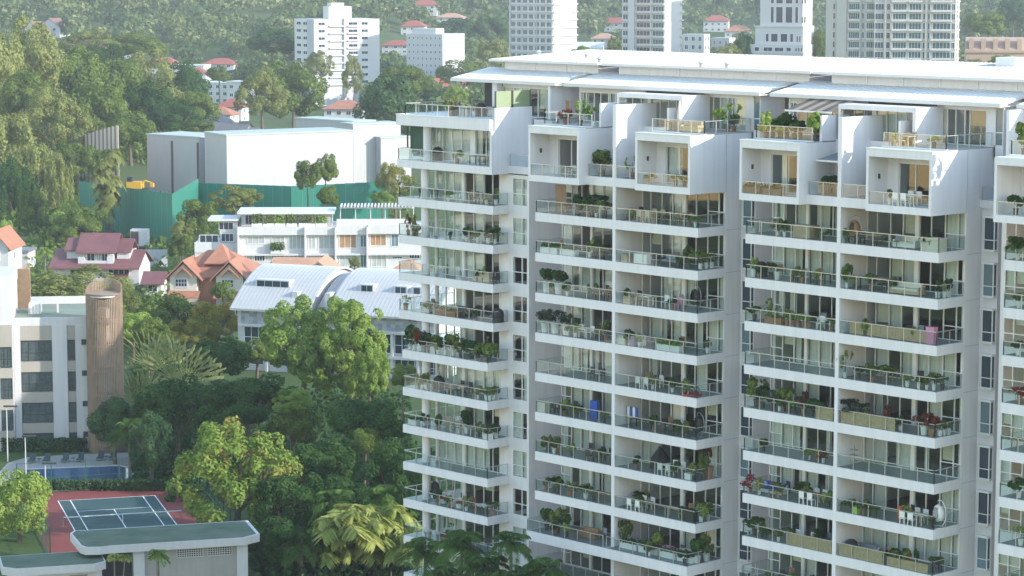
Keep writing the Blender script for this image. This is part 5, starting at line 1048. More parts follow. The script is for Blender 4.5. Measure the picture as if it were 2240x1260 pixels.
# ------------------------------------------------------------------ garden pavilion with green flat roofs
D1 = 240; loc, rz, s = frame(197, D1, -16)
pv = thing('garden_pavilion', 'low pavilion with green flat roofs and white fascias beside the tennis court', 'pavilion', loc, rz)
X = lambda x: (x-197)*s/math.cos(R(16)); zr = zpx(1202, D1); GRF = mat('green_roof_coating', (0.15, 0.18, 0.14), 0.95, 0.3, 0.35, c2=(0.085, 0.125, 0.085), spec=0.1); GRY = mat('grey_beige_wall', (0.38, 0.36, 0.34), 0.8, 0.1, 0.5, streak=0.08)
def roof_plate(poly, z, th):
    p = obj('roof', MB().prism(poly, z-th, z), WHITEL, pv); c = (sum(q[0] for q in poly)/len(poly), sum(q[1] for q in poly)/len(poly))
    obj('roof_coating', MB().prism([(q[0]+(c[0]-q[0])*0.03, q[1]+(c[1]-q[1])*0.05) for q in poly], z+0.002, z+0.02), GRF, p)
roof_plate([(X(167), 0.9), (X(176), 0), (X(205), -0.25), (X(225), 0.0), (X(520), 0.0), (X(556), 1.2), (X(556), 7.5), (X(170), 7.5), (X(160), 6.5)], zr, 0.75)
obj('rear_wall', MB().box(X(285), X(520), 6.6, 6.9, -0.3, zr-0.75), GRY, pv); obj('front_wall', MB().box(X(303), X(503), 0.9, 1.15, -0.3, zr-0.75), GRY, pv)
for a, b in ((279, 303), (503, 527)): obj('column', MB().box(X(a), X(b), 0.6, 1.5, -0.3, zr-0.75), WHITEL, pv)
for a, b in ((311, 335), (374, 430), (441, 493)):
    g = MB(); x0, x1, z0, z1 = X(a), X(b), zr-1.75, zr-0.95
    n = int((x1-x0)/0.22)
    for i in range(n+1): g.box(x0+i*(x1-x0)/n-0.03, x0+i*(x1-x0)/n+0.03, 0.80, 0.86, z0, z1)
    for j in range(5): g.box(x0, x1, 0.801, 0.859, z0+j*(z1-z0)/4-0.03, z0+j*(z1-z0)/4+0.03)
    p = obj('vent_grille', g, WHITEL, pv); obj('opening', MB().box(x0, x1, 0.861, 0.9, z0, z1), mat('vent_dark', (0.03, 0.03, 0.03), 0.9), p)
zr2 = zr-1.15
roof_plate([(X(-2), -1.0), (X(24), -2.1), (X(190), -2.1), (X(215), -1.3), (X(215), 3.5), (X(0), 3.5)], zr2, 0.75)
obj('wall', MB().box(X(16), X(206), -1.5, 3.0, -0.3, zr2-0.75), WHITEL, pv)
for a, b in ((52, 88), (138, 175)): obj('wall_vent', MB().box(X(a), X(b), -1.55, -1.501, zr2-1.3, zr2-1.1), mat('tan_vent', (0.35, 0.26, 0.18), 0.7), pv)
obj('garage_opening', MB().box(X(120), X(195), -1.53, -1.501, 0.0, zr2-1.6), mat('vent_dark', (0.03, 0.03, 0.03), 0.9), pv); obj('door', MB().box(X(208), X(277), 1.2, 1.3, -0.3, zr-0.75), mat('vent_dark', (0.03, 0.03, 0.03), 0.9), pv)

# ------------------------------------------------------------------ building with barrel roofs behind the trees
D2 = 385; AL = 21; loc, rz, s = frame(525, D2, AL)
bv = thing('barrel_roof_building', 'pale building with curved white metal roofs, skylights and grey tiled band', 'building', loc, rz)
def XB(x, y=0.0): return (x-525)*s/math.cos(R(AL))
L1 = 34.0; z_e = zpx(668, D2); z_r = z_e+5.4

def arc2(y0, y1, z0, z1, n=14): return [(y0+(y1-y0)*i/n, z0+(z1-z0)*math.sin(math.pi/2*i/n)) for i in range(n+1)]
SEAM = mat('pale_standing_seam', (0.50, 0.49, 0.49), 0.4, 0.06, 0.3, streak=0.05)
def barrel(x0, x1, dy, dz, name='roof'):
    f = arc2(-0.9+dy, 11+dy, z_e+dz, z_r+dz); b = [(22+dy-(q[0]-dy), q[1]) for q in reversed(f[:-1])]; prof = f+b
    inner = [(q[0], q[1]-0.3) for q in reversed(prof)]
    mb = MB()
    for i in range(len(prof)-1):
        mb.extr([prof[i], prof[i+1], (prof[i+1][0], prof[i+1][1]-0.3), (prof[i][0], prof[i][1]-0.3)], x0, x1)
    n = int((x1-x0)/0.62)
    for j in range(n):
        a = x0+(j+0.5)*(x1-x0)/n
        for i in range(len(f)-1):
            mb.extr([f[i], f[i+1], (f[i+1][0]-0.02, f[i+1][1]+0.045), (f[i][0]-0.03, f[i][1]+0.045)], a-0.03, a+0.03)
    p = obj(name, mb, SEAM, bv)
    obj('gable', MB().extr([(prof[0][0]+1.6, 0)]+[(prof[0][0]+1.6, prof[2][1]-0.3)]+[(q[0]+0.02, q[1]-0.25) for q in prof[3:-1]]+[(prof[-1][0]-0.7, 0)], x0+0.5, x1-0.5), WHITEL, bv)
    return p
barrel(XB(507), XB(683), 0, 0); barrel(XB(684)+0.03, XB(722)-0.03, 1.6, -0.9, 'link_roof'); barrel(XB(723), XB(960), 0, 0)
def skylight(x0, x1, y, n):
    p = obj('skylight', MB().box(x0-0.2, x1+0.2, 3.4, 5.4, z_e+2.7, z_e+3.95), WHITEL, bv)
    for i in range(n): a = x0+(x1-x0)*i/n; b = x0+(x1-x0)*(i+1)/n; obj('pane', MB().box(a+0.06, b-0.06, 3.36, 3.399, z_e+2.95, z_e+3.8), DGLASS, p)
skylight(XB(540), XB(612), 0, 4); skylight(XB(775), XB(800), 0, 2); skylight(XB(850), XB(874), 0, 2); skylight(XB(890), XB(905), 0, 1)
obj('roof_dormer', MB().box(XB(632), XB(645), 1.5, 5, z_e+0.5, z_e+2.6), WHITEL, bv); obj('roof_dormer', MB().box(XB(706), XB(718), 1.5, 5, z_e+0.5, z_e+2.6), WHITEL, bv)
tl = [mat('grey_tile_a', (0.30, 0.32, 0.35), 0.5), mat('grey_tile_b', (0.38, 0.40, 0.42), 0.5), mat('grey_tile_c', (0.24, 0.26, 0.30), 0.5)]
zt1, zt0 = z_e-0.3, z_e-2.3
tb = obj('tile_band', MB().box(XB(526), XB(955), 0.1, 0.4, zt0, zt1), tl[0], bv)
tm = [MB().box(0, 0.66, 0, 0.05, 0, 0.48).mesh('tile', m) for m in tl]; rt = random.Random(4)
for j in range(4):
    for i in range(int((XB(955)-XB(526))/0.68)):
        x = XB(526)+i*0.68
        if 2.2+XB(575) < x < XB(812): continue
        link('tile', tm[rt.randrange(3)], tb, (x+0.01, 0.05, zt0+0.01+j*0.495))
obj('beam', MB().box(XB(522), XB(960), -0.35, 0.4, zt0-0.4, zt0-0.005), WHITEL, bv); obj('wall', MB().box(XB(524), XB(960), 0.5, 20, -0.3, zt0-0.4), WHITEL, bv)
BAYX = XB(526)
for i in range(8):
    x = BAYX+0.3+i*4.1
    win(bv, x, 0.48, zt0-3.4, 3.6, 2.9, glass=DGLASS, mull=2, tr=0.45); win(bv, x, 0.48, 0.9, 3.2, 2.2, glass=DGLASS, mull=2, tr=0.45)
    obj('pier', MB().box(x+3.65, x+4.05, -0.1, 0.5, -0.3, zt0-0.402), WHITEL, bv)
obj('floor_ledge', MB().box(XB(524), XB(958), -0.2, 0.5, zt0-4.15, zt0-3.75), WHITEL, bv)

# ------------------------------------------------------------------ white terraced apartments
D3 = 492; loc, rz, s = frame(523, D3, -2)
tr_ = thing('terraced_apartments', 'long low white apartment row with planted roof terrace and pergola', 'building', loc, rz)
X = lambda x: (x-523)*s
Zp = lambda y: zpx(y, D3)
obj('wall', MB().box(X(523), X(940), 0.3, 12, -0.3, Zp(492)), WHITEL, tr_)
obj('fascia', MB().box(X(521), X(733), -0.5, 0.3, Zp(508), Zp(490)).box(X(737), X(802), -0.35, 0.3, Zp(508), Zp(487)).box(X(806), X(890), -0.6, 0.3, Zp(506), Zp(487)), WHITEL, tr_)
for x in (523, 669, 735, 804): obj('fin_wall', MB().box(X(x)-0.15, X(x)+0.15, -1.2, 0.3, -0.3, Zp(490)-0.02), WHITEL, tr_)
for y in (549, 589): obj('floor_slab', MB().box(X(525), X(940), -0.6, 0.3, Zp(y+4), Zp(y)), WHITEL, tr_)
AMB = mat('amber_curtained_glass', (0.42, 0.25, 0.13), 0.3, 0.3, 1.0); PALEG = mat('pale_curtained_glass', (0.45, 0.47, 0.46), 0.2, 0.2, 1.0)
for (a, b, y0, y1, g, m) in ((541, 580, 511, 528, PALEG, 2), (595, 623, 511, 528, PALEG, 2), (632, 667, 509, 540, PALEG, 3), (674, 690, 510, 540, PALEG, 1), (697, 733, 509, 540, PALEG, 2), (742, 780, 508, 538, AMB, 2), (788, 802, 510, 536, BLUEG, 1), (810, 845, 508, 533, AMB, 2), (856, 872, 508, 535, BLUEG, 1),
        (557, 580, 552, 566, DGLASS, 3), (540, 553, 552, 566, PALEG, 1), (595, 622, 552, 575, PALEG, 2), (634, 667, 552, 578, PALEG, 3), (674, 700, 553, 575, PALEG, 1), (705, 733, 553, 580, PALEG, 2), (742, 780, 552, 580, PALEG, 2), (788, 802, 553, 580, BLUEG, 1), (812, 846, 553, 580, PALEG, 2), (858, 880, 556, 562, DGLASS, 3), (895, 918, 552, 562, DGLASS, 3)):
    win(tr_, X(a), 0.3, Zp(y1), X(b)-X(a), Zp(y0)-Zp(y1), glass=g, mull=m)
obj('penthouse', MB().box(X(527), X(726), 3.5, 10, Zp(492), Zp(464)), WHITEL, tr_); obj('penthouse_roof', MB().box(X(520), X(732), 1.0, 11, Zp(464)+0.005, Zp(459)), mat('pale_grey_roof', (0.6, 0.6, 0.6), 0.6), tr_)
for a in range(535, 720, 22): win(tr_, X(a), 3.5, Zp(489), X(a+16)-X(a), Zp(468)-Zp(489), glass=DGLASS if a % 3 else PALEG, mull=1)
for a, b in ((552, 575), (577, 600), (602, 625), (628, 650), (655, 690), (692, 716)):
    L = X(b)-X(a); o = thing('planter_box', 'roof terrace planter, %s of six along the white apartment row' % ORD[[552, 577, 602, 628, 655, 692].index(a)+1], 'planter', Vector(loc)+Vector((math.cos(rz), math.sin(rz), 0))*((X(a)+X(b))/2)+Vector((0, 0, Zp(490))), rz, 'roof terrace planters')
    obj('box', MB().box(-L/2, L/2, 0.2, 0.9, 0.0, 0.6), POTW, o); rs = np.random.RandomState(a); n = 330
    P = np.stack([rs.uniform(-L/2, L/2, n), rs.uniform(0.1, 1.1, n), 0.6+rs.uniform(0, 1, n)**1.5*rs.uniform(1.2, 1.9)], 1); link('foliage', np_mesh('foliage', *leaves(P, rs.normal(0, 1, (n, 3)), 0.17, rs), LF[['mid', 'olive', 'light'][a % 3]]), o)
for i, (a, y) in enumerate(((592, 545), (592, 588))):
    o = thing('balcony_planter', 'leafy planter hanging on the %s balcony of the white apartment row' % ['upper', 'lower'][i], 'planter', Vector(loc)+Vector((math.cos(rz), math.sin(rz), 0))*X(608)+Vector((0, 0, Zp(y))), rz)
    obj('box', MB().box(-1.3, 1.3, -0.75, -0.1, -0.3, 0.4), POTW, o); rs = np.random.RandomState(a+i); n = 350; P = np.stack([rs.uniform(-1.4, 1.4, n), rs.uniform(-1.1, 0, n), 0.3+rs.uniform(0, 1.5, n)], 1)
    link('foliage', np_mesh('foliage', *leaves(P, rs.normal(0, 1, (n, 3)), 0.2, rs), LF['mid']), o)
pg = MB(); z0, z1 = Zp(487), Zp(453)
for a in (745, 778, 811, 843, 876, 905): pg.box(X(a)-0.08, X(a)+0.08, 2, 2.16, z0, z1)
pg.box(X(743), X(907), 1.95, 2.2, z1, z1+0.25); pg.box(X(743), X(907), 6.0, 6.2, z1, z1+0.25)
for i in range(22): pg.box(X(745)+i*0.65, X(745)+i*0.65+0.3, 1.2, 7.0, z1+0.255, z1+0.6)
obj('pergola', pg, WHITEL, tr_); obj('terrace_wall', MB().box(X(737), X(890), 0.3, 0.5, Zp(492), Zp(474)), WHITEL, tr_)
obj('left_wing', MB().box(X(426), X(521), 1.5, 12, -0.3, Zp(528)).box(X(480), X(519), 3.0, 9, Zp(528), Zp(483)), WHITEL, tr_); obj('wing_roof', MB().box(X(455), X(522), 2.0, 10, Zp(480), Zp(475)), WHITEL, tr_)
obj('wing_parapet', MB().box(X(426), X(484), 1.3, 1.5, Zp(548), Zp(525)), WHITEL, tr_)
for a, b, y0, y1 in ((437, 478, 509, 526), (483, 510, 508, 526), (478, 510, 483, 500)): win(tr_, X(a), 1.5 if y0 > 505 and a < 480 else 2.98, Zp(y1), X(b)-X(a), Zp(y0)-Zp(y1), glass=DGLASS, mull=2)

# ------------------------------------------------------------------ houses
ROOFM = dict(burgundy=mat_wave('burgundy_tiles', (0.22, 0.082, 0.080), (0.165, 0.06, 0.065), 'X', 6.0, 0.5, 0.5, 0.06), orange=mat_wave('orange_tiles', (0.46, 0.195, 0.115), (0.36, 0.15, 0.095), 'X', 6.0, 0.7, 0.5, 0.06), peach=mat_wave('peach_tiles', (0.55, 0.30, 0.19), (0.45, 0.24, 0.16), 'X', 6.0, 0.7, 0.5, 0.06),
             grey=mat('slate_roof', (0.20, 0.20, 0.22), 0.7, 0.2, 0.4), red=mat('red_roof', (0.36, 0.10, 0.075), 0.7, 0.2, 0.4), brown=mat('brown_roof', (0.24, 0.12, 0.10), 0.7, 0.2, 0.4), white=mat('white_roof', (0.62, 0.62, 0.60), 0.6, 0.1, 0.3))
def gable_mb(x0, x1, y0, y1, ze, zr, ov=0.5, th=0.22):
    """gable roof, ridge along x"""
    ym = (y0+y1)/2; k = (zr-ze)/(ym-y0); yo0, yo1 = y0-ov, y1+ov; zo = ze-ov*k
    return MB().extr([(yo0, zo), (ym, zr), (yo1, zo), (yo1, zo+th), (ym, zr+th), (yo0, zo+th)][::-1], x0-ov, x1+ov)
def gable_y(x0, x1, y0, y1, ze, zr, ov=0.5, th=0.22):
    """gable roof, ridge along y"""
    xm = (x0+x1)/2; k = (zr-ze)/(xm-x0); a, b = x0-ov, x1+ov; zo = ze-ov*k; mb = MB(); n = 0
    P = [(a, zo), (xm, zr), (b, zo), (b, zo+th), (xm, zr+th), (a, zo+th)]
    mb.v = [(p[0], y0-ov, p[1]) for p in P]+[(p[0], y1+ov, p[1]) for p in P]; mb.f = [tuple(range(6)), tuple(range(11, 5, -1))]+[((i+1) % 6, i, 6+i, 6+(i+1) % 6) for i in range(6)]; mb.m = [0]*8
    return mb
def hip_mb(x0, x1, y0, y1, ze, zr, ov=0.5, th=0.2):
    x0 -= ov; x1 += ov; y0 -= ov; y1 += ov; hx = (x1-x0)/2; hy = (y1-y0)/2; e = min(hx, hy)*0.98; ym = (y0+y1)/2
    if hx >= hy: r0, r1 = (x0+e, ym, zr), (x1-e, ym, zr)
    else: r0 = r1 = ((x0+x1)/2, ym, zr)
    v = [(x0, y0, ze), (x1, y0, ze), (x1, y1, ze), (x0, y1, ze), r0, r1, (x0, y0, ze-th), (x1, y0, ze-th), (x1, y1, ze-th), (x0, y1, ze-th)]
    mb = MB(); mb.v = v; mb.f = [(0, 1, 5, 4), (2, 3, 4, 5), (1, 2, 5), (3, 0, 4), (0, 6, 7, 1), (1, 7, 8, 2), (2, 8, 9, 3), (3, 9, 6, 0), (9, 8, 7, 6)]; mb.m = [0]*9
    return mb
def house(x, D, wm, dm, hw, hr, kind, roof, label, alpha=10, wall=WHITEL, nw=3, storeys=2, gz=None):
    loc, rz, s = frame(x, D, alpha, gz); o = thing('house', label, 'house', loc, rz, 'houses in the valley')
    obj('wall', MB().box(-wm/2, wm/2, 0, dm, -1.5, hw), wall, o)
    if kind == 'flat': obj('roof', MB().box(-wm/2-0.3, wm/2+0.3, -0.3, dm+0.3, hw+0.003, hw+0.5), ROOFM[roof], o)
    elif kind == 'hip': obj('roof', hip_mb(-wm/2, wm/2, 0, dm, hw+0.1, hw+hr, 0.9), ROOFM[roof], o)
    elif kind == 'gablex':
        obj('roof', gable_mb(-wm/2, wm/2, 0, dm, hw, hw+hr, 0.6), ROOFM[roof], o); obj('gable', MB().extr([(0.0, hw), (dm, hw), (dm/2, hw+hr-0.05)], -wm/2+0.01, wm/2-0.01), wall, o)
    else:
        obj('roof', gable_y(-wm/2, wm/2, 0, dm, hw, hw+hr, 0.6), ROOFM[roof], o); g = MB(); g.face([(-wm/2, 0.02, hw), (wm/2, 0.02, hw), (0, 0.02, hw+hr-0.05)]); g.face([(-wm/2, 0.3, hw), (0, 0.3, hw+hr-0.05), (wm/2, 0.3, hw)]); obj('gable', g, wall, o)
    sh = hw/storeys
    for j in range(storeys):
        for i in range(nw):
            w = min(1.8, wm/nw*0.55); win(o, -wm/2+wm*(i+0.5)/nw-w/2, 0, j*sh+0.9, w, min(1.5, sh-1.3), mull=1)
        win(o, wm/2, dm*0.35, j*sh+0.9, 1.3, min(1.4, sh-1.3), 'x', mull=1)
    return o
# burgundy-roofed house
D4 = 478; loc, rz, s = frame(206, D4, 4)
bh = thing('house', 'white house with stepped burgundy tiled roofs beside the wooded slope', 'house', loc, rz, 'houses in the valley')
X = lambda x: (x-206)*s
Zp = lambda y: zpx(y, D4)
BUR = ROOFM['burgundy']
obj('wall', MB().box(X(112), X(303), 1.0, 11, -0.3, Zp(585)), WHITEL, bh)
obj('lower_roof', MB().extr([(-0.4, Zp(583)), (6.5, Zp(550)), (13, Zp(583)), (13, Zp(583)+0.25), (6.5, Zp(550)+0.25), (-0.4, Zp(583)+0.25)][::-1], X(106), X(307)), BUR, bh)
obj('gable', MB().extr([(1.0, Zp(585)), (11, Zp(585)), (6.5, Zp(552))], X(303)-0.25, X(303)+0.02), WHITEL, bh)
obj('upper_wall', MB().box(X(168), X(244), 2.2, 10, Zp(584), Zp(548)), WHITEL, bh); obj('upper_roof', gable_mb(X(168), X(246), 1.6, 10.4, Zp(547), Zp(513), 0.5), BUR, bh); obj('upper_gable', MB().extr([(2.2, Zp(549)), (10, Zp(549)), (6.1, Zp(516))], X(244)-0.25, X(244)+0.02), WHITEL, bh)
obj('balcony_wall', MB().box(X(168), X(182), 1.2, 2.2, Zp(574), Zp(558)).box(X(232), X(246), 1.2, 2.2, Zp(574), Zp(558)).box(X(182), X(232), 1.25, 1.4, Zp(574), Zp(566)), WHITEL, bh)
for a, b in ((185, 203), (206, 216), (218, 232)): win(bh, X(a), 2.2, Zp(570), X(b)-X(a), Zp(551)-Zp(570), mull=1, glass=DGLASS if a != 206 else PALEG)
obj('side_wall', MB().box(X(138), X(167), 3, 9, Zp(575), Zp(545)).box(X(250), X(278), 3, 9, Zp(575), Zp(547)), WHITEL, bh); obj('side_roof', gable_mb(X(138), X(166), 3, 9, Zp(545), Zp(524), 0.4), BUR, bh); obj('side_roof', gable_mb(X(252), X(278), 3, 9, Zp(547), Zp(525), 0.4), BUR, bh)
win(bh, X(235), 1.0, Zp(598), 4.0, 1.3, mull=3); win(bh, X(150), 1.0, Zp(600), 3.0, 1.3, mull=2)
obj('porch_roof', MB().extr([(-2.2, Zp(612)), (0.9, Zp(596)), (0.9, Zp(594)), (-2.2, Zp(610))][::-1], X(250), X(281)), BUR, bh)
house(334, 472, 3.2, 5, 2.6, 1.6, 'gablex', 'burgundy', 'small white outhouse with burgundy roof right of the stepped house', 4, nw=1, storeys=1)
# orange-roofed twin gabled house
D5 = 446; loc, rz, s = frame(455, D5, 6)
oh = thing('house', 'cream house with orange hipped roof and twin gabled bays', 'house', loc, rz, 'houses in the valley')
X = lambda x: (x-455)*s
Zp = lambda y: zpx(y, D5)
OR = ROOFM['orange']; CRW = mat('cream_house_wall', (0.66, 0.60, 0.50), 0.8, 0.06, 0.4)
obj('wall', MB().box(X(362), X(550), 3, 14, -0.3, Zp(606)), CRW, oh); obj('roof', hip_mb(X(362), X(552), 2.5, 14, Zp(604), Zp(552), 0.8), OR, oh); obj('peak_roof', hip_mb(X(440), X(492), 4, 11, Zp(575), Zp(535), 0.3), OR, oh)
for cx, lb in ((400, 'left'), (503, 'right')):
    obj('bay_wall', MB().box(X(cx-30), X(cx+30), 0, 4, -0.3, Zp(600)), CRW, oh); obj('bay_roof', gable_y(X(cx-33), X(cx+35), 0, 7, Zp(600), Zp(566), 0.7), OR, oh)
    obj('gable', MB().face([(X(cx-30), -0.02, Zp(600)), (X(cx+30), -0.02, Zp(600)), (X(cx), -0.02, Zp(572))]), CRW, oh); obj('gable_hood', gable_y(X(cx-16), X(cx+20), -1.0, 0.2, Zp(597), Zp(581), 0.2), OR, oh)
    p = obj('arched_window', MB().box(X(cx-18), X(cx+10), -0.10, -0.02, Zp(625), Zp(602)), WHITEL, oh)
    for i in range(4):
        for j in range(2): obj('pane', MB().box(X(cx-16+i*6.4), X(cx-11.5+i*6.4), -0.14, -0.101, Zp(621-j*8), Zp(614.5-j*8)), DGLASS, p)
    obj('porch_roof', MB().extr([(-2.0, Zp(645)), (0.0, Zp(633)), (0.0, Zp(631)), (-2.0, Zp(643))][::-1], X(cx-32), X(cx+38)), OR, oh)
obj('centre_wall', MB().box(X(431), X(474), 2.0, 3.0, -0.3, Zp(603)), OR, oh)
house(697, 425, 9.0, 9, 8.2, 3.6, 'gabley', 'peach', 'peach-roofed house peeping over the curved white roof', 4)
house(655, 440, 9.0, 8, 8.4, 1.8, 'gablex', 'peach', 'long peach roof ridge left of the peach gable', 4)
house(880, 425, 9.0, 9, 8.0, 3.8, 'hip', 'peach', 'peach hipped roof house behind the lowest left balconies', 12)
house(-8, 492, 5.0, 10, 7.0, 3.0, 'gabley', 'orange', 'white house with orange gable at the left picture edge', 4, nw=1)
house(30, 515, 6.0, 6, 3.4, 0.3, 'flat', 'grey', 'small flat-roofed garage at the foot of the wooded slope', 4, nw=1, storeys=1)

# ------------------------------------------------------------------ building site: white sheds, green hoarding
SHED = mat('white_acoustic_sheet', (0.43, 0.425, 0.43), 0.6, 0.05, 0.3, streak=0.05); SHROOF = mat('shed_roof_sheet', (0.40, 0.45, 0.435), 0.6, 0.05, 0.2)
def shed(x, D, al, w, dpt, h, label, step=4.0):
    loc, rz, s = frame(x, D, al); o = thing('site_shed', label, 'shed', loc, rz, 'white sheds on the building site')
    obj('wall', MB().box(-w, 0, 0, dpt, -1, h), SHED, o); obj('roof', MB().box(-w-0.2, 0.2, -0.2, dpt+0.2, h+0.004, h+0.35), SHROOF, o)
    n = int(dpt/step)
    for i in range(1, n): obj('sheet_joint', MB().box(0.0, 0.03, dpt*i/n-0.03, dpt*i/n+0.03, 0, h), mat('joint_grey', (0.6, 0.6, 0.6), 0.7), o)
    return o
h1 = zpx(292, 640)
sh_ = shed(500, 640, 60, 60*640/FPX/math.cos(R(60)), 265*640/FPX/math.sin(R(60)), h1, 'largest windowless white shed with bright sunlit long side')
s2 = shed(440, 655, 40, 128*655/FPX/math.cos(R(40)), 12, zpx(300, 655), 'grey-sided white shed left of the largest one, with dark slots')
for xx in (374, 437): obj('slot', MB().box((xx-440)*655/FPX/math.cos(R(40))-0.4, (xx-440)*655/FPX/math.cos(R(40))+0.4, -0.06, -0.001, 0, zpx(310, 655)), mat('dark_slot', (0.10, 0.07, 0.07), 0.8), s2)
shed(775, 700, 45, 24, 8, zpx(262, 700), 'white shed rising behind the largest shed')
shed(775, 690, 62, 8, 14, zpx(268, 690), 'ribbed white shed at the right of the site'); shed(835, 690, 62, 5, 9, zpx(297, 690), 'low cream shed at the right end of the site')
HG = mat('green_hoarding', (0.015, 0.20, 0.145), 0.6, 0.12, 0.3, streak=0.1); HGL = mat('green_grey_post', (0.10, 0.28, 0.22), 0.5)
hd = thing('green_hoarding', 'tall green acoustic hoarding round the building site', 'fence', at_d(380, 530, 560)*1.0)
hd.location.z = 0.0; HO = Vector(hd.location)
def hoarding(p0, p1, z0, z1, w=2.6):
    p0 = Vector((p0.x, p0.y, 0)); p1 = Vector((p1.x, p1.y, 0)); d = p1-p0; L = d.length; n = max(1, round(L/w)); a = math.atan2(d.y, d.x)
    for i in range(n):
        q = p0+d*(i/n)-HO; h = z0+(z1-z0)*(i+0.5)/n
        o = obj('panel', MB().box(0.04, L/n-0.04, -0.05, 0.05, -0.5, h), HG, hd, loc=(q.x, q.y, 0), rz=a); obj('post', MB().box(-0.04, 0.04, -0.08, 0.08, -0.5, h+0.05), HGL, o)
hoarding(at_d(178, 600, 600), at_d(380, 600, 560), 10.6, 11.2); hoarding(at_d(380, 600, 560), at_d(437, 600, 610), 11.2, 10.4); hoarding(at_d(437, 600, 610), at_d(640, 600, 596), 9.4, 9.8); hoarding(at_d(640, 600, 596), at_d(850, 600, 600), 9.8, 10.6)
STR = mat('striped_sheet', (0.60, 0.50, 0.44), 0.7)
sb_ = thing('striped_barrier', 'slanting brown-and-cream striped sheet barrier above the green hoarding', 'fence', (0, 0, 0)); q0 = at_d(150, 300, 705); q1 = at_d(259, 300, 650); sb_.location = (q0.x, q0.y, 0)
d = Vector((q1.x-q0.x, q1.y-q0.y, 0)); nn = 26; a = math.atan2(d.y, d.x)
for i in range(nn):
    q = d*(i/nn); gz = ground_z(q0.x+q.x, q0.y+q.y); zt = zpx(301-31*i/nn, 705-55*i/nn)
    obj('sheet', MB().box(0.0, d.length/nn-0.02, -0.06*(i % 2), 0.06, gz-1, zt), STR if i % 2 else mat('brown_sheet', (0.24, 0.15, 0.12), 0.7), sb_, loc=(q.x, q.y, 0), rz=a)
# excavator
loc, rz, s = frame(300, 645, 10); zex = zpx(402, 645)
ex = thing('excavator', 'yellow excavator between hoarding and grey shed', 'excavator', (loc[0], loc[1], zex-1.6), rz); YEL = mat('plant_yellow', (0.68, 0.36, 0.02), 0.5)
obj('house_body', MB().box(-1.9, 1.9, -1.3, 1.3, 1.2, 2.9), YEL, ex); obj('cab', MB().box(-1.7, -0.5, -1.32, 0.0, 2.9, 4.0), DGLASS, ex); obj('boom', MB().path([(1.5, -0.6, 2.2), (2.8, -0.6, 3.2), (4.6, -0.6, 2.6)], 0.28, 0.18, 6), YEL, ex); obj('bucket', MB().box(4.2, 5.0, -1.1, -0.1, 1.6, 2.6), YEL, ex)
for y in (-1.2, 0.6): obj('track', MB().extr([(y, 0.0), (y+0.6, 0.0), (y+0.6, 1.0), (y, 1.0)][::-1], -2.0, 2.0), BLACK, ex)
obj('platform', MB().box(-4, 6, -2, 4, -zex-1, -0.02), mat('site_concrete', (0.42, 0.40, 0.37), 0.9), ex)
loc, rz, s = frame(303, 553, 6)
tk = thing('site_generator', 'white generator container at the foot of the green hoarding', 'container', loc, rz)
obj('body', MB().box(-1.6, 2.0, 0, 2.4, 0.6, zpx(496, 553)), WHITEL, tk); obj('vent', MB().box(-1.5, 0.2, -0.05, 0, 1.0, zpx(500, 553)), mat('dark_slot', (0.10, 0.07, 0.07), 0.8), tk)
for a in (-1.4, 1.8): obj('leg', MB().box(a-0.12, a+0.12, 0.2, 2.2, -0.3, 0.6), STEEL, tk)
loc, rz, s = frame(330, 520, -4)
wf = thing('site_wall', 'pale grey sheet wall below the green hoarding', 'wall', loc, rz)
for i in range(5): obj('sheet', MB().box(-3.3+i*1.35, -3.3+(i+1)*1.35-0.03, 0, 0.08, -0.3, zpx(540, 520)), mat('pale_sheet', (0.50, 0.52, 0.55), 0.6), wf)

# ------------------------------------------------------------------ trees and palms of the garden
T = tree
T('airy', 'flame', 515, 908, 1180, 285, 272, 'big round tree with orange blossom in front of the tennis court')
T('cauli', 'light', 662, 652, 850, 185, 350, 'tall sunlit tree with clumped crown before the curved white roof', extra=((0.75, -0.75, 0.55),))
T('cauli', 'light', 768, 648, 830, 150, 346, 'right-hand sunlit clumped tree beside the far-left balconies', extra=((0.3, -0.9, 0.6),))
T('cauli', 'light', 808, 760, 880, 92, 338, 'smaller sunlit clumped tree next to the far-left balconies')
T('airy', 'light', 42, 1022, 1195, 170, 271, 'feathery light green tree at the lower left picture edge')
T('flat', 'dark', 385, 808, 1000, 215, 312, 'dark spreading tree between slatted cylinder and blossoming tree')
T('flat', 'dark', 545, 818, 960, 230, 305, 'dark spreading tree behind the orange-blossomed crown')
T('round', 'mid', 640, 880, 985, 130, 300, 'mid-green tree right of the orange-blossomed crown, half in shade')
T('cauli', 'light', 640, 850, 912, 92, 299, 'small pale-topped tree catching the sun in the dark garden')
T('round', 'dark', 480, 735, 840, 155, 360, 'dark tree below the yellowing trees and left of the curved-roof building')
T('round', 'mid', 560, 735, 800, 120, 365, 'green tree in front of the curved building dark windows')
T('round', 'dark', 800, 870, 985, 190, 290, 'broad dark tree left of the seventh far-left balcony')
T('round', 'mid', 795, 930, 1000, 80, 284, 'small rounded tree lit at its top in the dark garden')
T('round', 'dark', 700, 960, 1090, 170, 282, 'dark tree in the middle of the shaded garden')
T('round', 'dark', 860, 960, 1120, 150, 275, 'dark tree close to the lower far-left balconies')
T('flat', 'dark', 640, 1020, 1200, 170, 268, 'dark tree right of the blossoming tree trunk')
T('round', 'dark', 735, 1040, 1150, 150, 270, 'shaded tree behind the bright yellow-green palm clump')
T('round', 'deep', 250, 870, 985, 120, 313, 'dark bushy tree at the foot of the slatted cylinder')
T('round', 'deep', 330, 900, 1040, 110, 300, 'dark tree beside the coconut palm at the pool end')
T('flat', 'mid', 610, 985, 1060, 130, 285, 'low green crown just right of the blossoming tree')
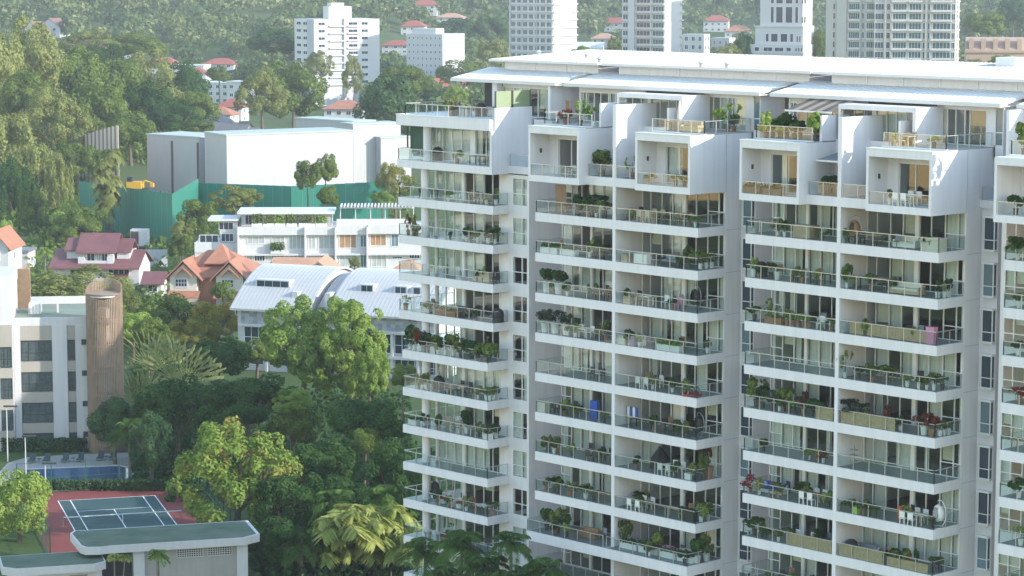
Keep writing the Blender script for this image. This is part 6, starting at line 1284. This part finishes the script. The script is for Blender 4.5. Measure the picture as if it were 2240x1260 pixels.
T('round', 'dark', 610, 1150, 1290, 170, 256, 'dark shrubby tree at the bottom edge left of the bright palms')
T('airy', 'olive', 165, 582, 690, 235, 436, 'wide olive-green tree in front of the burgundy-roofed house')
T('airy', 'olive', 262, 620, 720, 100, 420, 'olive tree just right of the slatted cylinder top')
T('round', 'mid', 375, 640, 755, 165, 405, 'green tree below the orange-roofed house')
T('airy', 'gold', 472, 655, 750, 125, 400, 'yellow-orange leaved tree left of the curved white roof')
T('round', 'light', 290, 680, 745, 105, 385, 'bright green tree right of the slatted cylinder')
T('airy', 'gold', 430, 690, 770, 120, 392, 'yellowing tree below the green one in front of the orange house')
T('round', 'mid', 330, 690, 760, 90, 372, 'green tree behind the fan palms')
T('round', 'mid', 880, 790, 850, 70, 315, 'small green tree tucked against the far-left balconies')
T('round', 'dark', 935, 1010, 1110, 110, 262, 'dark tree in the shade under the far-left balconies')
for i, (x, w) in enumerate(((90, 90), (175, 100), (262, 90), (330, 80))):
    p = at_z(x, 1072, 0); s = 0.0525; o = thing('hedge', '%s length of dark hedge between pool and tennis court' % ['leftmost', 'second', 'third', 'rightmost'][i], 'hedge', p, math.atan2(RT.y, RT.x)+0.12, 'pool hedges'); L = w*s*1.05
    rs = np.random.RandomState(i); n = 1500; P = np.stack([rs.uniform(-L/2, L/2, n), rs.uniform(-0.6, 0.6, n), rs.uniform(0.05, 1.25, n)], 1); link('foliage', np_mesh('foliage', *leaves(P, rs.normal(0, 1, (n, 3)), 0.17, rs), LF['deep']), o)
for i, (x, w) in enumerate(((60, 110), (150, 80))):
    p = at_z(x, 988, 0); o = thing('hedge', '%s clipped dark hedge below the apartment block windows' % ['left', 'right'][i], 'hedge', p, math.atan2(RT.y, RT.x), 'apartment hedges'); L = w*0.058
    rs = np.random.RandomState(20+i); n = 1500; P = np.stack([rs.uniform(-L/2, L/2, n), rs.uniform(-0.6, 0.6, n), rs.uniform(0.05, 1.7, n)], 1); link('foliage', np_mesh('foliage', *leaves(P, rs.normal(0, 1, (n, 3)), 0.18, rs), LF['deep']), o)
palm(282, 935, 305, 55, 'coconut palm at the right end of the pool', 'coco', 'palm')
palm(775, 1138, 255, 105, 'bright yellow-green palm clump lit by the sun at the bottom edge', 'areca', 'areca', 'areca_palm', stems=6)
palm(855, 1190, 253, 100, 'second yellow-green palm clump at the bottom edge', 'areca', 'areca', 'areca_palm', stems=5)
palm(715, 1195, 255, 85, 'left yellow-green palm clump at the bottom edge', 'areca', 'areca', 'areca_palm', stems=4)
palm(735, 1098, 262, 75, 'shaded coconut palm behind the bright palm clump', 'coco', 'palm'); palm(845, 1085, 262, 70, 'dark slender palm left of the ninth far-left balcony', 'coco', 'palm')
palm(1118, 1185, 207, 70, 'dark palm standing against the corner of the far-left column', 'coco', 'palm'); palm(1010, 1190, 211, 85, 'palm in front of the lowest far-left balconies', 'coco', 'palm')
palm(1195, 1248, 202, 80, 'palm crown at the bottom edge below the second column', 'coco', 'palm'); palm(930, 1205, 216, 85, 'dark palm at the bottom edge left of the far-left column', 'coco', 'palm'); palm(1065, 1235, 208, 75, 'low palm at the bottom edge under the column corner', 'coco', 'palm'); palm(990, 1262, 205, 85, 'palm crown cut by the bottom edge before the far-left column', 'coco', 'palm'); palm(1130, 1275, 202, 80, 'low palm crown at the bottom edge below the corner palm', 'coco', 'palm'); palm(660, 1180, 252, 70, 'dark palm between blossoming tree and bright palm clump', 'coco', 'palm')
palm(250, 1222, 236, 26, 'small yellow palm in front of the garden pavilion', 'areca', 'areca', stems=2); palm(345, 1212, 236, 34, 'small green palm in front of the pavilion grilles', 'coco', 'light')
palm(98, 548, 500, 24, 'small fan palm beside the burgundy-roofed house', 'coco', 'light')
traveller(325, 705, 800, 340, 'sunlit fan-shaped traveller palm right of the slatted cylinder', 0.15); traveller(380, 720, 830, 335, 'broad sunlit traveller palm in front of the yellowing tree', -0.25); traveller(300, 790, 880, 325, 'shaded traveller palm below the sunlit ones', 0.3); traveller(420, 810, 880, 320, 'lower traveller palm among dark trees', -0.2)
palm(238, 335, 572, 34, 'tall clump of drooping palms in front of the green hoarding', 'droop', 'olive', stems=14)
# trees round the building site and low apartments
T('round', 'mid', 672, 342, 420, 62, 545, 'slim dark-trunked tree in front of the white shed, left one'); T('round', 'mid', 715, 335, 405, 52, 547, 'slim dark-trunked tree in front of the white shed, right one')
T('round', 'mid', 720, 400, 455, 55, 543, 'lower leafy tree in front of the green hoarding')
T('airy', 'olive', 515, 405, 470, 115, 540, 'wide olive tree in front of the green hoarding bend'); T('round', 'mid', 432, 425, 520, 95, 538, 'green tree left of the white apartment row'); T('airy', 'olive', 398, 482, 530, 55, 525, 'pale round shrub tree left of the white apartments'); T('round', 'mid', 392, 505, 565, 60, 515, 'green tree behind the orange roof peak')
T('airy', 'gold', 865, 350, 440, 85, 590, 'yellow-green tree left of the upper far-left balconies'); T('round', 'light', 838, 415, 462, 60, 580, 'bright shrub above the pergola'); T('airy', 'olive', 775, 560, 590, 30, 470, 'small palm-like tree before the white apartment row'); T('round', 'mid', 490, 610, 660, 60, 430, 'tree beside the right orange gable')
T('round', 'mid', 185, 450, 520, 110, 560, 'bright green tree behind the burgundy roofs'); T('round', 'light', 150, 440, 530, 90, 575, 'light green tree left of the drooping palms')
# wooded slope on the left
SLOPE = [('airy', 'olive', 55, 38, 235, 170, 760, 'tallest olive crown at the top of the wooded slope'), ('round', 'olive', -10, 70, 300, 150, 735, 'olive tree cut by the left edge of the wooded slope'),
    ('round', 'mid', 165, 98, 250, 150, 800, 'green crown right of the tallest slope tree'), ('round', 'mid', 250, 118, 270, 150, 830, 'middle crown along the ridge of the wooded slope'), ('airy', 'olive', 330, 105, 260, 160, 850, 'olive crown on the ridge below the dark forest hill'),
    ('round', 'dark', 405, 135, 280, 120, 860, 'dark crown at the right end of the ridge'), ('flat', 'mid', 430, 195, 290, 110, 800, 'flat-topped tree with pale trunks above the grey shed'), ('round', 'dark', 320, 180, 300, 140, 770, 'dark tree in the middle of the wooded slope'),
    ('round', 'mid', 215, 170, 330, 150, 740, 'round green tree above the striped barrier'), ('airy', 'olive', 110, 195, 350, 170, 690, 'broad olive tree in the centre left of the slope'), ('vine', 'olive', 15, 235, 420, 140, 660, 'creeper-hung tree at the left edge under the tallest crown'),
    ('flat', 'dark', 385, 225, 300, 130, 760, 'dark leaning tree behind the grey shed'), ('round', 'mid', 285, 240, 330, 120, 715, 'green tree right above the striped barrier'), ('airy', 'mid', 170, 300, 400, 120, 650, 'feathery tree left of the striped barrier end'),
    ('vine', 'olive', 80, 320, 500, 120, 630, 'tall creeper-draped tree on the lower slope'), ('vine', 'olive', 130, 350, 530, 70, 610, 'narrow column of hanging creepers'), ('vine', 'dark', 30, 370, 540, 110, 605, 'dark creeper-draped tree by the left edge'),
    ('round', 'mid', 75, 440, 560, 70, 585, 'shaggy green tree below the creeper columns'), ('round', 'light', 10, 490, 560, 50, 555, 'rounded bush tree at left edge above the orange gable'), ('round', 'mid', 130, 500, 560, 90, 555, 'leafy tree left of the burgundy house'), ('round', 'dark', 230, 95, 160, 110, 950, 'dark round tree below the red-roofed row'), ('airy', 'olive', 200, 65, 130, 140, 1000, 'pale wide crown left of the dark round tree'),
    ('round', 'mid', 300, 70, 130, 150, 1020, 'green crown under the red roofs'), ('round', 'dark', 145, 38, 75, 30, 1500, 'small dark cypress-like tree between two roofs'), ('round', 'mid', 60, 150, 260, 130, 720, 'mid-green crown beneath the tallest slope tree'), ('round', 'mid', 440, 260, 300, 70, 740, 'low tree beside the grey shed roof')]
for a in SLOPE: T(*a, group='trees on the wooded slope')
MIDT = [('round', 'mid', 640, 132, 275, 165, 850, 'large round sunlit tree left of the orange-roofed villa'), ('airy', 'olive', 572, 150, 262, 125, 830, 'large pale sunlit tree adjoining the round one'), ('round', 'deep', 850, 165, 310, 145, 770, 'big dark tree directly left of the penthouse terrace'), ('round', 'mid', 885, 135, 215, 110, 900, 'green tree behind the big dark one'),
    ('round', 'deep', 600, 62, 125, 130, 1150, 'dark tree left of the white tower block'), ('round', 'mid', 480, 140, 182, 60, 1050, 'small round tree below the white villa'), ('airy', 'olive', 700, 110, 175, 70, 1090, 'slender trees before the white tower block'), ('airy', 'olive', 770, 120, 215, 50, 1000, 'thin sparse tree in front of the white tower'),
    ('round', 'mid', 1010, 130, 190, 120, 1150, 'tree right of the small white block'), ('airy', 'olive', 1080, 85, 165, 90, 1200, 'pale tree left of the blue-windowed tower'), ('round', 'deep', 1000, 40, 110, 130, 1500, 'dark tree behind the small white block'), ('round', 'deep', 1075, 30, 100, 90, 1500, 'dark tree left of the blue-windowed tower top'),
    ('airy', 'olive', 1590, 95, 145, 80, 980, 'olive tree left of the stepped white tower'), ('round', 'deep', 1625, 70, 145, 50, 1000, 'dark tree hugging the stepped white tower'), ('round', 'mid', 1345, 80, 125, 40, 1100, 'tree left of the tall balcony tower'), ('round', 'light', 1270, 100, 130, 50, 1000, 'bright bush tree at the foot of the blue-windowed tower'),
    ('round', 'mid', 1795, 60, 145, 40, 1000, 'trees in the gap between stepped and glass towers'), ('airy', 'olive', 2130, 130, 165, 90, 800, 'olive tree in front of the pink building'), ('round', 'mid', 2200, 120, 165, 90, 800, 'tree at the right edge before the pink building'), ('round', 'mid', 2160, 20, 80, 110, 1300, 'palmy trees behind the pink building'), ('round', 'deep', 2215, 0, 70, 90, 1500, 'dark tree top at the upper right corner'),
    ('round', 'deep', 950, 195, 235, 60, 900, 'bush tree left of the penthouse roof'), ('airy', 'light', 1000, 185, 230, 60, 800, 'bright green tree behind the penthouse terrace'), ('round', 'mid', 935, 160, 210, 60, 950, 'tree by the red-brown roof left of the condominium roof')]
for a in MIDT: T(*a, group='trees among the houses')

# ------------------------------------------------------------------ houses in the valley
V_ = house
V_(755, 985, 15, 11, 6.2, 3.2, 'hip', 'orange', 'white villa with orange hipped roof below the white tower block', 6, nw=4); V_(690, 880, 12, 10, 5.0, 3.0, 'hip', 'orange', 'orange hipped roof left of the big dark tree', 10); V_(745, 860, 13, 10, 4.6, 3.4, 'gablex', 'grey', 'grey gabled roof in front of the orange villa', 14)
V_(505, 985, 10, 9, 6.0, 3.0, 'hip', 'red', 'red-roofed house with white trim right of the wooded slope', 14); V_(480, 940, 10, 9, 4.5, 2.8, 'hip', 'orange', 'bright orange low roof below the red-roofed house', 14); V_(455, 870, 11, 10, 4.5, 3.2, 'gabley', 'grey', 'left grey gabled house above the white sheds', 16); V_(500, 850, 12, 10, 4.5, 3.0, 'gablex', 'grey', 'middle grey gabled house above the white sheds', 16); V_(550, 845, 12, 10, 4.6, 3.0, 'hip', 'grey', 'right grey hipped house above the white sheds', 12)
V_(475, 1120, 14, 12, 9.0, 2.0, 'flat', 'white', 'modern white villa with dark openings, left half', 24, nw=4, storeys=3); V_(522, 1110, 9, 10, 10.5, 2.0, 'flat', 'white', 'modern white villa with dark openings, right half', 24, nw=2, storeys=3)
V_(80, 1500, 12, 12, 6, 5, 'gabley', 'brown', 'left white gable house on the far upper left', 20, nw=2); V_(120, 1520, 14, 12, 6, 5, 'gabley', 'brown', 'right white gable house on the far upper left', 20, nw=2); V_(190, 1430, 15, 12, 5, 4, 'gablex', 'brown', 'left of two brown-red terraced roofs far away', 20); V_(240, 1420, 15, 12, 5, 4, 'gablex', 'brown', 'right of two brown-red terraced roofs far away', 20)
V_(290, 1380, 12, 10, 5, 0.5, 'flat', 'white', 'low white flat-roofed house right of the terraced roofs', 10); V_(362, 1330, 14, 10, 5, 3.5, 'hip', 'red', 'red hipped roof below the dark forest hill', 12); V_(420, 1310, 16, 10, 6, 0.5, 'flat', 'white', 'flat white house below the dark forest hill', 14); V_(430, 1290, 13, 10, 4, 2.6, 'hip', 'red', 'low red roof before the flat white house', 12); V_(485, 1330, 16, 10, 5, 3.0, 'hip', 'red', 'long red roof right of the flat white house', 12)
V_(868, 1500, 16, 11, 5, 3.0, 'hip', 'red', 'red roof behind the white tower block', 10); V_(950, 1150, 12, 10, 6, 4.5, 'gabley', 'red', 'white gabled house with red roof left of the condominium roof', 24, nw=2); V_(985, 1180, 10, 10, 6, 4, 'gabley', 'red', 'second red gabled roof left of the condominium roof', 24, nw=2); V_(930, 1850, 18, 12, 6, 4, 'hip', 'red', 'red-roofed house high behind the small white block', 10); V_(985, 1800, 18, 12, 6, 3, 'hip', 'peach', 'pale roofed house on the far hillside', 10); V_(1000, 2050, 20, 12, 6, 4, 'gabley', 'white', 'pale gabled house at the top edge', 10)
V_(880, 2100, 20, 12, 7, 4, 'hip', 'red', 'red roof at the top edge behind the tower', 8); V_(1300, 1500, 18, 12, 7, 4, 'gablex', 'grey', 'pale grey long roof between two towers', 16); V_(1330, 1300, 14, 12, 9, 0.5, 'flat', 'white', 'white cubic townhouse between two towers', 20, nw=3, storeys=3); V_(1290, 1150, 13, 12, 9.5, 4, 'gabley', 'white', 'white gabled townhouse beside the blue-windowed tower', 26, nw=3, storeys=3); V_(1345, 1400, 12, 10, 6, 4, 'hip', 'orange', 'orange roof left of the balcony tower', 12)
V_(1540, 1400, 14, 10, 6, 4, 'hip', 'orange', 'left red-orange hipped roof between the towers', 10); V_(1580, 1420, 14, 10, 6, 4, 'hip', 'orange', 'right red-orange hipped roof between the towers', 10); V_(1608, 1800, 18, 12, 8, 4, 'hip', 'orange', 'large orange-roofed villa on the far hillside', 10, nw=4); V_(1560, 1900, 18, 12, 8, 4, 'hip', 'red', 'distant red-roofed villa left of the large one', 10, nw=4)
for i, (x, D, rf) in enumerate(((905, 1650, 'red'), (960, 1620, 'orange'), (1060, 1700, 'red'), (1315, 1750, 'peach'), (1285, 1650, 'white'), (1515, 1650, 'red'), (1628, 1500, 'orange'), (1345, 1900, 'red'), (2150, 1500, 'peach'), (2215, 1300, 'red')  )):
    V_(x, D, 15+3*(i % 3), 11, 6.5, 3.6, ['hip', 'gablex', 'gabley'][i % 3], rf, '%s-roofed far house %s' % (rf, ['above the small white block, left', 'above the small white block, right', 'left of the blue-windowed tower', 'high between blue-windowed and balcony towers', 'just right of the blue-windowed tower', 'just right of the balcony tower', 'just left of the stepped tower', 'just left of the balcony tower top', 'right of the glass tower', 'at the upper right picture edge'][i]), 8+3*(i % 4), nw=3)
V_(2190, 1000, 26, 14, 8, 3, 'hip', 'peach', 'long pale roof behind the pink building', 6, nw=6); V_(1150, 2300, 22, 12, 8, 4, 'hip', 'peach', 'pale roofs on the hill behind the blue-windowed tower', 10)

# ------------------------------------------------------------------ towers in the distance
def tower(name, label, xL, xC, xR, ytop, D, al, wall, fh, left, right, gz=0.0, cat='tower'):
    """box tower seen on its near corner: left face spans xL..xC, right face xC..xR in the photograph"""
    loc, rz, s = frame(xC, D, al, gz); o = thing(name, label, cat, loc, rz, 'towers in the distance')
    Ll = (xC-xL)*s/math.cos(R(al)); Lr = (xR-xC)*s/math.sin(R(al)); h = zpx(ytop, D, gz)
    obj('wall', MB().box(-Ll, 0, 0, Lr, -2, h), wall, o)
    n = int((h-1)/fh)
    for j in range(n):
        z = h-(j+1)*fh
        if project((loc[0], loc[1], z+gz))[1] > 190 or z < 0: break
        if project((loc[0], loc[1], z+gz))[1] < -60: continue
        for face, L, spec in (('y', Ll, left), ('x', Lr, right)):
            for (a, w, g, m) in spec['win']:
                if face == 'y': win(o, -Ll+a*L, 0, z+0.55+spec.get('up', 0), w*L, fh*spec.get('wh', 0.6), 'y', glass=g, mull=m)
                else: win(o, 0, a*L, z+0.55+spec.get('up', 0), w*L, fh*spec.get('wh', 0.6), 'x', glass=g, mull=m)
            for (a, w, dpt) in spec.get('bal', ()):
                if face == 'y': obj('balcony', MB().box(-Ll+a*L, -Ll+(a+w)*L, -dpt, -0.003, z-0.15, z+0.42), WHITEL, o)
                else: obj('balcony', MB().box(0.003, dpt, a*L, (a+w)*L, z-0.15, z+0.42), WHITEL, o)
    for face, L, spec in (('y', Ll, left), ('x', Lr, right)):
        for (a, w, dpt) in spec.get('pier', ()):
            if face == 'y': obj('pier', MB().box(-Ll+a*L, -Ll+(a+w)*L, -dpt, -0.004, -1, h+0.4), wall, o)
            else: obj('pier', MB().box(0.004, dpt, a*L, (a+w)*L, -1, h+0.4), wall, o)
    return o, Ll, Lr, h
TW = mat('tower_white', (0.54, 0.53, 0.55), 0.7, 0.05, 0.1); TB = mat('tower_beige', (0.46, 0.44, 0.42), 0.7, 0.05, 0.1); TBL = mat('tower_blue_glass', (0.075, 0.105, 0.155), 0.25, 0.35, 0.1, spec=0.35); TG = mat('tower_teal_glass', (0.055, 0.125, 0.15), 0.2, 0.4, 0.08, spec=0.4); TN = mat('tower_navy_glass', (0.03, 0.045, 0.10), 0.15, 0.3, 0.1, spec=0.6); TGR = mat('tower_grey_blue', (0.36, 0.38, 0.44), 0.7)
ev = lambda n, w, g, m=1, off=0.02: [(off+(1-2*off)*i/n+(1-2*off)/n*(1-w)/2, (1-2*off)/n*w, g, m) for i in range(n)]
o, Ll, Lr, h = tower('white_tower_block', 'ten-storey white apartment block with stair core on the left skyline', 642, 693, 830, 40, 1120, 62, TW, 3.15, dict(win=[(0.12, 0.22, DGLASS, 1), (0.45, 0.22, DGLASS, 1)], wh=0.45), dict(win=[(0.06, 0.10, DGLASS, 1), (0.24, 0.20, PALEG, 2), (0.52, 0.14, TN, 1), (0.72, 0.10, DGLASS, 1)], wh=0.42, bal=[(0.22, 0.24, 0.9), (0.5, 0.18, 0.9)], pier=[(0.44, 0.03, 1.0)]))
obj('lift_core', MB().box(-8, -2, Lr*0.25, Lr*0.6, h, h+5.5).box(-7, -3, Lr*0.3, Lr*0.5, h+5.5, h+7), TW, o); obj('blank_panel', MB().box(-Ll*0.35, 0, -0.25, -0.003, -1, h), TGR, o)
o, Ll, Lr, h = tower('small_white_block', 'small white apartment block with tiny square windows', 890, 970, 1016, 72, 1230, 32, TW, 3.2, dict(win=ev(8, 0.36, DGLASS, 1), wh=0.38), dict(win=[(0.4, 0.08, PALEG, 0)], wh=0.3)); obj('roof_room', MB().box(-Ll*0.9, -Ll*0.25, 2, 9, h, h+2.6), TW, o)
o, Ll, Lr, h = tower('blue_windowed_tower', 'tower with rows of blue-grey windows cut by the top edge', 1115, 1208, 1262, -60, 1090, 35, TW, 3.3, dict(win=ev(7, 0.74, TBL, 2), wh=0.62, bal=[(0.0, 1.0, 0.5)], pier=[(0.0, 0.03, 0.5), (0.27, 0.02, 0.4), (0.62, 0.02, 0.4)]), dict(win=ev(3, 0.5, PALEG, 1), wh=0.5, bal=[(0.0, 1.0, 0.7)]))
o, Ll, Lr, h = tower('balcony_tower', 'slim tower with stacked enclosed balconies and bright right flank', 1360, 1450, 1492, -80, 1020, 30, TW, 3.2, dict(win=[(0.02, 0.12, TBL, 1), (0.34, 0.32, TN, 3), (0.72, 0.26, TG, 3)], wh=0.62, bal=[(0.33, 0.34, 1.0), (0.71, 0.28, 0.8), (0.0, 0.14, 0.5)], pier=[(0.16, 0.15, 0.9), (0.68, 0.02, 0.8)]), dict(win=[(0.88, 0.08, PALEG, 0)], wh=0.4, bal=[(0.9, 0.1, 0.9)]))
o, Ll, Lr, h = tower('stepped_white_tower', 'stepped white tower with dark blue arched window groups', 1640, 1750, 1786, 95, 1000, 25, TW, 3.15, dict(win=[(0.08, 0.09, TN, 0), (0.25, 0.17, TN, 1), (0.46, 0.17, TN, 1), (0.68, 0.09, TN, 0), (0.85, 0.03, TN, 0), (0.90, 0.03, TN, 0), (0.95, 0.03, TN, 0)], wh=0.5, bal=[(0.0, 1.0, 0.25)]), dict(win=ev(3, 0.3, PALEG, 0), wh=0.4, bal=[(0.0, 1.0, 0.25)]))
loc = o.location
for (a, b, y0, y1, e) in ((0.07, 0.97, 95, 55, 1.2), (0.14, 0.94, 55, -80, 2.4)):
    z0, z1 = zpx(y0, 1000), zpx(y1, 1000); obj('setback', MB().box(-Ll*(1-a), -Ll*(1-b), e, Lr-e*0.4, z0, z1), TW, o); obj('cornice', MB().box(-Ll*(1-a)-0.3, -Ll*(1-b)+0.3, e-0.3, e+0.4, z1-0.5, z1+0.1), TW, o)
    for z in ([z0+1.0] if y1 > 0 else [z0+1.2, z0+8.6]):
        for q, w in ((0.20, 0.06), (0.30, 0.13), (0.48, 0.13), (0.66, 0.06)): win(o, -Ll*(1-a)+q*Ll, e, z, w*Ll, 3.2 if y1 > 0 else 6.2, 'y', glass=TN, mull=0)
        for q in (0.78, 0.83): win(o, -Ll*(1-a)+q*Ll, e, z, 0.03*Ll, 2.4, 'y', glass=TN, mull=0)
o, Ll, Lr, h = tower('glass_beige_tower', 'wide beige tower with teal bay windows, left wing', 1802, 1905, 1912, -80, 880, 18, TB, 3.2, dict(win=[(0.14, 0.05, DGLASS, 0), (0.46, 0.22, TG, 4), (0.72, 0.06, TG, 1), (0.82, 0.17, TG, 3)], wh=0.68, up=-0.1, bal=[(0.45, 0.24, 0.7), (0.81, 0.19, 0.6)], pier=[(0.22, 0.20, 0.8), (0.68, 0.03, 0.6)]), dict(win=[]))
o, Ll, Lr, h = tower('glass_beige_tower', 'wide beige tower with teal bay windows, right wing', 1908, 2078, 2104, -80, 870, 14, TB, 3.2, dict(win=[(0.01, 0.11, TBL, 2), (0.15, 0.05, DGLASS, 0), (0.23, 0.17, TG, 4), (0.43, 0.15, TG, 3), (0.60, 0.03, TG, 0), (0.66, 0.03, TG, 0), (0.72, 0.22, TG, 4), (0.95, 0.045, TG, 1)], wh=0.68, up=-0.1, bal=[(0.22, 0.19, 0.7), (0.42, 0.17, 0.9), (0.70, 0.25, 0.8)], pier=[(0.13, 0.015, 0.5), (0.205, 0.015, 0.5), (0.63, 0.02, 0.5), (0.685, 0.015, 0.5)]), dict(win=[(0.3, 0.3, TG, 1)], wh=0.5, bal=[(0.2, 0.5, 0.6)]))
PK = mat('pink_stone', (0.44, 0.32, 0.25), 0.8, 0.1, 0.1)
o, Ll, Lr, h = tower('pink_classical_building', 'low pink-beige classical building with tall dark windows at right edge', 2105, 2232, 2245, 108, 900, 8, PK, 8.0, dict(win=ev(7, 0.45, DGLASS, 1), wh=0.42), dict(win=[])); obj('cornice', MB().box(-Ll-0.4, 0.4, -0.5, 0.0, h-0.6, h+0.3), PK, o); obj('roof', MB().extr([(0.3, h+0.3), (5, h+4.5), (10, h+4.5), (14, h+0.3)][::-1], -Ll, 0), mat('pink_roof', (0.42, 0.30, 0.25), 0.8), o)
for i in range(5): obj('attic_room', MB().box(-Ll*(0.95-0.2*i), -Ll*(0.87-0.2*i), 0.4, 3.0, h+0.2, h+4.2), PK, o)
tower('white_lowrise_block', 'three-storey white block between balcony tower and stepped tower', 1490, 1535, 1550, 72, 1000, 25, TW, 3.2, dict(win=ev(3, 0.5, TG, 1), wh=0.55), dict(win=ev(2, 0.3, DGLASS, 0), wh=0.5), cat='building'); tower('white_lowrise_block', 'white block with sloping white side right of the three-storey one', 1552, 1590, 1606, 80, 1040, 25, TW, 3.2, dict(win=ev(3, 0.4, BLUEG, 1), wh=0.5), dict(win=[]), cat='building')

# ------------------------------------------------------------------ far wood on the hills, one mass of crowns
def far_wood():
    rs = np.random.RandomState(3); P = []; N = []; S = []
    keep = []       # sight corridors in front of houses and towers
    for o in bpy.data.objects:
        if o.parent is None and o.get('category') in ('house', 'tower', 'building', 'shed') and o is not condo and o is not nb:
            d = o.location-CAM; D = d.dot(GF)
            if D > 600: keep.append((d.dot(RT)/D, D))
    placed = 0; tries = 0
    while placed < 4300 and tries < 60000:
        tries += 1; D = 830+rs.beta(1.0, 1.7)*2900; a = rs.uniform(-0.235, 0.235)
        if D < 1150 and a > -0.02 and rs.uniform() < 0.3: continue
        p = CAM+GF*D+RT*(a*D); gz = ground_z(p.x, p.y)
        if gz < 1 and D < 880: continue
        if a < -0.118 and D < 1330: continue
        if -0.125 < a < -0.055 and D < 1120: continue
        r = rs.uniform(4.5, 9.5)*(1.0+min(0.7, max(0.0, (D-1300)/1500)))
        if any(abs(a-h[0])*D < 9+r*0.4 and -14-r < h[1]-D < 100 for h in keep): continue
        hgt = r*rs.uniform(1.1, 1.7); n = 130 if D < 1700 else 70
        lb = rs.normal(0, 1, (9, 3)); lb /= np.linalg.norm(lb, axis=1)[:, None]; lb[:, 2] = np.abs(lb[:, 2])*0.9-0.15; lb *= 0.62
        k = rs.randint(0, 9, n); d = rs.normal(0, 1, (n, 3)); d /= np.linalg.norm(d, axis=1)[:, None]; d[:, 2] = np.abs(d[:, 2])*np.where(rs.uniform(size=n) < 0.8, 1, -1)
        q = (lb[k]+d*0.45)*np.array([r, r, hgt*0.62])+np.array([p.x, p.y, gz+hgt*0.62]); P.append(q); N.append(d); S.append(np.full(n, r*(0.14 if D < 1700 else 0.19)))
        placed += 1
    P = np.concatenate(P); N = np.concatenate(N); S = np.concatenate(S)
    o = link('distant_wood', np_mesh('distant_wood', *leaves(P, N, S, rs, 0.4, 0.7), LF['far'])); o['kind'] = 'stuff'; o['label'] = 'wooded hills and tree canopy between the distant houses'; o['category'] = 'woodland'
far_wood()
# undergrowth between the garden trees and on the near ground
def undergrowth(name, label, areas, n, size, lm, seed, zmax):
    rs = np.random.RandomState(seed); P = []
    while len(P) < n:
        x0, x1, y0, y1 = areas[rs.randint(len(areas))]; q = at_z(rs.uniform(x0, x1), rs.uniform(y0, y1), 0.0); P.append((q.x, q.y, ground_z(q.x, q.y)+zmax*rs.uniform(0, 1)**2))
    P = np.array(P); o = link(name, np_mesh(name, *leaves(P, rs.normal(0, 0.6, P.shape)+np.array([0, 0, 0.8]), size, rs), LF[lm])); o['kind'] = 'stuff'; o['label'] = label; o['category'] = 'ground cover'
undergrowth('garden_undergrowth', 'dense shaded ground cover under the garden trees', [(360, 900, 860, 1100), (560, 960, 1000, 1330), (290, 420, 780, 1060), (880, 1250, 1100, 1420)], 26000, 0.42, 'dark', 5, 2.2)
undergrowth('slope_undergrowth', 'bushes between houses and building site', [(0, 560, 470, 700), (350, 900, 440, 560), (0, 330, 640, 760)], 12000, 0.65, 'mid', 6, 2.5)
def slope_cover():
    rs = np.random.RandomState(9); P = []
    while len(P) < 26000:
        D = rs.uniform(585, 930); a = rs.uniform(-0.215, -0.10); p = CAM+GF*D+RT*(a*D); g = ground_z(p.x, p.y)
        if D > 640 and a > -0.122 and g < 3: continue
        if a > -0.168 and 545 < D < 720 and g < 6: continue
        P.append((p.x, p.y, g+4.0*rs.uniform(0, 1)**2))
    P = np.array(P); o = link('slope_thicket', np_mesh('slope_thicket', *leaves(P, rs.normal(0, 0.6, P.shape)+np.array([0, 0, 0.8]), 0.9, rs), LF['mid'])); o['kind'] = 'stuff'; o['label'] = 'low thicket covering the wooded slope'; o['category'] = 'thicket'
slope_cover()

# ------------------------------------------------------------------ air: even pale haze from the ground to above the camera
def haze():
    V = [(-6500, -2500), (6500, -2500), (6500, 9000), (-6500, 9000)]; c = math.cos(YAW); s_ = math.sin(YAW)
    q = [(CAM.x+RT.x*a+GF.x*b, CAM.y+RT.y*a+GF.y*b) for a, b in V]
    mb = MB().prism(q, -3.0, 330.0); m = bpy.data.materials.new('haze'); m.use_nodes = True; N = m.node_tree; N.nodes.remove(N.nodes['Principled BSDF'])
    v = N.nodes.new('ShaderNodeVolumePrincipled'); v.inputs['Color'].default_value = (0.86, 0.93, 1.0, 1); v.inputs['Density'].default_value = HAZE; v.inputs['Anisotropy'].default_value = 0.0
    N.links.new(v.outputs[0], N.nodes['Material Output'].inputs['Volume']); o = link('haze', mb.mesh('haze', m)); o['kind'] = 'stuff'; o['label'] = 'thin pale haze in the air over the valley'; o['category'] = 'haze'
HAZE = 0.00011
haze()
